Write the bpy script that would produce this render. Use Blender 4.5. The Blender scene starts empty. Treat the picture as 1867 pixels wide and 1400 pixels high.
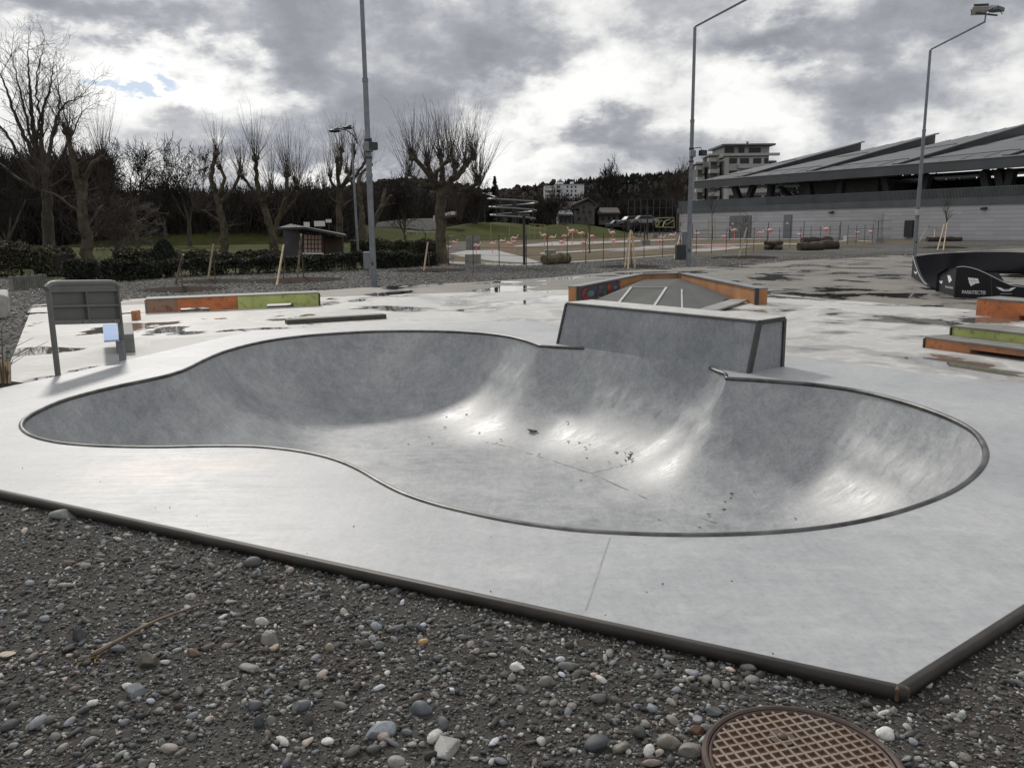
import bpy, bmesh, math, random
import numpy as np
from mathutils import Vector, Matrix
from mathutils.geometry import delaunay_2d_cdt

random.seed(7)
scene = bpy.context.scene
COL = scene.collection
R = math.radians

# ------------------------------------------------------------------ camera model (metres, camera above the near gravel)
W, H, F = 1867.0, 1400.0, 1510.0
CAMZ, PITCH, ROLL = 1.7, R(10.8), R(0.7)
fw = Vector((0, math.cos(PITCH), -math.sin(PITCH)))
r0 = Vector((1, 0, 0)); u0 = Vector((0, math.sin(PITCH), math.cos(PITCH)))
rt = r0 * math.cos(ROLL) - u0 * math.sin(ROLL)
up = u0 * math.cos(ROLL) + r0 * math.sin(ROLL)
CAM = Vector((0, 0, CAMZ))

def ray(px, py):
    return fw + rt * ((px - W / 2) / F) - up * ((py - H / 2) / F)
def G(px, py, z=0.0):                       # photo point -> place on a level plane
    d = ray(px, py); t = (z - CAMZ) / d.z
    return CAM + d * t
def at(px, py, Y):                          # photo point -> place at distance Y
    d = ray(px, py)
    return CAM + d * (Y / d.y)
def ss(a, b, x):
    t = min(1, max(0, (x - a) / (b - a))); return t * t * (3 - 2 * t)
def gz(x, y):                               # height of the terrain
    return 0.075 + 0.01 * ss(5.5, 9, y) + 0.165 * ss(30, 60, y)
def Gt(px, py, dz=0.0):                     # photo point -> place on the terrain
    z = 0.1
    for _ in range(12):
        p = G(px, py, z + dz); z = gz(p.x, min(p.y, 400))
    return p
def ztop(p, py):                            # height above a place that reaches photo row py
    k = (H / 2 - py) / F
    v = Vector((p.x, p.y, -CAMZ))
    a, b, c, e = v.dot(up), up.z, v.dot(fw), fw.z
    return (k * c - a) / (b - k * e)
def mpp(Y): return Y / F                    # metres per photo pixel at distance Y

# ------------------------------------------------------------------ mesh helpers
class MB:
    def __init__(s): s.v = []; s.f = []; s.m = []; s.s = []
    def add(s, vs, fs, mat=0, smooth=False):
        o = len(s.v); s.v += [tuple(v) for v in vs]
        for f in fs: s.f.append([i + o for i in f]); s.m.append(mat); s.s.append(smooth)
    def hexa(s, p, mat=0):                  # 4 bottom, 4 top points
        s.add(p, [(3, 2, 1, 0), (4, 5, 6, 7), (0, 1, 5, 4), (1, 2, 6, 5), (2, 3, 7, 6), (3, 0, 4, 7)], mat)
    def box(s, c, size, rz=0.0, mat=0):
        x, y, z = size[0] / 2, size[1] / 2, size[2] / 2
        cs, sn = math.cos(rz), math.sin(rz)
        P = []
        for dz in (-z, z):
            for dx, dy in ((-x, -y), (x, -y), (x, y), (-x, y)):
                P.append((c[0] + dx * cs - dy * sn, c[1] + dx * sn + dy * cs, c[2] + dz))
        s.hexa(P, mat)
    def beam(s, a, b, w, h, mat=0, upv=(0, 0, 1)):   # rectangular bar from a to b
        a = Vector(a); b = Vector(b); d = (b - a).normalized()
        u = Vector(upv)
        if abs(d.dot(u)) > .98: u = Vector((0, 1, 0))
        x = d.cross(u).normalized(); y = x.cross(d)
        P = []
        for q in (a, b):
            for i, j in ((-1, -1), (1, -1), (1, 1), (-1, 1)): P.append(q + x * (i * w / 2) + y * (j * h / 2))
        s.hexa(P, mat)
    def tube(s, path, r, n=8, mat=0, caps=True, smooth=True):
        path = [Vector(p) for p in path]; m = len(path)
        rs = r if isinstance(r, (list, tuple)) else [r] * m
        vs = []; prev = None
        for i, p in enumerate(path):
            d = (path[min(i + 1, m - 1)] - path[max(i - 1, 0)]).normalized()
            if prev is None:
                a = Vector((0, 0, 1)) if abs(d.z) < .9 else Vector((1, 0, 0))
                x = d.cross(a).normalized()
            else:
                x = (prev - d * prev.dot(d))
                x = x.normalized() if x.length > 1e-6 else d.orthogonal().normalized()
            prev = x; y = d.cross(x)
            for k in range(n):
                t = 2 * math.pi * k / n
                vs.append(p + (x * math.cos(t) + y * math.sin(t)) * rs[i])
        fs = []
        for i in range(m - 1):
            for k in range(n):
                k2 = (k + 1) % n
                fs.append((i * n + k, i * n + k2, (i + 1) * n + k2, (i + 1) * n + k))
        s.add(vs, fs, mat, smooth)
        if caps:
            s.add([vs[k] for k in range(n)], [tuple(range(n))[::-1]], mat)
            s.add([vs[(m - 1) * n + k] for k in range(n)], [tuple(range(n))], mat)
    def prism(s, poly, ext, mat=0):         # flat polygon pushed along ext
        n = len(poly); P = [Vector(p) for p in poly]; Q = [p + Vector(ext) for p in P]
        s.add(P + Q, [tuple(range(n))[::-1], tuple(range(n, 2 * n))] +
              [(i, (i + 1) % n, n + (i + 1) % n, n + i) for i in range(n)], mat)
    def ball(s, c, r, nu=10, nv=7, mat=0, rot=None, warp=None):
        vs = []; fs = []
        for j in range(nv + 1):
            ph = math.pi * j / nv
            for i in range(nu):
                th = 2 * math.pi * i / nu
                d = Vector((math.sin(ph) * math.cos(th), math.sin(ph) * math.sin(th), math.cos(ph)))
                k = warp(d) if warp else 1
                q = Vector((d.x * r[0] * k, d.y * r[1] * k, d.z * r[2] * k))
                if rot: q = rot @ q
                vs.append(Vector(c) + q)
        for j in range(nv):
            for i in range(nu):
                i2 = (i + 1) % nu
                fs.append((j * nu + i, (j + 1) * nu + i, (j + 1) * nu + i2, j * nu + i2))
        s.add(vs, fs, mat, True)
    def build(s, name, mats, parent=None, bevel=0):
        me = bpy.data.meshes.new(name); me.from_pydata(s.v, [], s.f)
        for m in (mats if isinstance(mats, (list, tuple)) else [mats]): me.materials.append(m)
        me.polygons.foreach_set('material_index', s.m); me.polygons.foreach_set('use_smooth', s.s)
        bm = bmesh.new(); bm.from_mesh(me)
        bmesh.ops.recalc_face_normals(bm, faces=bm.faces); bm.to_mesh(me); bm.free()
        me.update()
        return link(name, me, parent, bevel)

def link(name, me, parent=None, bevel=0):
    o = bpy.data.objects.new(name, me); COL.objects.link(o)
    if parent is not None:
        o.parent = parent
        top = parent.parent if parent.parent else parent
        if parent.type == 'EMPTY': o.matrix_parent_inverse = Matrix.Translation(-Vector(parent.location))
    if bevel:
        b = o.modifiers.new('bevel', 'BEVEL'); b.width = bevel; b.segments = 2; b.limit_method = 'ANGLE'
    return o
def tag(o, label, cat, group=None):
    o['label'] = label; o['category'] = cat
    if group: o['group'] = group
    return o
def structure(o): o['kind'] = 'structure'; return o
def stuff(o): o['kind'] = 'stuff'; return o
def thing(name, label, cat, loc=(0, 0, 0), group=None):
    o = bpy.data.objects.new(name, None); COL.objects.link(o); o.location = loc
    o.empty_display_size = .2
    return tag(o, label, cat, group)
def copy_tree(root, loc, rz=0.0, sc=1.0, label=None):
    c = root.copy(); COL.objects.link(c); c.location = loc; c.rotation_euler = (0, 0, rz); c.scale = (sc,) * 3
    if label: c['label'] = label
    for ch in list(root.children):
        k = ch.copy(); COL.objects.link(k); k.parent = c
        for g in list(ch.children):
            q = g.copy(); COL.objects.link(q); q.parent = k
    return c
def mesh_np(name, V, Fc, mats, smooth=True, col=None, mi=None):
    me = bpy.data.meshes.new(name); V = np.asarray(V, np.float32); Fc = np.asarray(Fc, np.int32)
    me.vertices.add(len(V)); me.vertices.foreach_set('co', V.ravel())
    k = Fc.shape[1]; me.loops.add(Fc.size); me.loops.foreach_set('vertex_index', Fc.ravel())
    me.polygons.add(len(Fc)); me.polygons.foreach_set('loop_start', np.arange(len(Fc), dtype=np.int32) * k)
    me.polygons.foreach_set('use_smooth', np.full(len(Fc), smooth))
    for m in (mats if isinstance(mats, (list, tuple)) else [mats]): me.materials.append(m)
    if mi is not None: me.polygons.foreach_set('material_index', np.asarray(mi, np.int32))
    if col is not None:
        a = me.color_attributes.new('tone', 'FLOAT_COLOR', 'POINT')
        a.data.foreach_set('color', np.asarray(col, np.float32).ravel())
    me.update(calc_edges=True); me.validate()
    return me
def tubes_np(segs, n=3):
    S = np.asarray(segs, np.float64); p0, p1, ra, rb = S[:, :3], S[:, 3:6], S[:, 6], S[:, 7]
    d = p1 - p0; d /= np.linalg.norm(d, axis=1, keepdims=True) + 1e-9
    ref = np.where(np.abs(d[:, 2:3]) < .9, np.array([[0, 0, 1.]]), np.array([[1., 0, 0]]))
    x = np.cross(d, ref); x /= np.linalg.norm(x, axis=1, keepdims=True); y = np.cross(d, x)
    t = np.arange(n) * 2 * np.pi / n
    ring = x[:, None, :] * np.cos(t)[None, :, None] + y[:, None, :] * np.sin(t)[None, :, None]
    V = np.stack([p0[:, None, :] + ring * ra[:, None, None], p1[:, None, :] + ring * rb[:, None, None]], 1)
    m = len(S); b = (np.arange(m) * 2 * n)[:, None]; k = np.arange(n)[None, :]; k2 = (k + 1) % n
    Fc = np.stack([b + k, b + k2, b + n + k2, b + n + k], -1).reshape(-1, 4)
    return V.reshape(-1, 3), Fc
def inside(poly, X, Y):                     # numpy point in polygon
    X = np.asarray(X); Y = np.asarray(Y); r = np.zeros(X.shape, bool); n = len(poly)
    for i in range(n):
        x1, y1 = poly[i]; x2, y2 = poly[(i + 1) % n]
        if y1 == y2: continue
        c = ((y1 > Y) != (y2 > Y)) & (X < (x2 - x1) * (Y - y1) / (y2 - y1) + x1)
        r ^= c
    return r
def sheet(name, polys, holes, extra, zf, mat):   # flat or rolling sheet with holes
    pts = []; edges = []
    for poly in polys + holes:
        o = len(pts); n = len(poly); pts += [Vector((p[0], p[1])) for p in poly]
        edges += [(o + i, o + (i + 1) % n) for i in range(n)]
    pts += [Vector((p[0], p[1])) for p in extra]
    v, e, f, *_ = delaunay_2d_cdt(pts, edges, [], 0, 1e-4)
    C = np.array([[(v[a].x + v[b].x + v[c].x) / 3, (v[a].y + v[b].y + v[c].y) / 3] for a, b, c in f])
    keep = np.zeros(len(f), bool)
    for poly in polys: keep |= inside([(p[0], p[1]) for p in poly], C[:, 0], C[:, 1])
    for hole in holes: keep &= ~inside([(p[0], p[1]) for p in hole], C[:, 0], C[:, 1])
    V = [(q.x, q.y, zf(q.x, q.y)) for q in v]
    Fc = []
    for k, (a, b, c) in zip(keep, f):
        if k:
            A, B, D = v[a], v[b], v[c]
            Fc.append((a, b, c) if (B - A).cross(D - A) > 0 else (a, c, b))
    me = mesh_np(name, V, Fc, mat, True)
    return me
def seg_sweep(path, profile, closed=False):  # profile of (outward, z) swept along a level path with mitred corners
    n = len(path); V = []; m = len(profile)
    for i in range(n):
        p = Vector((path[i][0], path[i][1])); z = path[i][2]
        a = Vector(path[(i - 1) % n][:2]) if (closed or i > 0) else None
        b = Vector(path[(i + 1) % n][:2]) if (closed or i < n - 1) else None
        d1 = (p - a).normalized() if a is not None else (b - p).normalized()
        d2 = (b - p).normalized() if b is not None else d1
        n1 = Vector((d1.y, -d1.x)); n2 = Vector((d2.y, -d2.x)); q = n1 + n2
        q = q / max(.3, q.dot(n1))
        for o, dz in profile: V.append((p.x + q.x * o, p.y + q.y * o, z + dz))
    Fc = []
    for i in range(n if closed else n - 1):
        j = (i + 1) % n
        for k in range(m):
            k2 = (k + 1) % m
            Fc.append((i * m + k, i * m + k2, j * m + k2, j * m + k))
    caps = [] if closed else [tuple(range(m)), tuple((n - 1) * m + k for k in range(m))[::-1]]
    return V, Fc + caps

# ------------------------------------------------------------------ node helpers
class NT:
    def __init__(s, nt): s.t = nt; s.n = nt.nodes; s.l = nt.links
    def new(s, typ, **kw):
        q = s.n.new(typ)
        for k, v in kw.items():
            if k.startswith('i_'):
                s.put(q.inputs[k[2:].replace('_', ' ')], v)
            else: setattr(q, k, v)
        return q
    def put(s, sock, v):
        if isinstance(v, bpy.types.NodeSocket): s.l.new(v, sock)
        else: sock.default_value = v
    def math(s, op, a, b=None, c=None, clamp=False):
        q = s.n.new('ShaderNodeMath'); q.operation = op; q.use_clamp = clamp
        for i, v in enumerate((a, b, c)):
            if v is not None: s.put(q.inputs[i], v)
        return q.outputs[0]
    def noise(s, vec, scale, detail=4, rough=.55, dist=0.0):
        q = s.n.new('ShaderNodeTexNoise'); s.put(q.inputs['Vector'], vec)
        q.inputs['Scale'].default_value = scale; q.inputs['Detail'].default_value = detail
        q.inputs['Roughness'].default_value = rough; q.inputs['Distortion'].default_value = dist
        return q.outputs['Fac']
    def voro(s, vec, scale, out='Distance', feature='F1'):
        q = s.n.new('ShaderNodeTexVoronoi'); q.feature = feature; s.put(q.inputs['Vector'], vec)
        q.inputs['Scale'].default_value = scale
        return q.outputs[out]
    def ramp(s, fac, stops, interp='LINEAR'):
        q = s.n.new('ShaderNodeValToRGB'); s.put(q.inputs[0], fac); e = q.color_ramp.elements
        q.color_ramp.interpolation = interp
        while len(e) < len(stops): e.new(.5)
        for i, (p, c) in enumerate(stops):
            e[i].position = p; e[i].color = c if isinstance(c, (tuple, list)) and len(c) == 4 else (*(c if isinstance(c, (tuple, list)) else (c, c, c)), 1)
        return q.outputs[0]
    def mix(s, fac, a, b, blend='MIX'):
        q = s.n.new('ShaderNodeMix'); q.data_type = 'RGBA'; q.blend_type = blend
        s.put(q.inputs[0], fac)
        for sock, v in ((q.inputs[6], a), (q.inputs[7], b)):
            s.put(sock, v if isinstance(v, bpy.types.NodeSocket) else (*v, 1) if len(v) == 3 else v)
        return q.outputs[2]
    def mapping(s, vec, scale=(1, 1, 1), rot=(0, 0, 0), loc=(0, 0, 0)):
        q = s.n.new('ShaderNodeMapping'); s.put(q.inputs[0], vec)
        q.inputs['Scale'].default_value = scale; q.inputs['Rotation'].default_value = rot; q.inputs['Location'].default_value = loc
        return q.outputs[0]
    def bump(s, h, strength, dist=.01, normal=None):
        q = s.n.new('ShaderNodeBump'); s.put(q.inputs['Height'], h)
        q.inputs['Strength'].default_value = strength; q.inputs['Distance'].default_value = dist
        if normal is not None: s.put(q.inputs['Normal'], normal)
        return q.outputs[0]
def newmat(name):
    m = bpy.data.materials.new(name); m.use_nodes = True
    t = NT(m.node_tree); b = t.n['Principled BSDF']
    co = t.n.new('ShaderNodeTexCoord').outputs['Object']
    return m, t, b, co
def mat(name, c, rough=.6, metal=0.0, var=.25, vs=8, bump=0.0, bs=60, spec=.5, c2=None, stretch=(1, 1, 1), bd=.006, speck=0):
    m, t, b, co = newmat(name)
    v = t.mapping(co, stretch)
    n = t.noise(v, vs, 6, .6)
    c2 = c2 or tuple(x * (1 - var) for x in c); c1 = tuple(min(1, x * (1 + var * .5)) for x in c)
    k = t.ramp(n, [(.32, c2), (.68, c1)])
    if speck:
        k = t.mix(t.ramp(t.noise(co, speck, 3), [(.55, 0), (.72, 1)]), k, tuple(x * .5 for x in c))
    t.put(b.inputs['Base Color'], k)
    t.put(b.inputs['Roughness'], t.math('MULTIPLY_ADD', n, .25, rough - .125, True))
    b.inputs['Metallic'].default_value = metal; b.inputs['Specular IOR Level'].default_value = spec
    if bump: t.put(b.inputs['Normal'], t.bump(t.noise(v, bs, 5), bump, bd))
    return m
# ------------------------------------------------------------------ world, sun, camera
SUN_AZ, SUN_EL = R(-24), R(37)              # azimuth from straight ahead (negative = left), height
scene.world = bpy.data.worlds.new('World'); scene.world.use_nodes = True
wt = NT(scene.world.node_tree)
gen = wt.n.new('ShaderNodeTexCoord').outputs['Generated']
sep = wt.n.new('ShaderNodeSeparateXYZ'); wt.l.new(gen, sep.inputs[0])
dx, dy, dz = sep.outputs
sky = wt.n.new('ShaderNodeTexSky'); sky.sky_type = 'NISHITA'; sky.sun_disc = False
sky.sun_elevation = SUN_EL; sky.sun_rotation = SUN_AZ; sky.dust_density = .6
# cloud deck: noise on a level layer, seen in perspective towards the horizon
h = wt.math('ADD', wt.math('ABSOLUTE', dz), .13)
cv = wt.n.new('ShaderNodeCombineXYZ')
wt.put(cv.inputs[0], wt.math('DIVIDE', dx, h)); wt.put(cv.inputs[1], wt.math('DIVIDE', dy, h))
n1 = wt.noise(cv.outputs[0], 1.15, 9, .56)
n2 = wt.noise(wt.mapping(gen, (1, 1, 1.7)), 7.5, 12, .60)
wx = wt.math('MULTIPLY_ADD', wt.noise(wt.mapping(gen, (1, 1, 2)), 6, 7, .6), .40, -.20)
wz = wt.math('MULTIPLY_ADD', wt.noise(wt.mapping(gen, (1, 1, 2), loc=(3, 7, 1)), 6, 7, .6), .22, -.11)
yy = wt.math('MAXIMUM', dy, .05)
X = wt.math('ADD', wt.math('DIVIDE', dx, yy), wx)
Z = wt.math('ADD', wt.math('DIVIDE', dz, yy), wz)
def sky_px(px, py):
    d = ray(px, py); return d.x / d.y, d.z / d.y
acc = None
#        px    py   half-width half-height  amount (+ thick and grey, - thin and bright)
for (px, py, sx, sy, a) in [
    (190, 10, 260, 42, .62), (600, 95, 190, 95, .62), (330, 130, 170, 75, -.85), (70, 120, 110, 60, -.35),
    (470, 250, 230, 55, .42), (330, 215, 70, 25, .25), (230, 245, 70, 40, -.25), (700, 250, 140, 60, .42), (840, 30, 90, 90, .22),
    (1010, 95, 110, 45, .42), (1060, 170, 240, 50, -.38), (1400, 85, 130, 45, .8), (1560, 110, 45, 25, .25),
    (1690, 72, 90, 34, .42), (1640, 190, 190, 48, .36), (1340, 200, 110, 40, -.25), (1090, 262, 170, 34, .52),
    (920, 265, 55, 30, -.3), (960, 300, 60, 16, -.3), (600, 318, 80, 18, -.6), (1750, 20, 260, 40, .22), (1180, 20, 160, 60, .0),
    (930, 200, 60, 35, -.3), (1480, 170, 60, 20, -.3), (1830, 160, 70, 60, -.05)]:
    x0, z0 = sky_px(px, py)
    e = wt.math('POWER', wt.math('MULTIPLY_ADD', X, F / sx, -x0 * F / sx), 2)
    g = wt.math('POWER', wt.math('MULTIPLY_ADD', Z, F / sy, -z0 * F / sy), 2)
    k = wt.math('EXPONENT', wt.math('MULTIPLY', wt.math('ADD', e, g), -1))
    acc = wt.math('MULTIPLY', k, a) if acc is None else wt.math('MULTIPLY_ADD', k, a, acc)
dens = wt.math('ADD', wt.math('ADD', acc, .35),
               wt.math('ADD', wt.math('MULTIPLY_ADD', n1, .5, -.25), wt.math('MULTIPLY_ADD', n2, 2.3, -1.15)))
cloud = wt.ramp(dens, [(0.0, (1, 1, .985)), (.2, (.86, .86, .85)), (.36, (.70, .705, .71)), (.48, (.54, .55, .575)), (.72, (.375, .39, .43)), (1, (.30, .31, .34))])
gapm = None
for (px, py, sx, sy) in [(185, 158, 48, 13), (300, 108, 34, 13), (237, 150, 30, 9), (120, 155, 20, 8)]:
    x0, z0 = sky_px(px, py)
    e = wt.math('POWER', wt.math('MULTIPLY_ADD', X, F / sx, -x0 * F / sx), 2)
    g = wt.math('POWER', wt.math('MULTIPLY_ADD', Z, F / sy, -z0 * F / sy), 2)
    k = wt.math('EXPONENT', wt.math('MULTIPLY', wt.math('ADD', e, g), -1))
    gapm = k if gapm is None else wt.math('ADD', gapm, k)
gap = wt.math('MULTIPLY', wt.ramp(gapm, [(.25, 0), (.7, 1)]), .8)
# brightening of the cloud around the hidden sun
sd = Vector((math.sin(SUN_AZ) * math.cos(SUN_EL), math.cos(SUN_AZ) * math.cos(SUN_EL), math.sin(SUN_EL)))
dp = wt.n.new('ShaderNodeVectorMath'); dp.operation = 'DOT_PRODUCT'; wt.l.new(gen, dp.inputs[0]); dp.inputs[1].default_value = sd
glow = wt.math('MULTIPLY_ADD', wt.math('POWER', wt.math('MAXIMUM', dp.outputs['Value'], 0), 14), 2.5, 9.0)
vm = wt.n.new('ShaderNodeVectorMath'); vm.operation = 'SCALE'; wt.l.new(cloud, vm.inputs[0]); wt.put(vm.inputs['Scale'], glow)
final = wt.mix(gap, vm.outputs[0], wt.mix(.25, (3.6, 4.7, 6.6), sky.outputs[0]))
bg = wt.n['Background']; wt.l.new(final, bg.inputs[0]); bg.inputs[1].default_value = .11
scene.world.cycles.sampling_method = 'MANUAL'; scene.world.cycles.sample_map_resolution = 512

sl = bpy.data.lights.new('sun', 'SUN'); sl.energy = 2.3; sl.angle = R(6); sl.color = (1, .95, .88)
so = bpy.data.objects.new('sun', sl); COL.objects.link(so)
so.rotation_euler = (-sd).to_track_quat('-Z', 'Y').to_euler(); so.location = (-20, 40, 40)

cd = bpy.data.cameras.new('camera'); cam = bpy.data.objects.new('camera', cd); COL.objects.link(cam)
cd.sensor_fit = 'HORIZONTAL'; cd.sensor_width = 36; cd.lens = 36 * F / W; cd.clip_end = 5000; cd.clip_start = .05
cam.matrix_world = Matrix(((rt.x, up.x, -fw.x, 0), (rt.y, up.y, -fw.y, 0), (rt.z, up.z, -fw.z, CAMZ), (0, 0, 0, 1)))
scene.camera = cam
vs = scene.view_settings; vs.view_transform = 'Standard'; vs.look = 'None'; vs.exposure = 0; vs.gamma = 1

# ------------------------------------------------------------------ materials
def concrete(name, lo, hi, rough, blotch=.9, streak=True, stain=None, spec=.5, fine=90, grain=.2):
    m, t, b, co = newmat(name)
    big = t.noise(co, blotch, 5, .6, .4); mid = t.noise(co, 6.5, 12, .68, .7)
    st = t.noise(t.mapping(co, (1.2, 16, 6), rot=(0, 0, .7)), 1.6, 6, .65, .8)
    st2 = t.noise(t.mapping(co, (14, 1.6, 4), rot=(0, 0, .25)), 1.5, 6, .65, 1.2)
    k = t.math('ADD', t.math('MULTIPLY', big, .42), t.math('MULTIPLY', mid, .33))
    k = t.math('ADD', k, t.math('MULTIPLY', t.math('ADD', st, st2), .13))
    c = t.ramp(k, [(.40, lo), (.51, tuple((x + y) / 2 for x, y in zip(lo, hi))), (.61, hi)])
    grit = t.ramp(t.noise(co, 34, 8, .75), [(.36, 1 - grain), (.5, 1), (.64, 1 + grain * .55)])
    c = t.mix(1.0, c, grit, 'MULTIPLY')
    if streak:                                   # pale scuffs left by wheels and trowels
        sc = t.ramp(t.noise(t.mapping(co, (3, 44, 14), rot=(.3, .2, 1.1)), 1.6, 8, .72, 1.8), [(.58, 0), (.70, 1)])
        c = t.mix(t.math('MULTIPLY', sc, .30), c, tuple(min(1, x * 1.7) for x in hi))
        dk = t.ramp(t.noise(t.mapping(co, (40, 3, 12), rot=(.2, .1, .5)), 1.5, 8, .72, 1.8), [(.58, 0), (.70, 1)])
        c = t.mix(t.math('MULTIPLY', dk, .35), c, tuple(x * .55 for x in lo))
    if stain:
        for (cx, cy, rad, colr, amt) in stain:
            vm = t.n.new('ShaderNodeVectorMath'); vm.operation = 'DISTANCE'; t.l.new(co, vm.inputs[0]); vm.inputs[1].default_value = (cx, cy, .13)
            dd = t.math('ADD', t.math('DIVIDE', vm.outputs['Value'], rad), t.math('MULTIPLY_ADD', mid, 1.6, -.8))
            c = t.mix(t.math('MULTIPLY', t.ramp(dd, [(.2, 1), (1, 0)]), amt), c, colr)
    pits = t.ramp(t.voro(co, 9, 'Distance'), [(.018, 1), (.03, 0)])
    c = t.mix(t.math('MULTIPLY', pits, .6), c, tuple(x * .3 for x in lo))
    t.put(b.inputs['Base Color'], c)
    t.put(b.inputs['Roughness'], t.math('MULTIPLY_ADD', t.math('ADD', mid, st), .32, rough - .32, True))
    b.inputs['Specular IOR Level'].default_value = spec
    nb = t.bump(t.noise(co, fine, 5), .10, .004)
    t.put(b.inputs['Normal'], t.bump(t.math('ADD', mid, t.math('MULTIPLY', st2, .3)), .03, .02, nb))
    return m
p = G(270, 860, .13)
M = {}
M['deck'] = concrete('deck_concrete', (.272, .282, .296), (.402, .410, .418), .54, .7, False,
                     [(p.x, p.y, .55, (.62, .50, .42), .30), (p.x + .5, p.y + .15, .35, (.60, .47, .38), .25)], .55, 90, .11)
M['basin'] = concrete('basin_concrete', (.185, .195, .21), (.385, .395, .40), .47, .8, True, None, .5, 90, .15)
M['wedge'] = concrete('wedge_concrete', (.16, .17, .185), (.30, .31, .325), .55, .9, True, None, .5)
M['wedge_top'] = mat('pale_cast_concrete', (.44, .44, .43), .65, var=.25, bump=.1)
M['coping'] = mat('worn_coping_steel', (.13, .13, .128), .45, .9, var=.5, vs=5, c2=(.045, .045, .044), bump=.05)
M['rust'] = mat('dark_rusty_steel', (.042, .036, .032), .55, .4, var=.6, vs=4, c2=(.022, .019, .017), bump=.15, bs=50, stretch=(1, 1, 3))
M['rust2'] = mat('orange_rust', (.10, .052, .03), .7, .1, var=.6, vs=30, c2=(.045, .034, .028), bump=.2)
M['trim'] = mat('dark_steel_trim', (.075, .075, .075), .5, .5, var=.3)
M['joint'] = mat('joint_sealant', (.33, .33, .325), .8, var=.3)
M['seam'] = mat('floor_seam', (.17, .175, .18), .7, var=.5, vs=15)
M['steel'] = mat('galvanised_steel', (.20, .215, .235), .5, .55, var=.25, vs=5)
M['darksteel'] = mat('dark_painted_steel', (.035, .037, .04), .5, .2, var=.3)
M['board'] = mat('grey_green_board_metal', (.105, .108, .10), .55, .1, var=.18, vs=3)
M['boardframe'] = mat('grey_green_frame_metal', (.135, .14, .13), .5, .1, var=.15)
M['orange'] = mat('weathered_orange_paint', (.50, .155, .045), .6, var=.5, vs=2.2, c2=(.30, .10, .045), bump=.1, speck=14)
M['orange2'] = mat('ochre_orange_plywood', (.38, .185, .075), .65, var=.35, vs=2.5, c2=(.28, .125, .05), bump=.06, stretch=(1, 1, .6))
M['oldorange'] = mat('dirty_brown_orange_paint', (.38, .15, .06), .7, var=.6, vs=2.5, c2=(.22, .11, .065), bump=.1, speck=10)
M['green'] = mat('weathered_lime_paint', (.40, .44, .15), .6, var=.3, vs=2.5, c2=(.32, .36, .12), bump=.1, speck=12)
M['ledge_top'] = mat('grey_ledge_top', (.20, .197, .18), .65, var=.35, vs=3, spec=.3)
M['darkcurb'] = mat('dark_concrete_curb', (.065, .065, .06), .7, var=.35, bump=.2)
M['blackcap'] = mat('dark_edge_cap', (.03, .03, .028), .5, .3, var=.2)
M['ramp'] = mat('dark_ramp_panel', (.068, .070, .066), .6, var=.3, vs=1.6, spec=.2)
M['alu'] = mat('bare_aluminium_edge', (.45, .45, .44), .5, .3, var=.2)
M['black'] = mat('black_composite', (.012, .012, .015), .6, var=.3, vs=2, spec=.25)
M['blacksurf'] = mat('charcoal_track_surface', (.010, .010, .013), .9, var=.3, vs=3, spec=.03)
M['white'] = mat('white_vinyl', (.75, .76, .78), .5, var=.08)
M['greyline'] = mat('grey_vinyl', (.35, .36, .37), .5, var=.1)
M['block'] = mat('cast_concrete_block', (.20, .20, .185), .75, var=.35, vs=5, bump=.2)
M['pale_block'] = mat('pale_concrete_block', (.36, .36, .34), .75, var=.3, vs=5, bump=.2)
M['blue'] = mat('pale_blue_seat_sheet', (.30, .40, .62), .7, var=.12, vs=4, spec=.1)
M['bark'] = mat('grey_brown_bark', (.075, .062, .048), .85, var=.5, vs=5, c2=(.03, .026, .022), bump=.5, bs=25, stretch=(1, 1, .35))
M['plane_bark'] = mat('mottled_plane_bark', (.095, .080, .058), .9, var=.6, vs=4, c2=(.038, .032, .025), bump=.4, bs=20, spec=.2)
M['twig'] = mat('brown_twig', (.055, .042, .034), .85, var=.4, vs=4)
M['darktwig'] = mat('dark_twig', (.040, .034, .031), .95, var=.4, vs=1, spec=.1)
M['stake'] = mat('pale_softwood', (.42, .33, .21), .75, var=.3, vs=6, bump=.1)
M['stem'] = mat('sapling_stem', (.10, .075, .055), .8, var=.4)
M['hedge'] = mat('dark_hedge_leaf', (.020, .026, .013), .65, var=.5, vs=3, c2=(.010, .012, .007))
M['hedge2'] = mat('brown_green_hedge_leaf', (.055, .052, .024), .7, var=.5, vs=2, c2=(.022, .022, .012))
M['conifer'] = mat('dark_conifer', (.016, .022, .016), .8, var=.4)
M['log'] = mat('mossy_log', (.12, .105, .06), .9, var=.5, vs=4, c2=(.05, .045, .03), bump=.5, bs=15)
M['darklog'] = mat('dark_stacked_wood', (.055, .042, .032), .9, var=.5, vs=5, bump=.5, bs=15)
M['pink'] = mat('pink_flamingo_plastic', (.70, .30, .29), .5, var=.25, vs=12)
M['palepink'] = mat('pale_pink_plastic', (.85, .62, .57), .5, var=.15, vs=12)
M['soil'] = mat('dark_soil', (.036, .027, .021), .95, var=.5, vs=6, bump=.8, bs=20, bd=.03, spec=.05)
M['yellowpaint'] = mat('yellow_playground_paint', (.26, .25, .11), .6, var=.2)
M['whitepaint'] = mat('white_render', (.55, .56, .58), .7, var=.15, vs=.5)
M['glass'] = mat('dark_window_glass', (.02, .022, .026), .2, var=.3, vs=.5, spec=.25)
M['signwhite'] = mat('white_enamel', (.60, .60, .60), .4, var=.1)
M['shedbrown'] = mat('brown_stained_boards', (.045, .028, .021), .8, var=.4, vs=3, stretch=(1, 1, .2), bump=.2)
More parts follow.
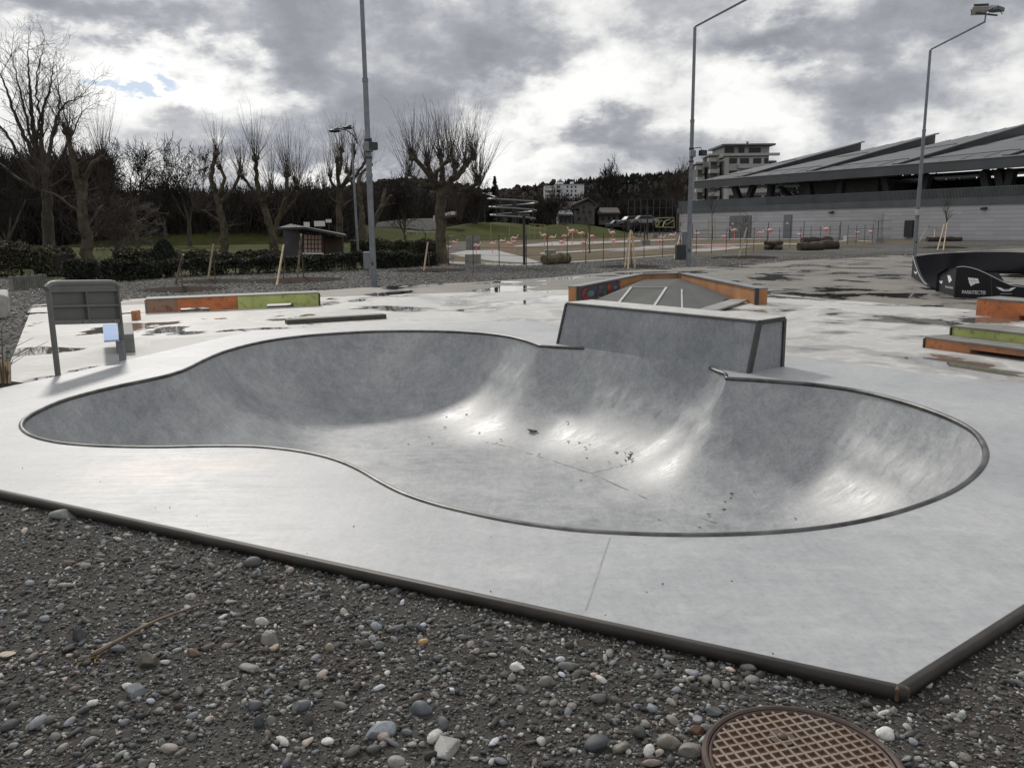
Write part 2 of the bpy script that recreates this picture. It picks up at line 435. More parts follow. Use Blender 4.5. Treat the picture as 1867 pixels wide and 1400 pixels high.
M['sheddark'] = mat('dark_slate_boards', (.035, .037, .045), .8, var=.3, vs=3)
M['blind'] = mat('drawn_peach_blind', (.42, .30, .24), .8, var=.25, vs=2, stretch=(6, 6, .3))
M['water'] = mat('wet_metal_slide', (.18, .185, .19), .4, .4, var=.4)

def gravel_ground():
    m, t, b, co = newmat('gravel_ground')
    sx = t.n.new('ShaderNodeSeparateXYZ'); t.l.new(co, sx.inputs[0])
    far = t.ramp(t.math('DIVIDE', sx.outputs[1], 30), [(.2, 0), (.34, 1)])
    v1 = t.n.new('ShaderNodeTexVoronoi'); t.l.new(co, v1.inputs['Vector']); v1.inputs['Scale'].default_value = 95
    v2 = t.n.new('ShaderNodeTexVoronoi'); t.l.new(co, v2.inputs['Vector']); v2.inputs['Scale'].default_value = 14
    n = t.noise(co, 1.5, 6, .6); nf = t.noise(co, 40, 6, .7)
    near = t.mix(t.ramp(n, [(.4, 0), (.62, 1)]), (.050, .045, .040), (.062, .061, .058))
    g1 = t.n.new('ShaderNodeRGBToBW'); t.l.new(v1.outputs['Color'], g1.inputs[0])
    near = t.mix(t.ramp(g1.outputs[0], [(.62, 0), (.95, .55)]), near, (.13, .125, .115))
    g2 = t.n.new('ShaderNodeRGBToBW'); t.l.new(v2.outputs['Color'], g2.inputs[0])
    farc = t.ramp(g2.outputs[0], [(.1, (.05, .05, .048)), (.5, (.115, .113, .108)), (.92, (.20, .198, .19))])
    farc = t.mix(t.ramp(t.noise(co, .25, 6, .6), [(.45, 0), (.62, .75)]), farc, (.062, .054, .043))
    t.put(b.inputs['Base Color'], t.mix(far, near, farc))
    b.inputs['Roughness'].default_value = .9; b.inputs['Specular IOR Level'].default_value = .12
    hh = t.math('ADD', t.math('MULTIPLY', v1.outputs['Distance'], -.6), nf)
    nb = t.bump(hh, .7, .012)
    t.put(b.inputs['Normal'], t.bump(t.math('MULTIPLY', v2.outputs['Distance'], far), 1.0, -.05, nb))
    return m
M['gravel'] = gravel_ground()

def wet_slab(name, c1, c2, wetc, puddle, dirt=None, sc=1.0):
    m, t, b, co = newmat(name)
    n = t.noise(co, .45 * sc, 8, .62, .3); f = t.noise(co, 6, 10, .7)
    c = t.mix(t.ramp(t.math('ADD', t.math('MULTIPLY', n, .6), t.math('MULTIPLY', f, .4)), [(.40, 0), (.60, 1)]), c2, c1)
    w0 = t.noise(t.mapping(co, (1, 1, 1), loc=(4, 2, 0)), .62 * sc, 6, .55, .3)
    small = t.noise(co, 2.6, 5, .6, .5)
    w = t.math('MULTIPLY_ADD', small, .10, w0)
    p = puddle + .05
    damp = t.ramp(w, [(p - .075, 0), (p - .045, .5), (p, 1)])
    rim = t.ramp(w, [(p - .10, 0), (p - .08, 1), (p - .055, 0)])
    wet = t.ramp(w, [(p, 0), (p + .018, 1)])
    dots = t.ramp(t.noise(co, 1.9, 5, .6, .8), [(.66, 0), (.71, 1)])
    c = t.mix(t.math('MULTIPLY', rim, .35), c, tuple(min(1, x * 1.3) for x in c1))
    c = t.mix(t.math('MULTIPLY', dots, .55), c, wetc)
    c = t.mix(t.math('MULTIPLY', damp, .6), c, wetc)
    c = t.mix(wet, c, tuple(x * .7 for x in wetc))
    t.put(b.inputs['Base Color'], c)
    ro = t.math('MULTIPLY_ADD', f, .2, .56)
    ro = t.math('MULTIPLY', ro, t.math('MULTIPLY_ADD', t.math('MAXIMUM', damp, dots), -.35, 1))
    t.put(b.inputs['Roughness'], t.math('MULTIPLY', ro, t.math('MULTIPLY_ADD', wet, -.95, 1)))
    t.put(b.inputs['Specular IOR Level'], t.math('MULTIPLY_ADD', wet, .25, .3))
    dry = t.math('SUBTRACT', 1, wet)
    t.put(b.inputs['Normal'], t.bump(t.math('MULTIPLY', t.noise(co, 60, 4), dry), .12, .004))
    return m
M['plaza'] = wet_slab('wet_pale_concrete', (.47, .465, .45), (.37, .37, .36), (.20, .185, .17), .565)
M['asphalt'] = wet_slab('wet_grey_brown_paving', (.20, .185, .16), (.12, .112, .098), (.075, .068, .06), .54)
M['pathc'] = mat('pale_path_concrete', (.29, .29, .285), .8, var=.25, vs=1, spec=.2)
def grass_mat():
    m, t, b, co = newmat('winter_grass')
    n = t.noise(co, .12, 6, .65); f = t.noise(co, 9, 5, .7)
    c = t.mix(t.ramp(n, [(.4, 0), (.6, 1)]), (.036, .041, .014), (.062, .072, .018))
    c = t.mix(t.ramp(f, [(.45, 0), (.7, .6)]), c, (.045, .038, .02))
    t.put(b.inputs['Base Color'], c); b.inputs['Roughness'].default_value = 1
    b.inputs['Specular IOR Level'].default_value = .05
    t.put(b.inputs['Normal'], t.bump(f, .6, .05))
    return m
M['grass'] = grass_mat()
def tone_mat(name, rough=.75, spec=.35, bs=70):
    m, t, b, co = newmat(name)
    a = t.n.new('ShaderNodeAttribute'); a.attribute_name = 'tone'
    n = t.noise(co, 90, 5, .65)
    c = t.mix(t.ramp(n, [(.35, 0), (.7, .45)]), a.outputs['Color'], (.02, .02, .02), 'MIX')
    t.put(b.inputs['Base Color'], c); b.inputs['Roughness'].default_value = rough
    b.inputs['Specular IOR Level'].default_value = spec
    t.put(b.inputs['Normal'], t.bump(t.noise(co, 220, 4), .25, .002))
    return m
M['pebble'] = tone_mat('river_pebble')

# ------------------------------------------------------------------ skate bowl
DZ = .13
deck_px = [(-430, 800), (107, 685), (460, 602), (955, 584), (1428, 647), (2391, 770), (1640, 1250)]
deck_w = [G(x, y, DZ) for x, y in deck_px]
deck2 = [(q.x, q.y) for q in deck_w]
cen = sum((Vector(q) for q in deck2), Vector((0, 0))) / len(deck2)
deck_in = [tuple(cen + (Vector(q) - cen) * .985) for q in deck2]
# the rim of the bowl, starting at the box wall (far side), anticlockwise in the picture
rim_parts = [
    [(1060, 635), (1022, 632.5), (985, 630)],
    [(985, 630), (960, 621.5), (930, 614), (895, 609), (850, 605.5), (800, 603.5), (740, 603), (680, 604), (620, 607), (560, 611.5), (500, 619),
     (450, 629), (405, 642), (372, 656), (350, 667), (330, 676), (300, 685), (260, 693.5), (210, 704), (160, 716), (115, 729), (80, 743), (54, 757), (40, 770), (41, 783), (60, 796), (100, 806.5),
     (150, 812), (210, 815), (290, 816), (380, 814.5), (460, 815), (520, 820), (570, 828), (615, 840), (655, 857), (695, 880), (735, 900), (790, 919), (850, 934), (920, 949), (990, 960),
     (1060, 968), (1150, 973.5), (1240, 976), (1330, 975), (1420, 970.5), (1510, 961), (1600, 944), (1680, 920), (1740, 894), (1780, 864), (1797, 836), (1794, 811),
     (1778, 788), (1748, 769), (1700, 749), (1640, 730), (1560, 711), (1480, 700), (1400, 693.5), (1325, 689)],
    [(1325, 689), (1322, 681), (1307, 675.5), (1283, 671.5)]]
def smooth_line(P, step):
    out = []
    for i in range(len(P) - 1):
        a, b = P[i], P[i + 1]; z = P[i - 1] if i else a * 2 - b; c = P[i + 2] if i + 2 < len(P) else b * 2 - a
        k = max(1, int((b - a).length / step))
        for j in range(k):
            t = j / k
            out.append(.5 * ((2 * a) + (b - z) * t + (2 * z - 5 * a + 4 * b - c) * t * t + (3 * a - z - 3 * b + c) * t ** 3))
    return out + [P[-1]]
FL, FR, BR = G(1017, 627, DZ), G(1365, 680, DZ), G(1425, 668, DZ)
def on_front(q): d = (FR - FL).normalized(); return FL + d * (q - FL).dot(d)
rim = []
for part in rim_parts:
    w = [G(x, y, DZ) for x, y in part]
    if part is rim_parts[0]: w[0] = on_front(w[0])
    if part is rim_parts[-1]: w[-1] = on_front(w[-1])
    w = smooth_line(w, .05)
    rim += w if not rim else w[1:]
A_, B_ = rim[0], rim[-1]
back = [A_ + (B_ - A_) * (i / 40) for i in range(1, 40)][::-1]
loop = [(q.x, q.y) for q in rim] + [(q.x, q.y) for q in back]
LP = np.array(loop)
def rim_dist(P):
    best = np.full(len(P), 1e9); a = LP; b = np.roll(LP, -1, 0); d = b - a; L2 = (d * d).sum(1)
    for i in range(0, len(P), 2000):
        q = P[i:i + 2000, None, :] - a[None]
        t = np.clip((q * d[None]).sum(2) / L2[None], 0, 1)
        e = q - t[..., None] * d[None]
        best[i:i + 2000] = np.sqrt((e * e).sum(2).min(1))
    return best
DEPTH, RAD = 1.12, 1.60
HOR = math.sqrt(RAD ** 2 - (RAD - DEPTH) ** 2)
bowl = thing('skate_bowl', 'pale concrete skate bowl with steel coping and a raised wedge wall at its far side', 'skate bowl', (0, 7, 0))
# deck
deck_me = sheet('deck', [deck2], [loop], [], lambda x, y: DZ, M['deck']); link('deck', deck_me, bowl)
# basin
xs = np.arange(LP[:, 0].min(), LP[:, 0].max(), .055); ys = np.arange(LP[:, 1].min(), LP[:, 1].max(), .055)
gx, gy = np.meshgrid(xs, ys); gx[::2] += .0275
P = np.stack([gx.ravel(), gy.ravel()], 1); P = P[inside(loop, P[:, 0], P[:, 1])]
nrm = np.roll(LP, -1, 0) - np.roll(LP, 1, 0); nrm = np.stack([-nrm[:, 1], nrm[:, 0]], 1); nrm /= np.linalg.norm(nrm, axis=1, keepdims=True)
if not inside(loop, LP[5:6, 0] + nrm[5, 0] * .05, LP[5:6, 1] + nrm[5, 1] * .05)[0]: nrm = -nrm
extra = [P[rim_dist(P) > .27]]
for s in (.02, .05, .09, .14, .2):
    Q = LP + nrm * s; Q = Q[inside(loop, Q[:, 0], Q[:, 1])]; extra.append(Q[rim_dist(Q) > s * .97])
extra = np.concatenate(extra)
pts = [Vector(q) for q in loop] + [Vector((q[0], q[1])) for q in extra]
v, e, f, *_ = delaunay_2d_cdt(pts, [(i, (i + 1) % len(loop)) for i in range(len(loop))], [], 0, 1e-5)
VV = np.array([(q.x, q.y) for q in v]); FF = np.array(f)
C = VV[FF].mean(1); FF = FF[inside(loop, C[:, 0], C[:, 1])]
D = rim_dist(VV); D[D < 1e-4] = 0
s = np.clip(D, 0, HOR)
zz = DZ - DEPTH + RAD - np.sqrt(RAD ** 2 - (HOR - s) ** 2)
# soften the creases where two transitions meet
E = np.concatenate([FF[:, [0, 1]], FF[:, [1, 2]], FF[:, [2, 0]]]); E = np.concatenate([E, E[:, ::-1]])
deg = np.bincount(E[:, 0], minlength=len(VV)).clip(1)
wgt = np.clip((D - .05) / .75, 0, 1) ** 1.2 * .9
for _ in range(9):
    av = np.bincount(E[:, 0], weights=zz[E[:, 1]], minlength=len(VV)) / deg
    zz = zz + wgt * (av - zz)
BV = np.column_stack([VV, zz])
a, b, c = VV[FF[:, 0]], VV[FF[:, 1]], VV[FF[:, 2]]
cr = (b[:, 0] - a[:, 0]) * (c[:, 1] - a[:, 1]) - (b[:, 1] - a[:, 1]) * (c[:, 0] - a[:, 0])
FF[cr < 0] = FF[cr < 0][:, ::-1]
link('basin', mesh_np('basin', BV, FF, M['basin'], True), bowl)
def basin_z(x, y):
    k = ((VV[:, 0] - x) ** 2 + (VV[:, 1] - y) ** 2).argmin(); return zz[k]
def basin_hit(px, py):                      # where the view through a photo point meets the basin
    d = ray(px, py); t = (DZ - CAMZ) / d.z
    while True:
        q = CAM + d * t
        if q.z <= basin_z(q.x, q.y) or t > 40: return q
        t += .015
# coping
mb = MB(); mb.tube([(q.x, q.y, DZ - .007) for q in rim], .0215, 10); mb.build('coping', M['coping'], bowl)
# steel edge along the gravel
edge = [deck_w[i] for i in (0, 6, 5)]
prof = [(-.008, -.046), (-.008, .002), (.0, .004), (.010, .004)] + [(.016 + .016 * math.sin(k * math.pi / 8), -.021 + .025 * math.cos(k * math.pi / 8)) for k in range(9)]
sv, sf = seg_sweep([tuple(q) for q in edge], prof)
mb = MB(); mb.add(sv, sf, 0, True); edge_o = mb.build('edge_beam', M['rust'], bowl)
mb = MB(); q = deck_w[6]; d1 = (deck_w[0] - q).normalized(); d2 = (deck_w[5] - q).normalized()
for d in (d1, d2):
    n_ = Vector((d.y, -d.x, 0)); n_ = n_ if n_.dot(q - Vector((*cen, DZ))) > 0 else -n_
    mb.beam(q + n_ * .011 - d * .003 + Vector((0, 0, -.021)), q + n_ * .011 + d * .014 + Vector((0, 0, -.021)), .046, .052)
mb.build('corner_weld', M['rust2'], bowl, .018)
sv, sf = seg_sweep([tuple(q) for q in [deck_w[5], deck_w[4], deck_w[3], deck_w[2], deck_w[1], deck_w[0]]], [(0, -.001), (.012, -.001), (.012, -.25), (0, -.25)])
mb = MB(); mb.add(sv, sf); mb.build('slab_side', M['block'], bowl)
sv, sf = seg_sweep([tuple(q) for q in edge], [(0, -.047), (.012, -.047), (.012, -.30), (0, -.30)])
mb = MB(); mb.add(sv, sf); mb.build('slab_side', M['blackcap'], bowl)  # slab side coloured near-black, painting in the shadow gap under the edge beam
def groove(a, b, w=.007, z=DZ):
    mb = MB(); d = (b - a).normalized(); n_ = Vector((-d.y, d.x, 0)) * w / 2; u = Vector((0, 0, .0015))
    mb.add([a - n_ + u, b - n_ + u, b + n_ + u, a + n_ + u], [(0, 1, 2, 3)]); mb.build('joint', M['joint'], bowl)
groove(G(1112, 980, DZ), G(1068, 1112, DZ))
for pl_ in ([(926, 814), (1000, 838), (1077, 863), (1190, 914), (1325, 961)], [(1077, 863), (1150, 845)], [(880, 805), (926, 814)]):
    Q = []
    for i in range(len(pl_) - 1):
        for k in range(12): s_ = k / 12; Q.append(basin_hit(pl_[i][0] + (pl_[i + 1][0] - pl_[i][0]) * s_, pl_[i][1] + (pl_[i + 1][1] - pl_[i][1]) * s_))
    mb = MB(); vs_ = []
    for i, q in enumerate(Q):
        d = (Q[min(i + 1, len(Q) - 1)] - Q[max(i - 1, 0)]).normalized(); n_ = Vector((-d.y, d.x, 0)) * .0035; vs_ += [q - n_ + Vector((0, 0, .004)), q + n_ + Vector((0, 0, .004))]
    mb.add(vs_, [(2 * i, 2 * i + 1, 2 * i + 3, 2 * i + 2) for i in range(len(Q) - 1)]); mb.build('joint', M['seam'], bowl)
# raised wedge wall
FL, FR, BR = G(1017, 627, DZ), G(1365, 680, DZ), G(1425, 668, DZ)
hb = ztop(BR, 581)
TFR = G(1384, 588, hb); TBR = Vector((BR.x, BR.y, hb)); TFL = G(1033, 554, hb)
TBL = TFL + (TBR - TFR); BL = FL + (BR - FR)
wedge = MB(); up4 = Vector((0, 0, .004))
wedge.hexa([FL, FR, BR, BL, TFL, TFR, TBR, TBL]); wo = wedge.build('wedge_wall', M['wedge'], bowl)
mb = MB(); o1 = Vector((0, 0, .003))
mb.hexa([TFL + o1, TFR + o1, TBR + o1, TBL + o1, TFL + o1 * 8, TFR + o1 * 8, TBR + o1 * 8, TBL + o1 * 8]); mb.build('top_slab', M['wedge_top'], wo)
rn = (BR - FR).cross(Vector((0, 0, 1))).normalized()
if rn.x < 0: rn = -rn
fn = (FR - FL).cross(TFL - FL).normalized()
if fn.y > 0: fn = -fn
mb = MB(); off = rn * .006
for a, b in ((FR, TFR), (BR, TBR), (TFR, TBR)):
    mb.beam(a + off, b + off, .045 if a is not FR else .07, .03, upv=rn)
mb.beam(FL + fn * .004, TFL + fn * .004, .03, .03, upv=fn)
mb.beam(TFL + fn * .003, TFR + fn * .003, .022, .022, upv=fn)
mb.beam(TFL + fn * .003, TFL + fn * .003 + (TFR - TFL) * .001, .02, .02, upv=fn)
mb.build('steel_trim', M['trim'], wo)

# ------------------------------------------------------------------ ground sheets
gp = []
for x in np.arange(-70, 71, 2.5):
    for y in np.arange(-12, 80, 2.5): gp.append((x + .01, y))
for x in np.arange(-900, 901, 60):
    for y in np.arange(-300, 1300, 60):
        if abs(x) > 75 or y < -15 or y > 85: gp.append((x + .02, y))
big = [(-1500, -600), (1500, -600), (1500, 1600), (-1500, 1600)]
gnd = structure(link('ground', sheet('ground', [big], [deck_in], gp, gz, M['gravel'])))
asp = [(45, 577), (60, 556), (211, 547), (400, 537), (582, 530), (680, 523), (850, 515), (1000, 506.5), (1150, 493), (1270, 487), (1450, 475), (1560, 469.5), (1660, 464), (1867, 452), (2391, 438),
       (2391, 640), (1000, 612), (300, 612)]
fill = [(x + .013, y + .017) for x in np.arange(-30, 50, 2.5) for y in np.arange(4, 60, 2.5)]
def zoff(o): return lambda x, y: gz(x, y) + o
aw = [Gt(x, y, .012) for x, y in asp]; aw2 = [(q.x, q.y) for q in aw]
fa = [q for q in fill if inside(aw2, [q[0]], [q[1]])[0]]
structure(link('asphalt', sheet('asphalt', [aw2], [deck_in], fa, zoff(.012), M['asphalt'])))
plz = [(3, 700), (58, 562), (215, 557), (420, 549), (590, 542), (720, 537), (1050, 528), (1380, 541), (1560, 549), (1867, 572), (2391, 615), (2391, 790), (1000, 720), (30, 740)]
pw = [Gt(x, y, .017) for x, y in plz]; pw2 = [(q.x, q.y) for q in pw]
fa = [q for q in fill if inside(pw2, [q[0]], [q[1]])[0]]
structure(link('plaza', sheet('plaza', [pw2], [deck_in], fa, zoff(.017), M['plaza'])))
# ------------------------------------------------------------------ foreground: manhole, stones, stick, gravel
def lumpy(c, r, seed, nu=18, nv=12, rot=None, flat=.25, ang=0.0):
    rg = random.Random(seed)
    ws = [(Vector((rg.gauss(0, 1), rg.gauss(0, 1), rg.gauss(0, 1))).normalized(), rg.uniform(.05, .17)) for _ in range(5)]
    cuts = [(Vector((rg.gauss(0, 1), rg.gauss(0, 1), rg.gauss(0, .8))).normalized(), rg.uniform(.48, .74)) for _ in range(int(ang * 11))]
    def warp(d):
        k = 1 + sum(a * math.sin(3 * d.dot(w) + i) for i, (w, a) in enumerate(ws)) * .7
        for n, h in cuts:
            q = d.dot(n)
            if q > .05: k = min(k, h / q) if ang < .7 else min(k, h / q * .94 + .0)
        return k
    return dict(c=c, r=r, nu=nu, nv=nv, rot=rot, warp=warp)
stones = [  # px, py, width, height in photo pixels, colour, angular, label
    (490, 1163, 42, 26, (.17, .165, .15), .9, 'grey-tan blocky stone with a blunt cut end, lying alone right of the stick'),
    (271, 1203, 50, 33, (.10, .09, .065), .8, 'long olive-brown stone tilted up to the right, below the stick'),
    (353, 1190, 30, 17, (.13, .085, .06), .8, 'small reddish-brown angular stone right of the olive stone'),
    (244, 1259, 46, 25, (.15, .165, .18), .9, 'slate-blue flat slab-shaped stone near the lower left of the gravel'),
    (147, 1158, 33, 27, (.045, .048, .05), .5, 'charcoal rounded stone above the lower end of the stick'),
    (454, 1216, 34, 13, (.15, .155, .15), .1, 'flat grey oval pebble below the blocky stone'),
    (121, 939, 42, 17, (.15, .155, .15), .1, 'low grey rounded stone close to the rusty edge at far left'),
    (943, 1215, 25, 22, (.62, .62, .60), .3, 'bright white pebble in the middle of the foreground gravel'),
    (998, 1243, 26, 19, (.19, .175, .165), 0, 'smooth brownish-grey round pebble just right of the white pebble'),
    (769, 1292, 33, 25, (.11, .125, .14), 0, 'smooth dark slate-blue egg-shaped pebble above the speckled slab'),
    (692, 1330, 52, 29, (.20, .215, .24), .3, 'large pale blue-grey stone left of the speckled slab'),
    (812, 1350, 62, 58, (.25, .25, .24), .9, 'big speckled pale granite slab half buried at the bottom'),
    (724, 1389, 32, 25, (.25, .245, .23), 0, 'pale round pebble at the bottom edge, below the blue-grey stone'),
    (1090, 1356, 46, 28, (.040, .046, .055), .3, 'blue-black stone at the bottom, the darkest of its neighbours'),
    (1131, 1362, 27, 20, (.17, .155, .125), 0, 'tan rounded pebble touching the blue-black stone'),
    (1218, 1351, 36, 29, (.20, .185, .16), 0, 'beige oval pebble left of the manhole cover'),
    (1256, 1367, 40, 22, (.15, .14, .125), .1, 'grey-brown long pebble against the manhole rim'),
    (1371, 1213, 33, 23, (.22, .205, .18), 0, 'taupe rounded stone beside the rusty edge above the manhole'),
    (1441, 1233, 16, 12, (.55, .55, .52), .3, 'small white stone right of the taupe stone by the edge'),
    (1612, 1335, 33, 23, (.68, .68, .66), 0, 'white round pebble with a dark dot, right of the manhole cover'),
    (463, 1027, 28, 18, (.065, .065, .065), 0, 'dark rounded stone left of the middle, just below the rusty edge'),
    (546, 1286, 32, 21, (.13, .14, .15), .1, 'blue-grey pebble in the cluster left of the slate-blue egg'),
    (465, 1286, 25, 20, (.075, .08, .09), .1, 'dark grey-blue pebble at the left of the pebble cluster'),
    (564, 1310, 20, 27, (.10, .092, .085), .3, 'brown upright pebble below the blue-grey cluster pebble'),
    (472, 1316, 22, 26, (.055, .058, .064), .2, 'dark upright pebble below the pebble cluster'),
    (1270, 1312, 20, 15, (.24, .25, .27), .3, 'shiny pale grey pebble above the beige oval one'),
    (1302, 1298, 34, 15, (.085, .092, .095), .8, 'dark angular stone touching the top left of the manhole'),
    (310, 1363, 32, 13, (.22, .20, .175), 0, 'flat tan pebble near the bottom left'),
    (771, 1169, 19, 12, (.42, .27, .11), .2, 'small orange-yellow pebble left of the white pebble'),
    (13, 1193, 26, 11, (.30, .25, .18), .1, 'flat cream pebble at the left edge of the photo'),
    (812, 1089, 20, 14, (.20, .20, .19), .5, 'pale angular pebble just below the rusty edge in the middle'),
    (497, 1181, 24, 9, (.20, .15, .09), .4, 'thin ochre stone lying under the blocky grey stone'),
    (602, 1180, 16, 16, (.27, .235, .18), 0, 'cream round pebble right of the blocky grey stone'),
    (1272, 1330, 28, 20, (.13, .065, .045), .4, 'rusty red-brown stone between the beige pebble and the manhole'),
    (700, 1345, 22, 18, (.24, .19, .165), 0, 'pinkish-brown pebble in front of the large blue-grey stone')]
stone_pos = []
for i, (px, py, w, hh, c, an, lab) in enumerate(stones):
    q = Gt(px, py + hh * .25); k = (q - CAM).dot(fw) / F
    rw, rh = w * k * .54, hh * k * .56
    rot = Matrix.Rotation(R(random.Random(i).uniform(-12, 12)), 3, 'Y') @ Matrix.Rotation(R(random.Random(i + 9).uniform(-25, 25)), 3, 'Z')
    st = MB(); sc = 1 if lab[:3] != 'big' else .55
    bigs = lab.startswith('big')
    L = lumpy((q.x, q.y, q.z + rh * (.42 if not bigs else .12)), (rw, rw * (1.15 if bigs else .75 if hh < w else .6), rh * (.42 if bigs else .95)), 100 + i, rot=rot, ang=an, nu=34, nv=22)
    st.ball(**L)
    big = lab.startswith('big')
    mm = mat('stone_surface', c, .62, var=.3, vs=30, bump=.35, bs=160, bd=.002, speck=110 if not big else 260)
    o = st.build('stone', mm); o.data.set_sharp_from_angle(angle=R(24)); tag(o, lab, 'stone', 'larger stones lying on the foreground gravel'); stone_pos.append((q.x, q.y, rw))

# dry stalk
a = Gt(166, 1205); b = Gt(362, 1106)
root = thing('dry_stalk', 'long dry brown plant stalk lying across the foreground gravel', 'stick', a)
pth = []
for i in range(9):
    t = i / 8; p = a.lerp(b, t); pth.append(p + Vector((.012 * math.sin(t * 7), .01 * math.sin(t * 5 + 1), .022 + .012 * math.sin(t * 4))))
mb = MB(); mb.tube(pth, [.010 - .006 * i / 8 for i in range(9)], 7); mb.build('stalk', mat('dry_stalk_skin', (.15, .105, .07), .7, var=.5, vs=20), root)
mb = MB()
for i in range(14):
    q = a + Vector((random.uniform(-.05, .03), random.uniform(-.03, .03), .01))
    mb.tube([q, q + Vector((random.uniform(-.05, .05), random.uniform(-.03, .03), random.uniform(.0, .03)))], [.003, .001], 4)
mb.build('root_tuft', mat('dry_roots', (.25, .18, .09), .9), root)
for (x0, y0, x1, y1, lab) in [(38, 1250, 68, 1232, 'thin grey twig lying at the left below the cream pebble'), (285, 1041, 291, 1055, 'tiny pale upright straw left of the dark rounded stone'),
                              (920, 1318, 935, 1306, 'short dark twig near the bottom, right of the speckled slab'), (940, 1375, 965, 1362, 'thin pale twig at the bottom right of the speckled slab'),
                              (150, 1393, 186, 1368, 'thin dark twig at the bottom left edge')]:
    a = Gt(x0, y0); b = Gt(x1, y1); mb = MB()
    mb.tube([a + Vector((0, 0, .012)), (a + b) / 2 + Vector((0, 0, .022)), b + Vector((0, 0, .014))], [.003, .0035, .002], 5)
    tag(mb.build('twig', M['stalk'] if 'stalk' in M else M['twig']), lab, 'twig')

# manhole cover
mc = Gt(1461, 1409); mr = .318
q = Gt(1461, 1310); mr = (q - mc).length * 1.0
mh = thing('manhole_cover', 'round rusty cast iron manhole cover with a raised square grid, set in the gravel', 'manhole cover', mc)
M['iron'] = mat('brown_cast_iron', (.085, .056, .046), .55, .35, var=.45, vs=9, c2=(.05, .036, .032), bump=.2, bs=70)
M['ironhi'] = mat('worn_iron_ribs', (.20, .165, .14), .55, .3, var=.4, vs=7, c2=(.17, .12, .085), bump=.15, bs=80)
M['ironrust'] = mat('rusty_iron_pits', (.085, .05, .038), .75, .1, var=.7, vs=4, c2=(.15, .066, .028), bump=.3, bs=50)
z0 = gz(mc.x, mc.y)
def ring(mb, ra, rb, za, zb, n=72):
    vs = []; fs = []
    prof_ = [(ra, za), (ra, zb - .006), (ra + .006, zb), (rb - .006, zb), (rb, zb - .006), (rb, za)]
    for i in range(n):
        t = 2 * math.pi * i / n
        for r_, z_ in prof_: vs.append((mc.x + r_ * math.cos(t), mc.y + r_ * math.sin(t), z_))
    m_ = len(prof_)
    for i in range(n):
        j = (i + 1) % n
        for k in range(m_ - 1): fs.append((i * m_ + k, i * m_ + k + 1, j * m_ + k + 1, j * m_ + k))
    mb.add(vs, fs, 0, False)
mb = MB(); ring(mb, mr * .935, mr, z0 - .05, z0 + .045); mb.build('frame', M['iron'], mh)
mb = MB(); ring(mb, mr * .885, mr * .93, z0 - .05, z0 + .040); lid_r = mb.build('lid_rim', M['iron'], mh)
mb = MB(); n = 64
mb.add([(mc.x + mr * .89 * math.cos(2 * math.pi * i / n), mc.y + mr * .89 * math.sin(2 * math.pi * i / n), z0 + .030) for i in range(n)], [tuple(range(n))]); mb.build('lid', M['ironrust'], mh)
mb = MB(); aR = R(17); sp = .0335
for k in range(-12, 13):
    for t in (0, 1):
        o_ = k * sp; L = math.sqrt(max(0, (mr * .885) ** 2 - o_ ** 2))
        if L < .02: continue
        ax = Vector((math.cos(aR), math.sin(aR), 0)); ay = Vector((-ax.y, ax.x, 0))
        if t: ax, ay = ay, -ax
        cc = Vector((mc.x, mc.y, z0 + .0345 + .0006 * t)) + ay * o_
        mb.beam(cc - ax * L, cc + ax * L, .0078, .009)
mb.build('grid_ribs', M['ironhi'], mh)
mb = MB(); cc = Vector((mc.x - .02, mc.y + mr * .42, z0 + .036)); mb.tube([cc - Vector((0, 0, .01)), cc + Vector((0, 0, .002))], .040, 16); mb.ball(cc + Vector((0, 0, .005)), (.017, .017, .009), 10, 6); mb.build('lifting_boss', M['iron'], mh)

# gravel: pebbles as one mass
rg = np.random.default_rng(5)
def ico(sub):
    bm = bmesh.new(); bmesh.ops.create_icosphere(bm, subdivisions=sub, radius=1); bm.verts.ensure_lookup_table()
    V = np.array([q.co[:] for q in bm.verts]); Fc = np.array([[q.index for q in f.verts] for f in bm.faces]); bm.free(); return V, Fc
def pebble_mass(pos, size, tones, sub):
    V, Fc = ico(sub); n = len(pos); k = len(V)
    ang = rg.uniform(0, 2 * np.pi, n); til = rg.normal(0, .3, n); ax = rg.uniform(0, 2 * np.pi, n)
    sc = np.stack([rg.uniform(.85, 1.45, n), rg.uniform(.6, 1.0, n), rg.uniform(.38, .75, n)], 1) * size[:, None]
    shapes = []
    for i in range(14):
        w = rg.normal(0, 1, (4, 3)); w /= np.linalg.norm(w, axis=1, keepdims=True)
        d = 1 + sum(rg.uniform(.04, .14) * np.sin(rg.uniform(2, 4) * V @ w[j] + j) for j in range(4))
        for _ in range(3):
            c = rg.normal(0, 1, 3); c /= np.linalg.norm(c); t = V @ c; lim = rg.uniform(.6, .9)
            d = np.where(t > .1, np.minimum(d, lim / np.maximum(t, .1)), d)
        shapes.append(V * d[:, None])
    S = np.array(shapes)[rg.integers(0, 14, n)] * sc[:, None, :]
    ca, sa = np.cos(ang), np.sin(ang)
    x = S[..., 0] * ca[:, None] - S[..., 1] * sa[:, None]; y = S[..., 0] * sa[:, None] + S[..., 1] * ca[:, None]; z = S[..., 2]
    cx, sx_ = np.cos(ax)[:, None], np.sin(ax)[:, None]; tl = til[:, None]
    z = z + (x * cx + y * sx_) * tl
    P = np.stack([x + pos[:, 0:1], y + pos[:, 1:2], z + pos[:, 2:3] + (sc[:, 2] * .62)[:, None]], -1)
    FF_ = (Fc[None] + (np.arange(n) * k)[:, None, None]).reshape(-1, 3)
    col = np.repeat(np.concatenate([tones, np.ones((n, 1))], 1), k, 0)
    return P.reshape(-1, 3), FF_, col
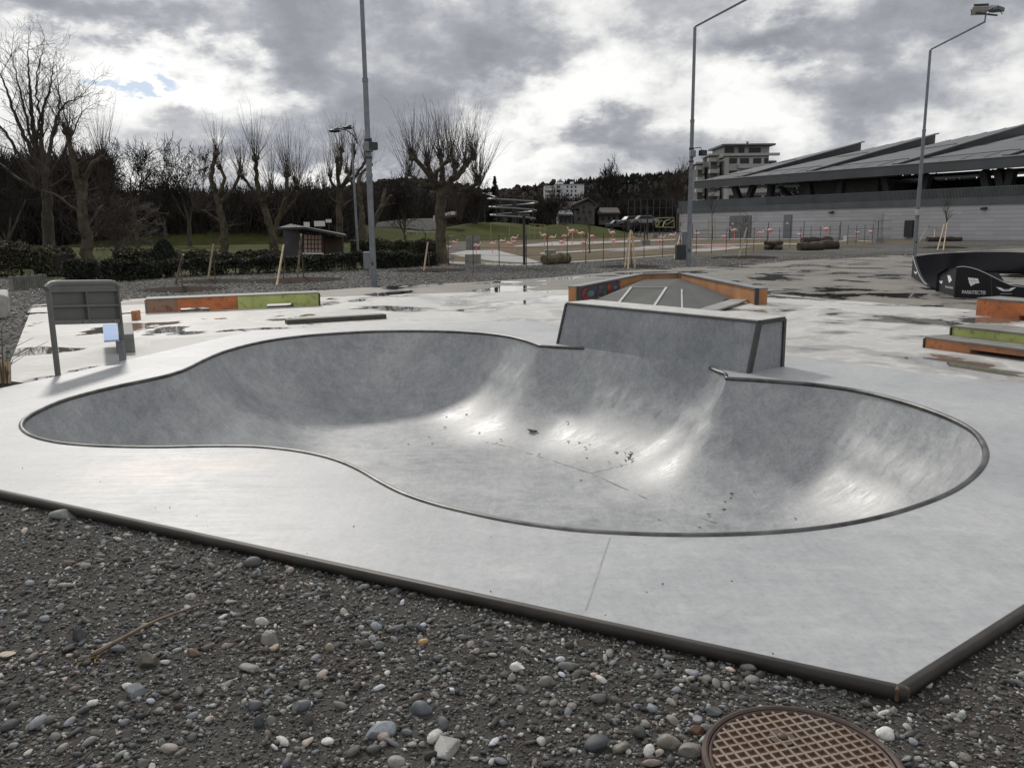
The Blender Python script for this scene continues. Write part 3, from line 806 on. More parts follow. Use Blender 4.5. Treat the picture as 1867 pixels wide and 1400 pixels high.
def rnd_noise(x, y, s, seed):
    r_ = np.random.default_rng(seed); v = 0
    for i in range(6):
        w = r_.normal(0, 1, 2) * s; v = v + np.sin(x * w[0] + y * w[1] + r_.uniform(0, 6))
    return v / 6
def tones_for(n, lift=1.0):
    g = np.clip(rg.lognormal(-2.15, .68, n), .022, .5) * lift
    hue = rg.choice(6, n, p=[.42, .2, .14, .1, .09, .05])
    tint = np.array([[1, .99, .94], [.93, .99, 1.07], [1.06, .97, .86], [.95, 1.02, .93], [1.14, .95, .82], [1.0, 1.0, 1.0]])[hue]
    t = g[:, None] * tint
    wsel = rg.random(n) < .006; t[wsel] = [.5, .5, .47]
    return np.clip(t, 0, .7)
GA = [(-6.2, 6.2), (-9, 9.5), (-9, 3.0), (-3.5, 1.1), (3.0, 1.1), (7.5, 3.8), (7.5, 7.0), (5.2, 4.9)]
def scatter(n, bx, dens):
    x = rg.uniform(bx[0], bx[1], n); y = rg.uniform(bx[2], bx[3], n)
    ok = ~inside([(q.x, q.y) for q in deck_w], x, y)
    ok &= dens(x, y) > rg.random(n)
    ok &= (x - mc.x) ** 2 + (y - mc.y) ** 2 > (mr * 1.01) ** 2
    for (a_, b_, r_) in stone_pos: ok &= (x - a_) ** 2 + (y - b_) ** 2 > (r_ * .9) ** 2
    x, y = x[ok], y[ok]
    return np.stack([x, y, .075 + 0 * x], 1)
def coarse(x, y): return .55 + .75 * rnd_noise(x, y, 1.7, 3) + .5 * rnd_noise(x, y, 5, 4)
PV, PF, PC, off = [], [], [], 0
def addp(r_):
    global off
    PV.append(r_[0]); PF.append(r_[1] + off); PC.append(r_[2]); off += len(r_[0])
edge_d = lambda x, y: np.clip(1.2 - np.abs((y - deck_w[6].y) - (x - deck_w[6].x) * (deck_w[0].y - deck_w[6].y) / (deck_w[0].x - deck_w[6].x)) / .9, 0, 1)
nearw = lambda x, y: np.clip(1.45 - np.hypot(x, y) / 6.5, .0, 1)
box1 = (-6.5, 5.5, 1.2, 7.2)
p_ = scatter(150000, box1, lambda x, y: nearw(x, y) * np.clip(.75 + .35 * rnd_noise(x, y, 2.2, 8), .25, 1)); addp(pebble_mass(p_, rg.uniform(.0025, .0062, len(p_)), tones_for(len(p_), .75), 1)) if False else None
V0, F0 = ico(1)
p_ = scatter(330000, box1, lambda x, y: nearw(x, y) * np.clip(.7 + .45 * rnd_noise(x, y, 2.2, 8), .15, 1)); addp(pebble_mass(p_, rg.uniform(.0028, .0065, len(p_)), tones_for(len(p_), 1.05), 1))
p_ = scatter(85000, box1, lambda x, y: nearw(x, y) * np.clip(.25 + coarse(x, y) + .3 * edge_d(x, y), .2, 1)); addp(pebble_mass(p_, rg.uniform(.006, .0125, len(p_)), tones_for(len(p_), 1.15), 1))
p_ = scatter(13000, box1, lambda x, y: nearw(x, y) * np.clip(coarse(x, y) * .9 + .35 * edge_d(x, y), .05, 1)); addp(pebble_mass(p_, rg.uniform(.012, .021, len(p_)), tones_for(len(p_), 1.15), 2))
p_ = scatter(1000, box1, lambda x, y: nearw(x, y) * np.clip(coarse(x, y), .03, 1)); addp(pebble_mass(p_, rg.uniform(.020, .030, len(p_)), tones_for(len(p_), 1.2), 2))
n = 900; x = rg.uniform(-5, 4, n); y = rg.uniform(2.4, 6, n); ed_ = (y - deck_w[6].y) - (x - deck_w[6].x) * (deck_w[0].y - deck_w[6].y) / (deck_w[0].x - deck_w[6].x)
ok = inside(deck2, x, y) & ~inside(loop, x, y) & (rg.random(n) < np.exp(-ed_ / .35) * .5 + .03)
p_ = np.stack([x[ok], y[ok], DZ + .001 + 0 * x[ok]], 1); addp(pebble_mass(p_, rg.uniform(.0018, .0055, len(p_)), tones_for(len(p_), .7), 1))
me = mesh_np('gravel', np.concatenate(PV), np.concatenate(PF), M['pebble'], True, np.concatenate(PC))
o = stuff(link('gravel', me)); o['label'] = 'dark wet mixed gravel in the foreground'
# coarse pale gravel bank beyond the slab
n = 150000
x = rg.uniform(-26, 34, n); y = rg.uniform(9, 46, n)
ok = ~inside(aw2, x, y) & ~inside(pw2, x, y) & ~inside([(q.x, q.y) for q in deck_w], x, y) & (y < 36 + x * .3) & (np.abs(x) < y * .66 + 1) & ((x > -6) | (y > 12) | (rg.random(n) < .4))
x, y = x[ok], y[ok]; z = np.array([gz(a_, b_) for a_, b_ in zip(x, y)])
r_ = pebble_mass(np.stack([x, y, z], 1), rg.uniform(.012, .034, len(x)), tones_for(len(x), .7) + .085, 1)
o = stuff(link('gravel_bank', mesh_np('gravel_bank', r_[0], r_[1], M['pebble'], True, r_[2]))); o['label'] = 'grey gravel strip beyond the paving'

# dead leaves and scraps on the bowl floor
leafm = [mat('dead_leaf', (.045, .028, .02), .8, var=.5), mat('brown_leaf', (.13, .07, .035), .8, var=.5)]
def leaf(px, py, L, curl, mi, lab, name='dead_leaf', grp='dead leaves scattered in the bowl'):
    q = basin_hit(px, py); z = q.z + .008; an = random.uniform(-.5, .5); mb = MB(); n = 5; P = []
    L = L * (q - CAM).dot(fw) / F
    for i in range(n + 1):
        t = i / n; w = L * .20 * math.sin(math.pi * min(.98, t + .04)) + .001
        ox = (t - .5) * L; oz = curl * L * (abs(t - .5) * 2) ** 2 * .5
        for sgn in (-1, 0, 1):
            P.append((q.x + ox * math.cos(an) - sgn * w * math.sin(an), q.y + ox * math.sin(an) + sgn * w * math.cos(an), z + oz + abs(sgn) * w * .6))
    fs = [(i * 3 + k, i * 3 + k + 1, i * 3 + k + 4, i * 3 + k + 3) for i in range(n) for k in (0, 1)]
    mb.add(P, fs, 0, True); o = mb.build(name, leafm[mi]); so_ = o.modifiers.new('thick', 'SOLIDIFY'); so_.thickness = .0015
    tag(o, lab, 'leaf', grp)
leaf(971, 788, 22, .35, 0, 'largest dark curled leaf, below the left end of the wedge wall')
for k, (dx_, dy_) in enumerate([(0, 0), (5, 4), (-4, 5), (3, -5)]):
    leaf(1146 + dx_, 836 + dy_, 11, .8, 1 if k < 3 else 0, ['brown leaf heaped at the top of the little leaf pile', 'brown leaf at the right of the little leaf pile', 'brown leaf at the left of the little leaf pile', 'dark leaf lying behind the little leaf pile'][k])
small = [(773, 744), (851, 757), (815, 761), (811, 780), (874, 790), (782, 798), (906, 809), (913, 802), (788, 810), (745, 811), (1014, 771), (1034, 770), (983, 829), (1057, 808), (1067, 817), (1076, 812), (1036, 806),
         (1124, 826), (1110, 843), (1132, 848), (1139, 826), (1150, 826), (1059, 877), (1070, 836), (1202, 949), (1326, 902), (1334, 901), (1292, 939), (1276, 963), (1300, 920), (1450, 947), (1320, 930), (1322, 916), (1376, 898), (1332, 909)]
def ordinal(n): return f"{n}{'th' if 10 <= n % 100 <= 20 else {1: 'st', 2: 'nd', 3: 'rd'}.get(n % 10, 'th')}"
small.sort()
for i, (px, py) in enumerate(small):
    leaf(px, py, random.uniform(4, 8), .15, random.random() < .3, f'small dark leaf scrap on the bowl floor, {ordinal(i + 1)} from the left of its group', 'leaf_scrap', 'small leaf scraps on the bowl floor')

# ------------------------------------------------------------------ park furniture and ledges
def ledge_points(fl, fr, tl_py, thick, z=None):
    a = Gt(*fl, .017); b = Gt(*fr, .017); hgt = ztop(a, tl_py) - a.z
    d = (b - a).normalized(); n_ = Vector((-d.y, d.x, 0)); n_ = n_ if n_.y > 0 else -n_
    return a, b, hgt, d, n_ * thick
def notch_box(mb, a, b, hgt, nv, notches, mat=0):   # long block with low openings (t0, t1, height)
    d = b - a; P = [(0, 0)]
    for t0, t1, hh in notches: P += [(t0, 0), (t0, hh), (t1, hh), (t1, 0)]
    P += [(1, 0), (1, hgt), (0, hgt)]
    poly = [a + d * t + Vector((0, 0, z_)) for t, z_ in P]
    # split the notched outline into convex strips
    xs_ = [0] + [t for q in notches for t in (q[0], q[1])] + [1]
    for i in range(len(xs_) - 1):
        lo = notches[(i - 1) // 2][2] if i % 2 else 0
        A = a + d * xs_[i]; B = a + d * xs_[i + 1]
        mb.hexa([A + Vector((0, 0, lo)), B + Vector((0, 0, lo)), B + nv + Vector((0, 0, lo)), A + nv + Vector((0, 0, lo)),
                 A + Vector((0, 0, hgt)), B + Vector((0, 0, hgt)), B + nv + Vector((0, 0, hgt)), A + nv + Vector((0, 0, hgt))], mat)
M['faded'] = mat('weathered_faded_paint', (.24, .12, .075), .7, var=.6, vs=3, c2=(.17, .15, .12), bump=.1, speck=9)
a, b, hgt, d, nv = ledge_points((268, 571), (582, 557), 547, .5)
mid = a.lerp(b, .513)
lg = thing('skate_ledge', 'long low skate ledge, left half orange and right half lime green', 'skate ledge', a)
q_ = a.lerp(mid, .33)
mb = MB(); notch_box(mb, q_, mid - d * .004, hgt, nv, [(.045, .52, .065)]); mb.build('orange_block', M['orange'], lg)
mb = MB(); notch_box(mb, a, q_ - d * .003, hgt, nv, []); mb.build('weathered_block', M['faded'], lg)['label'] = 'weathered brown-grey end of the orange half'
mb = MB(); notch_box(mb, mid, b, hgt, nv, [(.35, .68, .075)]); mb.build('green_block', M['green'], lg)
mb = MB(); u = Vector((0, 0, hgt)); e1 = Vector((0, 0, .02))
q0 = a - nv * .03; q1 = b - nv * .03
mb.hexa([q0 + u + Vector((0, 0, .002)), q1 + u + Vector((0, 0, .002)), b + nv * 1.03 + u + Vector((0, 0, .002)), a + nv * 1.03 + u + Vector((0, 0, .002)), q0 + u + e1, q1 + u + e1, b + nv * 1.03 + u + e1, a + nv * 1.03 + u + e1]); mb.build('top_plate', M['ledge_top'], lg)
mb = MB(); mb.beam(b + d * .012, b + d * .012 + u, .03, .03); mb.build('end_post', M['blackcap'], lg)
mb = MB(); mb.beam(a - d * .012, a - d * .012 + u, .02, .03); mb.build('end_post', M['block'], lg)

a, b, hgt, d, nv = ledge_points((524, 592), (705, 581), 583.5, .22)
mb = MB(); notch_box(mb, a, b, hgt, nv, []); tag(mb.build('low_curb', M['darkcurb'], None, .008), 'low dark grey curb block alone on the pale slab behind the bowl', 'curb')

# funbox: three walled sides round a low ramp
fb = thing('hip_ramp', 'low skate ramp enclosed by an ochre plywood wall with painted graffiti on its left wing', 'skate ramp', Gt(1210, 540, .017))
zb = gz(0, 17) + .017
hw = ztop(G(1054, 551, zb), 524.5)
Wt = [G(1054, 524.5, hw), G(1172, 501, hw), G(1239, 499.5, hw), G(1380, 528, hw)]
Wb = [Vector((q.x, q.y, zb)) for q in Wt]
names = ['left_wing', 'back_wall', 'right_wing']; wings = []
for i in range(3):
    mb = MB(); a, b = Wb[i], Wb[i + 1]; d = (b - a).normalized(); n_ = Vector((-d.y, d.x, 0)) * .22
    n_ = n_ if n_.y > 0 or i != 1 else -n_
    c0 = (Wb[1] + Wb[2]) / 2; ctr = Vector((c0.x, c0.y - 2, 0))
    if (a + n_ - ctr).length < (a - n_ - ctr).length: n_ = -n_
    g = d * .004
    mb.hexa([a + g, b - g, b - g + n_, a + g + n_, Wt[i] + g, Wt[i + 1] - g, Wt[i + 1] - g + n_, Wt[i] + g + n_])
    w = mb.build(names[i], M['orange2'], fb); wings.append((w, a, b, n_))
    mb = MB(); inn = -n_.normalized() * .025; o_ = Vector((0, 0, .003)); o2 = Vector((0, 0, .028))
    mb.hexa([Wt[i] + inn + o_, Wt[i + 1] + inn + o_, Wt[i + 1] + n_ * 1.05 + o_, Wt[i] + n_ * 1.05 + o_, Wt[i] + inn + o2, Wt[i + 1] + inn + o2, Wt[i + 1] + n_ * 1.05 + o2, Wt[i] + n_ * 1.05 + o2])
    mb.build('cap_strip', M['steel'], w)
for q, qt in ((Wb[0], Wt[0]), (Wb[3], Wt[3])):
    mb = MB(); mb.beam(q, qt + Vector((0, 0, .03)), .07, .07); mb.build('corner_post', M['darksteel'], fb)
ztp = zb + .20
tl, tr = G(1151, 525, ztp), G(1215, 525, ztp); bl, br = G(1126, 556, zb + .02), G(1188, 566, zb + .02)
Lf = Vector((Wb[0].x + .3, Wb[0].y + .1, zb + .02)); Rf = G(1345, 556, zb + .02); Rm = G(1290, 568, zb + .02)
wl = Wb[1] + Vector((0, -.1, .2)); wr = Wb[2] + Vector((0, -.1, .2)); rtp = G(1330, 541, zb + .06)
mb = MB(); mb.add([bl, br, tr, tl], [(0, 1, 2, 3)]); mb.build('front_panel', M['ramp'], fb)
mb = MB(); mb.add([Lf, bl, tl, wl], [(0, 1, 2, 3)]); mb.build('side_panel', M['ramp'], fb)
mb = MB(); mb.add([br, Rm, tr], [(0, 1, 2)]); mb.add([Rm, rtp, wr, tr], [(0, 1, 2, 3)]); mb.build('side_panel', M['ramp'], fb)
mb = MB(); mb.add([tl, tr, wr, wl], [(0, 1, 2, 3)]); mb.build('platform', M['ramp'], fb)
for p0, p1, w in ((bl, tl, .05), (br, tr, .05), (tl, tr, .035), (br.lerp(Rm, .55), tr.lerp(rtp, .25), .03)):
    mb = MB(); mb.beam(p0 + Vector((0, 0, .012)), p1 + Vector((0, 0, .012)), w, .02); mb.build('edge_strip', M['alu'], fb)
mb = MB(); c1, c2 = G(1290, 568, zb + .02), G(1348, 550, zb + .02)
mb.beam(c1 + Vector((0, 0, .02)), c2 + Vector((0, 0, .03)), .34, .035); mb.build('run_up_plate', M['pathc'], fb)
# graffiti: coloured letters sprayed on the dark-painted end of the left wing
w, a, b, n_ = wings[0]
d = (b - a).normalized(); out = -n_.normalized() * .004; Lw = (b - a).length; hgw = hw - zb
def spray(name, colr): return mat(name, colr, .6, var=.3, vs=6)
mb = MB(); P = [a + out + Vector((0, 0, .005)), a + d * Lw * .60 + out + Vector((0, 0, .005)), a + d * Lw * .57 + out + Vector((0, 0, hgw * .97)), a + out + Vector((0, 0, hgw * .97))]
mb.prism(P, out * .3); mb.build('graffiti_ground', spray('dark_green_spray', (.05, .062, .045)), w)
fonts = [('C', .10, .28, (.34, .03, .04)), ('A', .30, .28, (.15, .07, .20)), ('K', .455, .28, (.36, .035, .03)), ('E', .60, .28, (.20, .03, .13))]
def text_mesh(s, size, bold=0.0):
    cu = bpy.data.curves.new('lettering', 'FONT'); cu.body = s; cu.size = size; cu.offset = bold; cu.extrude = .0012
    to = bpy.data.objects.new('lettering', cu); COL.objects.link(to)
    dg = bpy.context.evaluated_depsgraph_get(); me = bpy.data.meshes.new_from_object(to.evaluated_get(dg))
    COL.objects.unlink(to); bpy.data.objects.remove(to); return me
def put_text(s, size, origin, xdir, ydir, m, parent, bold=0.0, wide=1.0, name='lettering', width=None):
    me = text_mesh(s, size, bold); xd = Vector(xdir).normalized(); yd = Vector(ydir).normalized(); nd = xd.cross(yd)
    co = [q.co.copy() for q in me.vertices]
    if width: wide = width / max(1e-6, max(c.x for c in co))
    for q, c in zip(me.vertices, co): q.co = Vector(origin) + xd * (c.x * wide) + yd * c.y + nd * c.z
    me.materials.clear(); me.materials.append(m)
    for pl in me.polygons: pl.material_index = 0
    return link(name, me, parent)
gx0 = Lw * .06
for ch, t, sz, colr in fonts:
    for (ox, kk, cc) in ((.0, .018, tuple(x * .25 for x in colr)), (.0, .002, colr)):
        put_text(ch, hgw * 1.02, a + d * (Lw * (t - .06)) + out * (2.2 if kk > .01 else 3.2) + Vector((0, 0, hgw * .13)), d, (0, 0, 1), spray('spray_paint', cc), w, kk, 1.75, 'graffiti_letter')
for t, z_, r_, cc in [(.16, .4, .13, (.12, .2, .22)), (.20, .62, .07, (.05, .05, .2)), (.52, .45, .09, (.10, .17, .2)), (.07, .6, .07, (.3, .03, .05)), (.42, .6, .08, (.4, .04, .03)), (.12, .15, .08, (.3, .03, .04)), (.30, .7, .06, (.18, .06, .25)), (.36, .2, .07, (.05, .14, .1))]:
    mb = MB(); c_ = a + d * Lw * t + out * 2.6 + Vector((0, 0, hgw * z_))
    mb.add([c_ + d * (r_ * 1.6 * math.cos(k * .6283) * (1 + .2 * (k % 2))) + Vector((0, 0, r_ * .55 * math.sin(k * .6283))) for k in range(10)], [tuple(range(10))]); mb.build('graffiti_patch', spray('spray_paint', cc), w)

# right-hand blocks
a, b, hgt, d, nv = ledge_points((1779, 575), (1867, 584), 546, .55); b = a + d * 2.6
lg = thing('skate_block', 'orange painted skate block with a low dark opening, at the right edge of the slab', 'skate block', a)
mb = MB(); notch_box(mb, a, b, hgt, nv, [(.30, .44, .07)]); mb.build('block_body', M['orange'], lg)
mb = MB(); u = Vector((0, 0, hgt + .003)); e1 = Vector((0, 0, .03))
mb.hexa([a - nv * .02 + u, b - nv * .02 + u, b + nv * 1.02 + u, a + nv * 1.02 + u] + [q + e1 for q in (a - nv * .02 + u, b - nv * .02 + u, b + nv * 1.02 + u, a + nv * 1.02 + u)]); mb.build('top_plate', M['ledge_top'], lg)
a, b, hgt, d, nv = ledge_points((1686, 634), (1867, 659), 617, 1.25); b = a + d * 3.4
st = thing('stepped_manual_pad', 'two-step skate pad, orange lower step and mossy green upper step', 'skate block', a)
mb = MB(); notch_box(mb, a, b, hgt, nv, [(.18, .46, .055)]); mb.build('lower_step', M['oldorange'], st)
mb = MB(); u = Vector((0, 0, hgt + .003)); e1 = Vector((0, 0, .02)); Q = [a - nv * .012 + u, b - nv * .012 + u, b + nv * 1.01 + u, a + nv * 1.01 + u]
mb.hexa(Q + [q + e1 for q in Q]); mb.build('lower_top', M['ledge_top'], st)
z1 = a.z + hgt + .024
a2 = G(1735, 611, z1); d2 = d; h2 = ztop(a2, 596.5) - z1; b2 = a2 + d2 * 3.2; nv2 = nv.normalized() * .55
mb = MB(); notch_box(mb, a2, b2, h2, nv2, []); mb.build('upper_step', M['green'], st)
mb = MB(); u = Vector((0, 0, h2 + .003)); Q = [a2 - nv2 * .03 + u, b2 - nv2 * .03 + u, b2 + nv2 * 1.03 + u, a2 + nv2 * 1.03 + u]; mb.hexa(Q + [q + e1 for q in Q]); mb.build('upper_top', M['ledge_top'], st)
for A_e, hh, pz in ((a, hgt, a.z), (a2, h2, z1)):
    mb = MB(); mb.beam(A_e - d * .012 + Vector((0, 0, .0)), A_e - d * .012 + Vector((0, 0, hh)), .025, .03); mb.build('corner_angle', M['blackcap'], st)

# information board seen from behind
pa, pb = Gt(106, 686, .03), Gt(226, 655, .03)
bd = thing('information_board', 'grey-green metal information board on two legs, seen from behind', 'notice board', (pa + pb) / 2)
def BZ(t, s_): return (ztop(pa, 592) * (1 - s_) + ztop(pa, 516) * s_) * (1 - t) + (ztop(pb, 589) * (1 - s_) + ztop(pb, 514) * s_) * t
d = Vector((pb.x - pa.x, pb.y - pa.y, 0)); Wd = d.length; d.normalize(); n_ = Vector((d.y, -d.x, 0)); n_ = n_ if n_.dot(-pa) > 0 else -n_
def BP(t, s_, o=0.0): return Vector((pa.x, pa.y, 0)) + d * (Wd * t) + n_ * o + Vector((0, 0, BZ(t, s_)))
for t, q in ((0, pa), (1, pb)):
    mb = MB(); mb.beam(q - Vector((0, 0, .1)), BP(t, .97), .034, .05, upv=n_); mb.build('leg', M['boardframe'], bd)
mb = MB(); mb.hexa([BP(.02, 0, -.015), BP(.98, 0, -.015), BP(.98, 0, -.035), BP(.02, 0, -.035), BP(.02, .97, -.015), BP(.98, .97, -.015), BP(.98, .97, -.035), BP(.02, .97, -.035)]); mb.build('panel', M['board'], bd)
for s_, hh in ((.05, .05), (.44, .022), (.80, .022)):
    mb = MB(); mb.beam(BP(.02, s_, .003), BP(.98, s_, .003), hh, .03, upv=n_); mb.build('rail', M['boardframe'], bd)
mb = MB(); mb.beam(BP(.5, .0, .006), BP(.5, .85, .006), .016, .03, upv=n_); mb.build('stile', M['boardframe'], bd)
cap = []
for i in range(17):
    t = i / 16; bow = min(1, min(t, 1 - t) * 7); bow = math.sqrt(1 - (1 - bow) ** 2); cap.append(BP(-.03 + 1.06 * t, .86 + .13 * bow))
mb = MB(); mb.tube(cap, .034, 10); mb.build('top_bar', M['boardframe'], bd)
mb = MB(); mb.hexa([BP(.0, .82, .012), BP(1, .82, .012), BP(1, .82, -.03), BP(0, .82, -.03), BP(.03, .98, .012), BP(.97, .98, .012), BP(.97, .98, -.03), BP(.03, .98, -.03)]); mb.build('header', M['boardframe'], bd)
for t in (.42, .88):
    mb = MB(); q = BP(t, .05, .024); mb.box(q, (.05, .012, .022), math.atan2(d.y, d.x)); mb.build('maker_plate', M['ledge_top'], bd)

# concrete bench with blue seat sheet
f0, f1 = Gt(213, 645, .017), Gt(247, 642, .017); hz_ = ztop(f0, 611) - f0.z
bk = G(241, 587, f0.z + hz_); wv = f1 - f0; lv = Vector((bk.x - f1.x, bk.y - f1.y, 0))
bn = thing('bench', 'low concrete block bench with a pale blue seat sheet, behind the information board', 'bench', f0)
mb = MB(); up_ = Vector((0, 0, hz_)); Q = [f0, f1, f1 + lv, f0 + lv]; mb.hexa(Q + [q + up_ for q in Q]); mb.build('concrete_block', M['block'], bn, .012)
s0 = [G(x, y, f0.z + hz_ + .02) for x, y in ((190, 624), (217, 622), (214, 593), (187, 594))]
mb = MB(); mb.hexa(s0 + [q + Vector((0, 0, .02)) for q in s0]); mb.build('seat_sheet', M['blue'], bn)
for q in (s0[0].lerp(s0[1], .8), s0[3].lerp(s0[2], .8)):
    mb = MB(); mb.box((q.x, q.y + (.12 if q is not s0[3] else -.1), f0.z + hz_ / 2), (.06, .06, hz_ + .03)); mb.build('seat_leg', M['steel'], bn)
q = Gt(221, 590, .017); mb = MB(); mb.box((q.x, q.y + .6, q.z + .08), (.09, .2, .18)); tag(mb.build('wooden_block', M['oldorange'], None, .01), 'small brown upright block standing behind the bench', 'block')

# pale stone block at the left edge
a, b = Gt(-10, 583), Gt(16, 580); h_ = ztop(b, 530) - b.z
mb = MB(); n_ = Vector((-.25, .5, 0)); Q = [a, b, b + n_, a + n_]
Q2 = [q + Vector((0, 0, h_)) for q in Q]; Q2[1] += Vector((.05, 0, -.12)); mb.hexa(Q + Q2); tag(mb.build('boulder_block', M['pale_block'], None, .03), 'pale concrete block standing in the gravel at the left edge', 'concrete block')
# ------------------------------------------------------------------ light masts, lamp, bins
def plane_hit(px, py, a, b):                # photo point on the upright plane through a and b
    d = ray(px, py); t_ = Vector((b[0] - a[0], b[1] - a[1])); n_ = Vector((t_.y, -t_.x, 0)).normalized()
    k = (Vector((a[0], a[1], 0)) - CAM).dot(n_) / d.dot(n_)
    return CAM + d * k
def mast(px, py, label, bend_px=None, arm=(2.3, 1.15), head=True, box_py=None, box_side=1, rot=0.0, low_box=None):
    b = Gt(px, py); Hm = ztop(b, bend_px) if bend_px else 9.0
    root = thing('light_mast', label, 'light mast', b, 'tall floodlight masts round the skate park')
    hs = [0, .34, .62, 1]; rs = [.088, .078, .062, .048]
    mb = MB()
    for i in range(3):
        z0 = b.z + (Hm - b.z) * hs[i] - (.05 if i == 0 else 0); z1 = b.z + (Hm - b.z) * hs[i + 1]
        mb.tube([(b.x, b.y, z0), (b.x, b.y, z1)], [rs[i], rs[i] * .93], 12)
        if i: mb.tube([(b.x, b.y, z0 - .05), (b.x, b.y, z0 + .05)], rs[i - 1] * 1.08, 12)
    mb.build('pole', M['steel'], root)
    ex = Vector((math.cos(rot), math.sin(rot), 0)); top = Vector((b.x, b.y, Hm))
    tip = top + ex * arm[0] + Vector((0, 0, arm[1]))
    mb = MB(); mb.tube([top - Vector((0, 0, .08)), top + Vector((0, 0, .02)), tip], .042, 10); mb.tube([tip - ex * .03, tip + Vector((0, 0, .30))], .035, 8); mb.build('arm', M['steel'], root)
    c = tip + Vector((0, 0, .30))
    mb = MB(); mb.beam(c - ex * .45 + Vector((0, 0, .05)), c + ex * .5 - Vector((0, 0, .05)), .06, .06); mb.build('crossbar', M['darksteel'], root)
    for k, (ox, tilt, yaw) in enumerate(((-.32, R(-28), R(-8)), (.42, R(8), R(38)))):
        rm = Matrix.Rotation(yaw, 3, 'Z') @ Matrix.Rotation(tilt, 3, 'X')
        cc = c + ex * ox + Vector((0, 0, .26))
        def T(x, y, z): return cc + rm @ Vector((x, y, z))
        mb = MB()
        mb.hexa([T(-.36, -.22, -.12), T(.36, -.22, -.12), T(.28, .26, -.16), T(-.28, .26, -.16), T(-.36, -.22, .04), T(.36, -.22, .04), T(.22, .26, .10), T(-.22, .26, .10)])
        fl = mb.build('floodlight', M['steel'] if k else M['signwhite'], root, .01)
        mb = MB(); mb.hexa([T(-.30, -.232, -.10), T(.30, -.232, -.10), T(.30, -.224, -.10), T(-.30, -.224, -.10), T(-.30, -.232, .02), T(.30, -.232, .02), T(.30, -.224, .02), T(-.30, -.224, .02)]); mb.build('lens', M['glass'], fl)
        mb = MB(); mb.tube([c + ex * (ox - .3), T(-.34, 0, -.05)], .016, 6); mb.tube([c + ex * (ox + .3), T(.34, 0, -.05)], .016, 6); mb.build('bracket', M['darksteel'], fl)
    if box_py:
        zb_ = ztop(b, box_py); k = mpp(b.y)
        mb = MB(); mb.box((b.x + .02, b.y - .10, zb_), (.20, .26, .24)); bx = mb.build('control_box', M['steel'], root, .012)
        mb = MB(); mb.tube([(b.x, b.y, zb_ + .16), (b.x, b.y, zb_ + .22)], .10, 12); mb.tube([(b.x, b.y, zb_ - .30), (b.x, b.y, zb_ - .25)], .10, 12); mb.build('clamp', M['darksteel'], root)
        s_ = box_side
        mb = MB(); mb.tube([(b.x, b.y, zb_ + .2), (b.x + s_ * .32, b.y - .1, zb_ + .22), (b.x + s_ * .36, b.y - .1, zb_ + .1)], .018, 6)
        mb.box((b.x + s_ * .40, b.y - .12, zb_ + .02), (.24, .2, .2), .5); mb.build('side_lamp', M['darksteel'], root)
    if low_box:
        z_ = ztop(b, low_box); mb = MB(); mb.box((b.x + .02, b.y - .02, z_), (.24, .24, .26), .3); mb.build('collar_box', M['pale_block'], root, .02)
    mb = MB(); mb.box((b.x - .005, b.y - .088, b.z + .62), (.05, .03, .10)); mb.build('hatch', M['blackcap'], root)
    return root
mast(682, 521, 'tall grey mast in front of the hedge at left, its top out of the picture', None, box_py=269, box_side=.35)
mast(1255, 486, 'tall grey mast left of the hall, its arm bending right out of the picture', 50, box_py=281)
mast(1667, 467, 'tall grey mast by the black track, carrying twin floodlights on its bent arm', 92, low_box=388)

def lamp_post():
    b = Gt(653, 478); b = at(653, 470, 38); b.z = gz(b.x, b.y); root = thing('street_lamp', 'double-armed street lamp in front of the pollarded trees', 'street lamp', b)
    zt_ = ztop(b, 262); k = mpp(38); mb = MB()
    mb.tube([b, (b.x, b.y, b.z + 1.2), (b.x - .05, b.y, zt_)], [.075, .06, .045], 10); mb.build('post', M['steel'], root)
    for x, y, dy_, q in ((610, 239, -.3, [(652, 262), (645, 248), (633, 238), (614, 234)]), (635, 233, .9, [(652, 262), (648, 245), (643, 234), (640, 231)])):
        mb = MB(); pth = [at(a_, c_, 38 + dy_ * i / 3) for i, (a_, c_) in enumerate(q)]; mb.tube(pth, .028, 8); ar = mb.build('arm', M['darksteel'], root)
        p = at(x, y, 38 + dy_); mb = MB(); mb.ball(p, (.28, .16, .075), 12, 6); mb.ball(p + Vector((.05, 0, .06)), (.12, .09, .06), 10, 5); mb.build('lamp_head', M['darksteel'], root)
lamp_post()
q = Gt(1251, 470); q.x -= .0
b = Gt(1240, 474); mb = MB(); mb.box((b.x, b.y, b.z + .32), (.42, .4, .72)); o = mb.build('cabinet', M['darksteel'], None, .02); tag(o, 'low dark square cabinet beside the middle light mast', 'utility cabinet')
root = thing('litter_bin', 'cylindrical grey litter bin on a post, against the middle light mast', 'litter bin', (q.x, q.y - .3, b.z))
c = at(1251, 440, b.y + .6); mb = MB(); mb.tube([(c.x, c.y, c.z - .45), (c.x, c.y, c.z + .42)], .20, 14); mb.build('drum', M['steel'], root)
mb = MB(); mb.tube([(c.x, c.y, c.z + .425), (c.x, c.y, c.z + .46)], .215, 14); mb.build('lid', M['signwhite'], root)
mb = MB(); mb.tube([(c.x, c.y, b.z - .05), (c.x, c.y, c.z - .45)], .03, 8); mb.build('post', M['darksteel'], root)
b = Gt(671, 500); b = at(671, 478, 29); zg = gz(b.x, b.y)
mb = MB(); mb.box((b.x, b.y, ztop(b, 460) - .28), (.27, .3, .58)); mb.tube([(b.x, b.y, zg), (b.x, b.y, ztop(b, 478))], .03, 6); tag(mb.build('junction_box', M['steel'], None, .01), 'small grey junction box standing behind the left mast, by the hedge', 'utility box')

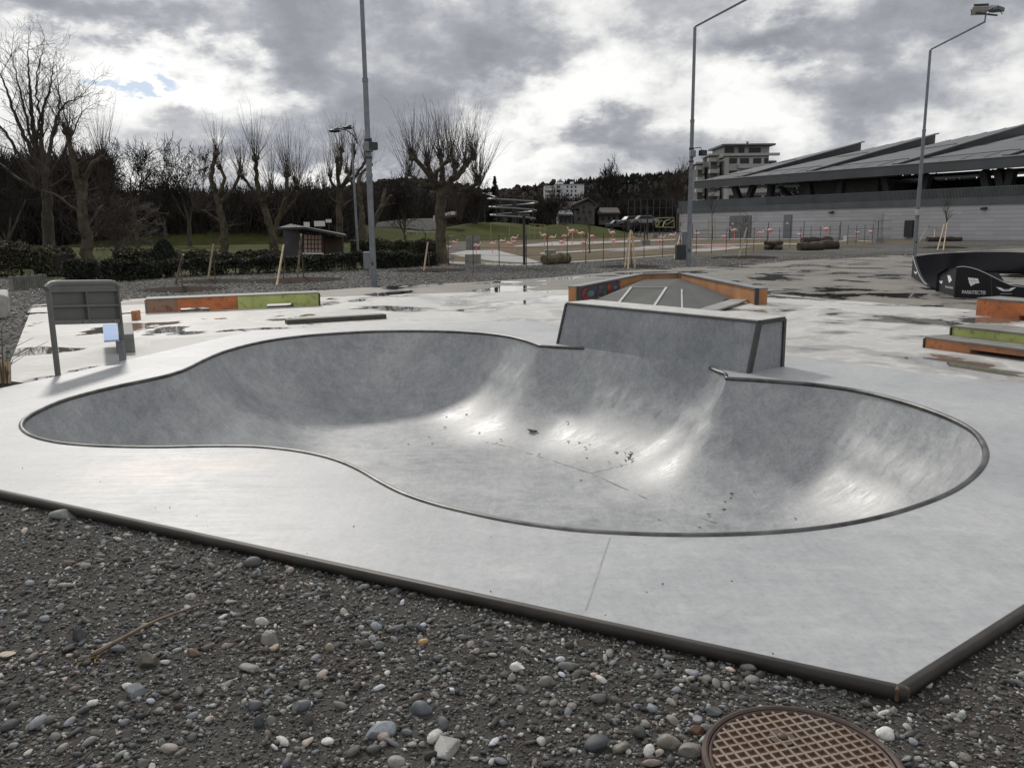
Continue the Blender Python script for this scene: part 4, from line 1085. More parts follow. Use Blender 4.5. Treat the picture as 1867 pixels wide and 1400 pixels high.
# ------------------------------------------------------------------ black modular pump track
zt_ = .68
T_ = [G(x, y, zt_) for x, y in ((1665, 468.5), (1700, 463.5), (1745, 461), (1790, 459.5), (1840, 459.8), (1890, 462), (1950, 467), (2010, 476))]
B_px = ((1690, 520), (1722, 503), (1760, 498), (1800, 497), (1840, 497), (1880, 499), (1920, 504), (1960, 512))
Bq = [G(x, y, .125) for x, y in B_px]
tr_ = thing('pump_track', 'black modular pump track with a banked curve, lettering and winged emblem on its sides', 'pump track', Vector((T_[2].x, T_[2].y, .1)))
Ts = smooth_line(T_, .5); Bs0 = smooth_line(Bq, .3)
m_ = 26; Ts = [Ts[int(i * (len(Ts) - 1) / (m_ - 1))] for i in range(m_)]; Bs = [Bs0[int(i * (len(Bs0) - 1) / (m_ - 1))] for i in range(m_)]
mb = MB(); K = 8; vs_ = []
for a, b in zip(Ts, Bs):
    for k in range(K + 1):
        s_ = k / K; p = a.lerp(b, s_); vs_.append((p.x, p.y, .125 + (zt_ - .125) * (1 - s_) ** 1.9))
mb.add(vs_, [(i * (K + 1) + k, i * (K + 1) + k + 1, (i + 1) * (K + 1) + k + 1, (i + 1) * (K + 1) + k) for i in range(m_ - 1) for k in range(K)], 0, True)
mb.build('banked_surface', M['blacksurf'], tr_)
mb = MB(); vs_ = []
for a, b in zip(Ts, Bs):
    o_ = (a - b); o_.z = 0; o_ = o_.normalized() * .08
    vs_ += [tuple(a), tuple(a + o_), (a.x + o_.x, a.y + o_.y, .09)]
mb.add(vs_, [(i * 3 + k, i * 3 + k + 1, (i + 1) * 3 + k + 1, (i + 1) * 3 + k) for i in range(m_ - 1) for k in range(2)]); mb.build('outer_wall', M['black'], tr_)
a, b = Ts[0], Bs[0]; ol = (a - b); ol.z = 0; ol = ol.normalized() * .08
side = [Vector((p[0], p[1], p[2])) for p in [(a.x + ol.x, a.y + ol.y, .085), (b.x, b.y, .085)] + [tuple(b.lerp(a, s_))[:2] + (.125 + (zt_ - .125) * s_ ** 1.9,) for s_ in [i / 8 for i in range(9)]] + [(a.x + ol.x, a.y + ol.y, zt_)]]
ln = (b - a).cross(Vector((0, 0, 1))).normalized(); ln = ln if ln.x < 0 else -ln
mb = MB(); mb.prism(side, -ln * .06); ec = mb.build('end_panel', M['black'], tr_)
mb = MB(); e_ = [p for p in side[2:]]; mb.tube([p + ln * .004 + Vector((0, 0, .006)) for p in e_], .014, 6); mb.build('edge_strip', M['steel'], ec)
mb = MB(); fl_ = [Bs[0], G(1714, 530, .12), G(1760, 520, .12), G(1830, 512, .12)] + [Bs[i] for i in range(16, 0, -1)]
mb.add([(p.x, p.y, .124) for p in fl_], [tuple(range(len(fl_)))]); mb.build('track_floor', M['blacksurf'], tr_)
# front roller module
c0, c1, c2 = Gt(1711, 531, .02), Gt(1745, 542, .02), Gt(1900, 548, .02)
zf = .09
prof_px = [(1744, 487.5), (1756, 486.5), (1768, 488), (1782, 492), (1796, 498), (1810, 505), (1826, 513), (1842, 520), (1858, 523), (1885, 524), (1900, 524)]
ft = [plane_hit(x, y, c1, c2) for x, y in prof_px]; fbm = [Vector((p.x, p.y, zf)) for p in ft]
bv = c0 - c1; bv.z = 0
rtp_ = []
for i, p in enumerate(ft):
    zz_ = zf + (p.z - zf) * (.62 if i < 8 else .8); rtp_.append(Vector((p.x + bv.x, p.y + bv.y, zz_)))
rl = thing('track_roller', 'black roller module at the front of the pump track, with white flag emblem and lettering', 'pump track', Vector((c1.x, c1.y, zf)))
mb = MB(); n = len(ft)
mb.add(fbm + ft, [(i, i + 1, n + i + 1, n + i) for i in range(n - 1)]); fp = mb.build('front_panel', M['black'], rl)
mb = MB(); mid_ = [a.lerp(b, .5) + Vector((0, 0, .05 if i < 7 else 0)) for i, (a, b) in enumerate(zip(ft, rtp_))]
mb.add(ft + mid_ + rtp_, [(k * n + i, k * n + i + 1, (k + 1) * n + i + 1, (k + 1) * n + i) for k in (0, 1) for i in range(n - 1)], 0, True); mb.build('riding_surface', M['blacksurf'], rl)
mb = MB(); lb = [Vector((c1.x, c1.y, zf)), Vector((c0.x, c0.y, zf)), plane_hit(1711, 506, c1, c0), plane_hit(1717, 497, c1, c0), plane_hit(1726, 490.5, c1, c0), ft[0]]
mb.prism(lb, Vector((.03, .0, 0))); lp = mb.build('side_panel', M['black'], rl)
mb = MB(); rb = [Vector((p.x + bv.x, p.y + bv.y, zf)) for p in ft]
mb.add(rb + rtp_, [(i, i + 1, n + i + 1, n + i) for i in range(n - 1)]); mb.build('rear_panel', M['black'], rl)
mb = MB(); mb.tube([p + Vector((0, -.004, .004)) for p in ft], .010, 6); mb.build('edge_strip', M['greyline'], rl)
mb = MB(); p0, p1 = plane_hit(1808, 543, c1, c2), plane_hit(1806, 504, c1, c2); mb.beam(p0 + Vector((0, -.006, 0)), p1 + Vector((0, -.006, 0)), .02, .012); mb.build('panel_seam', M['darksteel'], fp)
def decal(pxs, a, b, m, parent, name, off=.004):
    P = [plane_hit(x, y, a, b) for x, y in pxs]; d_ = Vector((b.x - a.x, b.y - a.y, 0)).normalized(); n_ = Vector((d_.y, -d_.x, 0)); n_ = n_ if n_.dot(P[0] - CAM) < 0 else -n_
    mb = MB(); mb.prism([p + n_ * off for p in P], n_ * .002); return mb.build(name, m, parent)
decal([(1765, 506), (1783, 508), (1786, 516), (1778, 517.5), (1770, 522), (1767, 515)], c1, c2, M['white'], fp, 'flag_emblem')
for (x0, y0, x1, y1) in ((1770, 506.7, 1773, 520), (1775.5, 507.3, 1779, 517.4), (1766.5, 511.5, 1784.5, 512.5)):
    decal([(x0, y0), (x0 + .5, y0), (x1 + .5, y1), (x1, y1)] if x1 - x0 < 9 else [(x0, y0), (x1, y1), (x1, y1 + .5), (x0, y0 + .5)], c1, c2, M['greyline'], fp, 'flag_line', .007)
o_ = plane_hit(1753.5, 535.5, c1, c2); e_ = plane_hit(1797, 535.5, c1, c2); fd = Vector((c2.x - c1.x, c2.y - c1.y, 0)).normalized(); fn_ = Vector((fd.y, -fd.x, 0))
fn_ = fn_ if fn_.y < 0 else -fn_
put_text('PARKITECT®', .105, o_ + fn_ * .004, fd, (0, 0, 1), M['white'], fp, 0, 1, 'lettering', (e_ - o_).length)
decal([(1816, 523), (1826, 525), (1830, 527.5), (1840, 527.5), (1844, 525), (1853, 523.5), (1847, 528), (1841, 531), (1829, 531), (1822, 528)], c1, c2, M['white'], fp, 'winged_emblem')
decal([(1829, 527.8), (1841, 527.8), (1839, 529.6), (1831, 529.6)], c1, c2, M['greyline'], fp, 'emblem_bar', .007)
for k in range(9): decal([(1824 + k * 2.4, 535), (1825.7 + k * 2.4, 535), (1825.7 + k * 2.4, 536.4), (1824 + k * 2.4, 536.4)], c1, c2, M['greyline'], fp, 'small_print')
decal([(1728, 502), (1737, 503), (1739, 510), (1735, 512), (1731, 516), (1729, 509)], c1, c0, M['white'], lp, 'flag_emblem')
for k in range(7): decal([(1724 + k * 2.1, 521 + k * .35), (1725.4 + k * 2.1, 521.2 + k * .35), (1725.4 + k * 2.1, 525 + k * .35), (1724 + k * 2.1, 524.8 + k * .35)], c1, c0, M['greyline'], lp, 'small_print')
decal([(1713.0, 511), (1715.5, 513.4), (1719, 511.5), (1718.2, 516), (1716.5, 517.5), (1714.4, 515.5)], c1, c0, M['white'], lp, 'winged_emblem')
ea = Vector((Ts[0].x, Ts[0].y, 0)); eb = Vector((Bs[0].x, Bs[0].y, 0))
decal([(1666.8, 494), (1669.5, 496.5), (1672.8, 494.5), (1671.5, 498.8), (1669.6, 499.8), (1668, 498)], ea, eb, M['white'], ec, 'winged_emblem', .006)

# ------------------------------------------------------------------ ice-rink hall at right
HA = at(1238, 433, 91); HN = at(1867, 434, 58.5)
hd = Vector((HN.x - HA.x, HN.y - HA.y, 0)).normalized(); hn = Vector((hd.y, -hd.x, 0)); hn = hn if hn.x > 0 else -hn
ZG = .25
def HP(t, u, z): return Vector((HA.x, HA.y, 0)) + hd * t + hn * u + Vector((0, 0, z))
def hit(px, py, u=0.0):
    p = plane_hit(px, py, HP(0, u, 0), HP(1, u, 0)); return (p - Vector((HA.x, HA.y, 0))).dot(hd), p.z
zw = hit(1240, 389)[1]; zpar = hit(1240, 380)[1]; zrail = hit(1240, 368.5)[1]
hall = thing('hall', 'long grey hall with folded saw-tooth roof, open upper deck and pale block base wall', 'hall', HP(20, 0, ZG))
def blockwall():
    m, t, b, co = newmat('pale_block_wall')
    s_ = t.n.new('ShaderNodeSeparateXYZ'); t.l.new(co, s_.inputs[0])
    fr = t.math('FRACT', t.math('DIVIDE', s_.outputs[2], .30)); ln_ = t.ramp(fr, [(.0, 1), (.10, 1), (.16, 0)])
    row = t.math('FLOOR', t.math('DIVIDE', s_.outputs[2], .30))
    cv_ = t.n.new('ShaderNodeCombineXYZ'); t.l.new(row, cv_.inputs[2]); t.l.new(t.math('FLOOR', t.math('DIVIDE', s_.outputs[1], 1.1)), cv_.inputs[0])
    wn = t.n.new('ShaderNodeTexWhiteNoise'); t.l.new(cv_.outputs[0], wn.inputs[0])
    c = t.mix(wn.outputs['Value'], (.40, .395, .42), (.47, .465, .485)); c = t.mix(t.math('MULTIPLY', t.noise(co, .3, 5), .3), c, (.30, .30, .31))
    c = t.mix(t.math('MULTIPLY', ln_, .55), c, (.16, .16, .17)); t.put(b.inputs['Base Color'], c); b.inputs['Roughness'].default_value = .8
    return m
M['blockwall'] = blockwall()
M['fascia'] = mat('dark_zinc_fascia', (.085, .09, .098), .45, .3, var=.2, vs=.5)
M['zinc'] = mat('light_zinc_roof', (.095, .10, .108), .5, .3, var=.15, vs=.4, stretch=(1, 1, 1))
M['clere'] = mat('dark_clerestory', (.028, .030, .033), .5, var=.3, vs=.7)
M['railm'] = mat('grey_green_railing_steel', (.10, .112, .12), .5, .2, var=.2, vs=1)
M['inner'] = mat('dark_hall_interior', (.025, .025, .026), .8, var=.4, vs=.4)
M['concol'] = mat('dark_concrete_strut', (.075, .075, .078), .7, var=.25)
LT = 92
mb = MB(); mb.hexa([HP(0, 0, -.3), HP(LT, 0, -.3), HP(LT, 40, -.3), HP(0, 40, -.3), HP(0, 0, zw), HP(LT, 0, zw), HP(LT, 40, zw), HP(0, 40, zw)]); bw = mb.build('base_wall', M['blockwall'], hall)
mb = MB(); mb.hexa([HP(-.3, -.12, zw + .005), HP(LT, -.12, zw + .005), HP(LT, .25, zw + .005), HP(-.3, .25, zw + .005), HP(-.3, -.12, zpar), HP(LT, -.12, zpar), HP(LT, .25, zpar), HP(-.3, .25, zpar)]); mb.build('parapet', M['railm'], hall)
mb = MB(); k = 0; t = -.2
while t < LT:
    mb.hexa([HP(t, 0, zpar), HP(t + .07, 0, zpar), HP(t + .07, .04, zpar), HP(t, .04, zpar), HP(t, 0, zrail), HP(t + .07, 0, zrail), HP(t + .07, .04, zrail), HP(t, .04, zrail)]); t += .115 if t > hit(1395, 370)[0] else .082
mb.hexa([HP(-.25, -.02, zrail), HP(LT, -.02, zrail), HP(LT, .06, zrail), HP(-.25, .06, zrail), HP(-.25, -.02, zrail + .07), HP(LT, -.02, zrail + .07), HP(LT, .06, zrail + .07), HP(-.25, .06, zrail + .07)])
mb.build('railing', M['railm'], hall)
M['doorg'] = mat('grey_steel_door', (.165, .17, .18), .5, var=.15)
def door(x0, x1, y0, y1, m, leaves=1, plate=True):
    t0, z1 = hit(x0, y0); t1, _ = hit(x1, y0); mb = MB()
    mb.hexa([HP(t0, -.06, ZG - .1), HP(t1, -.06, ZG - .1), HP(t1, .02, ZG - .1), HP(t0, .02, ZG - .1), HP(t0, -.06, z1), HP(t1, -.06, z1), HP(t1, .02, z1), HP(t0, .02, z1)]); d_ = mb.build('door', m, hall)
    for k in range(leaves):
        a_, b_ = t0 + (t1 - t0) * k / leaves + .08, t0 + (t1 - t0) * (k + 1) / leaves - .08
        mb = MB(); mb.hexa([HP(a_, -.09, ZG), HP(b_, -.09, ZG), HP(b_, -.065, ZG), HP(a_, -.065, ZG), HP(a_, -.09, z1 - .12), HP(b_, -.09, z1 - .12), HP(b_, -.065, z1 - .12), HP(a_, -.065, z1 - .12)]); mb.build('door_leaf', m, d_)
        if plate and (leaves < 3 or k != 1):
            mb = MB(); c_ = HP((a_ + b_) / 2, -.10, z1 - .75); mb.beam(c_ - hd * .14, c_ + hd * .14, .02, .14); mb.build('door_plate', M['signwhite'], d_)
door(1331, 1371, 394, 431, M['doorg'], 3); door(1430, 1445, 392, 431, M['doorg'], 1); door(1593.5, 1611, 389, 431, mat('pale_door', (.36, .36, .38), .6), 1, False)
for x, y, nm in ((1518, 388, 'wall_lamp'), (1796, 381, 'wall_lamp')):
    t_, z_ = hit(x, y); mb = MB(); mb.beam(HP(t_ - .2, -.16, z_), HP(t_ + .2, -.16, z_ + .05), .2, .16); mb.build(nm, M['darksteel'], hall)
t_, z_ = hit(1659, 421); mb = MB(); mb.hexa([HP(t_ - .35, -.25, ZG + .2), HP(t_ + .35, -.25, ZG + .2), HP(t_ + .35, -.02, ZG + .2), HP(t_ - .35, -.02, ZG + .2), HP(t_ - .35, -.25, ZG + 1.5), HP(t_ + .35, -.25, ZG + 1.5), HP(t_ + .35, -.02, ZG + 1.5), HP(t_ - .35, -.02, ZG + 1.5)]); mb.build('wall_cabinet', M['darksteel'], hall)
# roof
te, ze1 = hit(1275, 330); _, ze0 = hit(1275, 344)
ts = [te] + [hit(x, y)[0] for x, y in ((1346, 322), (1472, 312), (1630, 299.5), (1832, 282))]; ts += [ts[-1] + (ts[-1] - ts[-2]), ts[-1] + 2 * (ts[-1] - ts[-2])]
rid = []
for t_, (x, y) in zip(ts[1:4], ((1567, 260), (1707, 244), (1869, 226))):
    p = plane_hit(x, y, HP(t_, 0, 0), HP(t_, 1, 0)); rid.append(((p - HP(t_, 0, 0)).dot(hn), p.z))
U1 = sum(r_[0] for r_ in rid) / 3; ZR = sum(r_[1] for r_ in rid) / 3
p = plane_hit(1567, 269, HP(ts[1], 0, 0), HP(ts[1], 1, 0)); ZV = ZR - (ZR - ze1) * .23
mb = MB(); mb.hexa([HP(te - .3, -.4, ze0), HP(LT, -.4, ze0), HP(LT, .1, ze0), HP(te - .3, .1, ze0), HP(te - .3, -.4, ze1 - .02), HP(LT, -.4, ze1 - .02), HP(LT, .1, ze1 - .02), HP(te - .3, .1, ze1 - .02)]); mb.build('fascia', M['fascia'], hall)
mb = MB(); mb.beam(HP(te - .35, -.45, ze1), HP(LT, -.45, ze1), .09, .07); mb.build('gutter', M['alu'], hall)
for i in range(len(ts) - 1):
    a, b = ts[i], ts[i + 1]; zv0 = ZV if i else ZV * .0 + ze1 + (ZV - ze1) * 1.0
    th = Vector((0, 0, -.18))
    Q = [HP(a, .1, ze1), HP(b, .1, ze1 + .03), HP(b + .02, U1, ZR), HP(a, U1, zv0)]
    mb = MB(); mb.hexa([q + th for q in Q] + Q); rf = mb.build('roof_fold', M['zinc'], hall)
    mb = MB()
    for j in range(1, 5):                      # snow guards and standing seams
        s_ = j / 5; p0 = Q[0].lerp(Q[3], .0 + .0) ; pa_, pb_ = Q[0].lerp(Q[1], s_), Q[3].lerp(Q[2], s_); mb.beam(pa_ + Vector((0, 0, .02)), pb_ + Vector((0, 0, .02)), .05, .05)
    for s_ in (.10, .45): mb.beam(Q[0].lerp(Q[3], s_) + Vector((0, 0, .16)), Q[1].lerp(Q[2], s_) + Vector((0, 0, .16)), .05, .05)
    mb.build('snow_guard', M['zinc'], rf)
    if i < len(ts) - 2:
        mb = MB(); mb.hexa([HP(b, .1, ze1 - .15), HP(b + .12, .1, ze1 - .15), HP(b + .12, U1, ZV - .15), HP(b, U1, ZV - .15), HP(b, .1, ze1 + .04), HP(b + .12, .1, ze1 + .04), HP(b + .12, U1, ZR - .03), HP(b, U1, ZR - .03)]); mb.build('clerestory', M['clere'], hall)
        mb = MB(); mb.beam(HP(b + .06, .0, ze1 + .1), HP(b + .06, U1 + .3, ZR + .04), .5, .10); mb.build('ridge_cap', M['fascia'], hall)
mb = MB()
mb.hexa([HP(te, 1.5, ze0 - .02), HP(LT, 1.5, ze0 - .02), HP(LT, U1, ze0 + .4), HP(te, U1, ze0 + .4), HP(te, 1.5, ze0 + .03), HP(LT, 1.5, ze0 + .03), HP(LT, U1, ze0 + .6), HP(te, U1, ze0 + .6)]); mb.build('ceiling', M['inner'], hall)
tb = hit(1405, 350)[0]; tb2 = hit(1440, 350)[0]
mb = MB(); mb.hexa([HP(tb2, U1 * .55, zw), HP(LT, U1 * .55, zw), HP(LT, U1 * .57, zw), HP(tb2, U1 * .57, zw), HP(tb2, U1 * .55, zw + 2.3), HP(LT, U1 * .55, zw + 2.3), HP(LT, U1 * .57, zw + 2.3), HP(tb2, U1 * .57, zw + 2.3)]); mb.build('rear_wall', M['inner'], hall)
mb = MB(); a = hit(1388, 345)[0]; mb.hexa([HP(a, 5, zw), HP(a + 9, 5, zw), HP(a + 9, 10, zw), HP(a, 10, zw), HP(a, 5, ze0 + .1), HP(a + 9, 5, ze0 + .1), HP(a + 9, 10, ze0 + .1), HP(a, 10, ze0 + .1)]); mb.build('kiosk', M['block'], hall)
for (xb, xt) in ((1322, 1306), (1322, 1340), (1368, 1372), (1447, 1438), (1588, 1577), (1640, 1655), (1769, 1754), (1795, 1780), (1795, 1806), (1845, 1862), (1492, 1500)):
    t0 = hit(xb, 372)[0]; t1 = hit(xt, 335)[0]; mb = MB(); mb.beam(HP(t0, 2.5, zw), HP(t1, 2.5, ze0 + .1), .55, .55, upv=hd); mb.build('strut', M['concol'], hall)
for i in range(8):
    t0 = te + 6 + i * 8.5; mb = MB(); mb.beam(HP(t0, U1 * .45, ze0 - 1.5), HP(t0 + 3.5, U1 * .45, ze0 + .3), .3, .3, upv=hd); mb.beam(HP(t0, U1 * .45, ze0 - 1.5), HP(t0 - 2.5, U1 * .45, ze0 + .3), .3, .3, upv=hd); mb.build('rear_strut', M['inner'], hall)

# ------------------------------------------------------------------ apartment tower behind the hall
YT = 190; kx = mpp(YT)
tw = thing('apartment_tower', 'pale concrete apartment tower with stepped balconies behind the hall', 'apartment block', at(1350, 400, YT))
def TP(px, py, dy=0.0): p = at(px, py, YT); return Vector((p.x, p.y + dy, p.z))
M['towerc'] = mat('weathered_tower_concrete', (.36, .355, .34), .8, var=.25, vs=.15)
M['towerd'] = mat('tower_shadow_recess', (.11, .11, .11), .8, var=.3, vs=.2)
def tbox(x0, y0, x1, y1, d0, d1, name, m, parent):
    a, b = TP(x0, y1), TP(x1, y0); mb = MB()
    mb.hexa([(a.x, YT + d0, a.z), (b.x, YT + d0, a.z), (b.x, YT + d1, a.z), (a.x, YT + d1, a.z), (a.x, YT + d0, b.z), (b.x, YT + d0, b.z), (b.x, YT + d1, b.z), (a.x, YT + d1, b.z)]); return mb.build(name, m, parent)
tbox(1318, 286, 1402, 440, 0, 14, 'wall', M['towerc'], tw)
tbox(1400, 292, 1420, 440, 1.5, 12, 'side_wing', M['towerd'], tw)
tbox(1322, 266, 1406, 286, 1.2, 12, 'penthouse', M['towerc'], tw)
tbox(1316, 262, 1413, 266.5, -.6, 13, 'roof_slab', M['fascia'], tw)
tbox(1371, 255, 1374, 262, 4, 4.6, 'chimney', M['towerd'], tw)
tbox(1316, 279, 1421, 285, -.5, .8, 'parapet', M['towerc'], tw)
for x0, x1 in ((1324, 1341), (1349, 1360), (1368, 1390)): w_ = tbox(x0, 268.5, x1, 278.5, 1.1, 1.3, 'window', M['glass'], tw)
y = 287.5
for fl_ in range(6):
    for x0, x1 in ((1329, 1344), (1349, 1366), (1373, 1388), (1393, 1401)): tbox(x0, y + 1, x1, y + 11, -.08, .1, 'window', M['glass'], tw)
    tbox(1344, y + 12.5, 1404, y + 20, -1.0, -.02, 'balcony', M['towerc'], tw)
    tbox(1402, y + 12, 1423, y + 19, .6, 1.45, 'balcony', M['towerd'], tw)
    y += 22.5
tbox(1316, 287, 1329, 440, -.35, -.02, 'corner_pier', M['towerc'], tw)
for k, (x0, x1, dd, yt) in enumerate(((1296, 1317, 2.5, 283), (1279, 1296, 6, 296))):
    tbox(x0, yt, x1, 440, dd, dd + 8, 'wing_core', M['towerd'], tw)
    y = yt + 4
    for fl_ in range(7):
        tbox(x0 - 2 + (fl_ % 2) * 2, y, x1 - 7 + (fl_ % 2) * 4, y + 7.5, dd - 1.6, dd - .02, 'balcony', M['towerc'], tw); tbox(x1 - 5, y - 3, x1 - 1, y + 14, dd - .5, dd - .01, 'pier', M['towerc'], tw); y += 21
    tbox(x0, yt - 4, x1, yt - .3, dd - .5, dd + 8, 'wing_roof', M['towerc'], tw)
# ------------------------------------------------------------------ trees
def norm(v): return v / (np.linalg.norm(v) + 1e-9)
def rdir(rg_, d, ang):
    a = rg_.normal(0, 1, 3); a = norm(a - d * a.dot(d)); return norm(d * math.cos(ang) + a * math.sin(ang))
def segs_obj(name, segs, n, m, parent):
    V, Fc = tubes_np(segs, n); return link(name, mesh_np(name, V, Fc, m, True), parent)
def limb(path, rr, wob, rg_, out):
    """smooth tapering limb through the given points"""
    P = smooth_line([Vector(p) for p in path], .22); n = len(P)
    R_ = .88 * np.interp(np.linspace(0, len(rr) - 1, n), range(len(rr)), rr) * (1 + rg_.normal(0, .05, n))
    P = [np.array(p) + (rg_.normal(0, wob, 3) if 0 < i < n - 1 else 0) for i, p in enumerate(P)]
    for i in range(n - 1): out.append((*P[i], *P[i + 1], R_[i], R_[i + 1]))
    LIMBS.append((P, list(R_)))
    return P
LIMBS = []
def limb_obj(root, knobs, m, n=9):          # all limbs of one tree as continuous tapering tubes
    mb = MB()
    for P, R_ in LIMBS: mb.tube(P, R_, n)
    for k in knobs: mb.tube([k[:3], k[3:6]], [k[6], k[7]], 7)
    LIMBS.clear(); return mb.build('trunk', m, root)
def shoots(p, n, L, spread, rg_, out, rad=.0125, bias=(0, 0, 1)):
    b = np.array(bias, float)
    for _ in range(n):
        d = norm(b + np.array([rg_.normal(0, spread), rg_.normal(0, spread), rg_.normal(0, .15)]))
        if d[2] < -.2: d[2] = abs(d[2])
        l = L * rg_.uniform(.45, 1.05); q = np.array(p) + rg_.normal(0, .08, 3); r_ = rad * rg_.uniform(.6, 1.1)
        k = 3
        for i in range(k):
            d2 = norm(d + np.array([0, 0, .16]) + rg_.normal(0, .05, 3)); q2 = q + d2 * l / k
            out.append((*q, *q2, r_ * (1 - i / k * .8), r_ * (1 - (i + 1) / k * .8))); 
            if rg_.random() < .25:
                s_ = rdir(rg_, d2, .45); out.append((*q2, *(q2 + s_ * l * .22), r_ * .45, r_ * .15))
            q, d = q2, d2
def pollard(label, Y, trunk, limbs, shoot_px, nsh, seed, low=10, dy=.9, twigs=1.0):
    rg_ = np.random.default_rng(seed); k = mpp(Y)
    tp = [at(x, y, Y) for x, y, r_ in trunk]; zg = gz(0, Y); tp[0] = Vector((tp[0].x, tp[0].y, min(zg, tp[0].z) - .1))
    root = thing('pollarded_tree', label, 'tree', (tp[0].x, tp[0].y, zg), 'pollarded plane trees')
    tr, cr, kn = [], [], []; LIMBS.clear()
    limb(tp, [q[2] for q in trunk], .025, rg_, tr)
    for lb in limbs:
        off = rg_.uniform(-dy, dy); m_ = len(lb)
        P = [at(x, y, Y + off * i / (m_ - 1)) for i, (x, y, r_) in enumerate(lb)]
        pts_ = limb(P, [q[2] for q in lb], .03, rg_, tr); e_ = pts_[-1]; er = lb[-1][2]
        if nsh:
            for _ in range(9):                   # knobbly pollard head
                d = rg_.normal(0, 1, 3); d = norm(d); kn.append((*(e_ - d * er * .4), *(e_ + d * er * 1.7), er * 1.1, er * .7))
            shoots(e_, nsh, shoot_px * k * 1.15, .40, rg_, cr)
            for q in pts_[len(pts_) // 3::2]:
                shoots(q, int(3 * twigs + .5), shoot_px * k * .5, .8, rg_, cr, .008)
    for _ in range(low):                          # brown twiggy growth along the stem
        i = rg_.integers(0, len(tr)); q = np.array(tr[i][:3]); d = rdir(rg_, np.array([0, 0, 1.]), rg_.uniform(.6, 1.5))
        l = rg_.uniform(.4, 1.3)
        for j in range(3):
            q2 = q + norm(d + rg_.normal(0, .2, 3)) * l / 3; cr.append((*q, *q2, .013 - .003 * j, .01 - .003 * j)); q = q2
            shoots(q, 3, l * .5, .9, rg_, cr, .006)
    limb_obj(root, kn, M['plane_bark']); segs_obj('crown', cr, 3, M['twig'], root); return root
pollard('nearest pollarded plane at left, two knobbed arms above a twiggy mottled trunk', 31, [(166, 502, .30), (158, 440, .24), (150, 380, .21), (147, 345, .18)],
        [[(147, 350, .16), (135, 300, .12), (123, 240, .10)], [(152, 365, .15), (157, 325, .12), (172, 300, .10), (187, 288, .09)], [(152, 392, .06), (112, 362, .05), (70, 345, .03)], [(158, 410, .07), (180, 385, .06), (196, 372, .05)]], 88, 48, 1, 60)
pollard('tall thin pollarded plane behind the staked saplings, knobbed top right of a low conical bush', 42, [(406, 475, .27), (409, 425, .22), (398, 372, .19), (391, 345, .17)],
        [[(391, 350, .15), (385, 320, .12), (395, 280, .11)], [(395, 360, .13), (410, 325, .10), (401, 305, .09)], [(400, 372, .12), (425, 345, .10), (437, 318, .09)], [(406, 410, .10), (380, 390, .08), (362, 383, .06)]], 58, 36, 2, 50)
pollard('slanting pollarded plane whose single long knobbed arm rises above its neighbours', 43, [(504, 462, .25), (490, 405, .21), (478, 372, .18)],
        [[(478, 374, .16), (469, 335, .13), (466, 289, .11)], [(480, 372, .10), (460, 345, .09), (444, 325, .08)], [(482, 370, .09), (492, 352, .08), (495, 342, .08)]], 82, 42, 3, 40)
pollard('pollarded plane with a bowed arm, right behind the dark shed roof', 44, [(492, 462, .2), (504, 412, .16), (516, 378, .14)],
        [[(516, 380, .13), (523, 350, .12), (523, 319, .11)], [(518, 372, .08), (532, 350, .07), (541, 336, .08)], [(510, 398, .07), (528, 375, .06), (547, 352, .05)]], 88, 44, 4, 30)
pollard('many-armed pollarded plane behind the street lamp', 48, [(620, 462, .27), (619, 400, .24), (618, 360, .2), (618, 345, .18)],
        [[(618, 350, .14), (617, 320, .12), (616, 292, .11)], [(619, 348, .1), (604, 335, .09), (602, 320, .08)], [(620, 345, .13), (640, 315, .11), (645, 277, .10)], [(622, 340, .12), (650, 318, .10), (668, 292, .09)], [(618, 320, .1), (621, 300, .1), (622, 274, .1)], [(620, 372, .09), (603, 360, .07), (590, 338, .06)], [(622, 380, .08), (640, 365, .06), (655, 352, .05)]], 60, 32, 5, 60)
pollard('dark pollarded trunk half hidden by the left light mast', 46, [(664, 470, .26), (661, 420, .22), (657, 370, .17), (652, 335, .14)],
        [[(652, 338, .12), (660, 318, .1), (675, 300, .09)], [(655, 350, .1), (640, 330, .08), (632, 312, .08)]], 55, 26, 6, 40)
pollard('cut-back plane with two bare pale upright arms right of the left light mast', 50, [(664, 455, .22), (684, 402, .19), (692, 385, .16)],
        [[(692, 387, .15), (698, 365, .12), (702, 345, .10)], [(692, 385, .14), (706, 366, .11), (714, 356, .09)]], 0, 0, 7, 8)
pollard('largest pollarded plane, broad bowl of knobbed arms and dense upright shoots', 37, [(808, 486, .36), (804, 440, .29), (803, 395, .26), (806, 358, .24), (803, 338, .22)],
        [[(802, 345, .17), (776, 312, .12), (752, 287, .10)], [(801, 340, .15), (784, 318, .12), (780, 297, .10)], [(804, 340, .16), (806, 308, .13), (803, 284, .10)], [(806, 348, .16), (827, 322, .13), (830, 301, .11)],
         [(808, 352, .16), (838, 315, .12), (863, 286, .10)], [(810, 355, .10), (846, 345, .08), (872, 335, .06)], [(812, 352, .06), (838, 350, .05), (870, 337, .035)], [(805, 345, .12), (795, 318, .10), (820, 290, .09)], [(803, 350, .1), (765, 330, .08), (745, 318, .06)], [(808, 345, .1), (845, 312, .09), (848, 300, .09)], [(806, 402, .1), (835, 392, .07), (838, 396, .05)]], 84, 52, 8, 90, 1.6, 2.2)

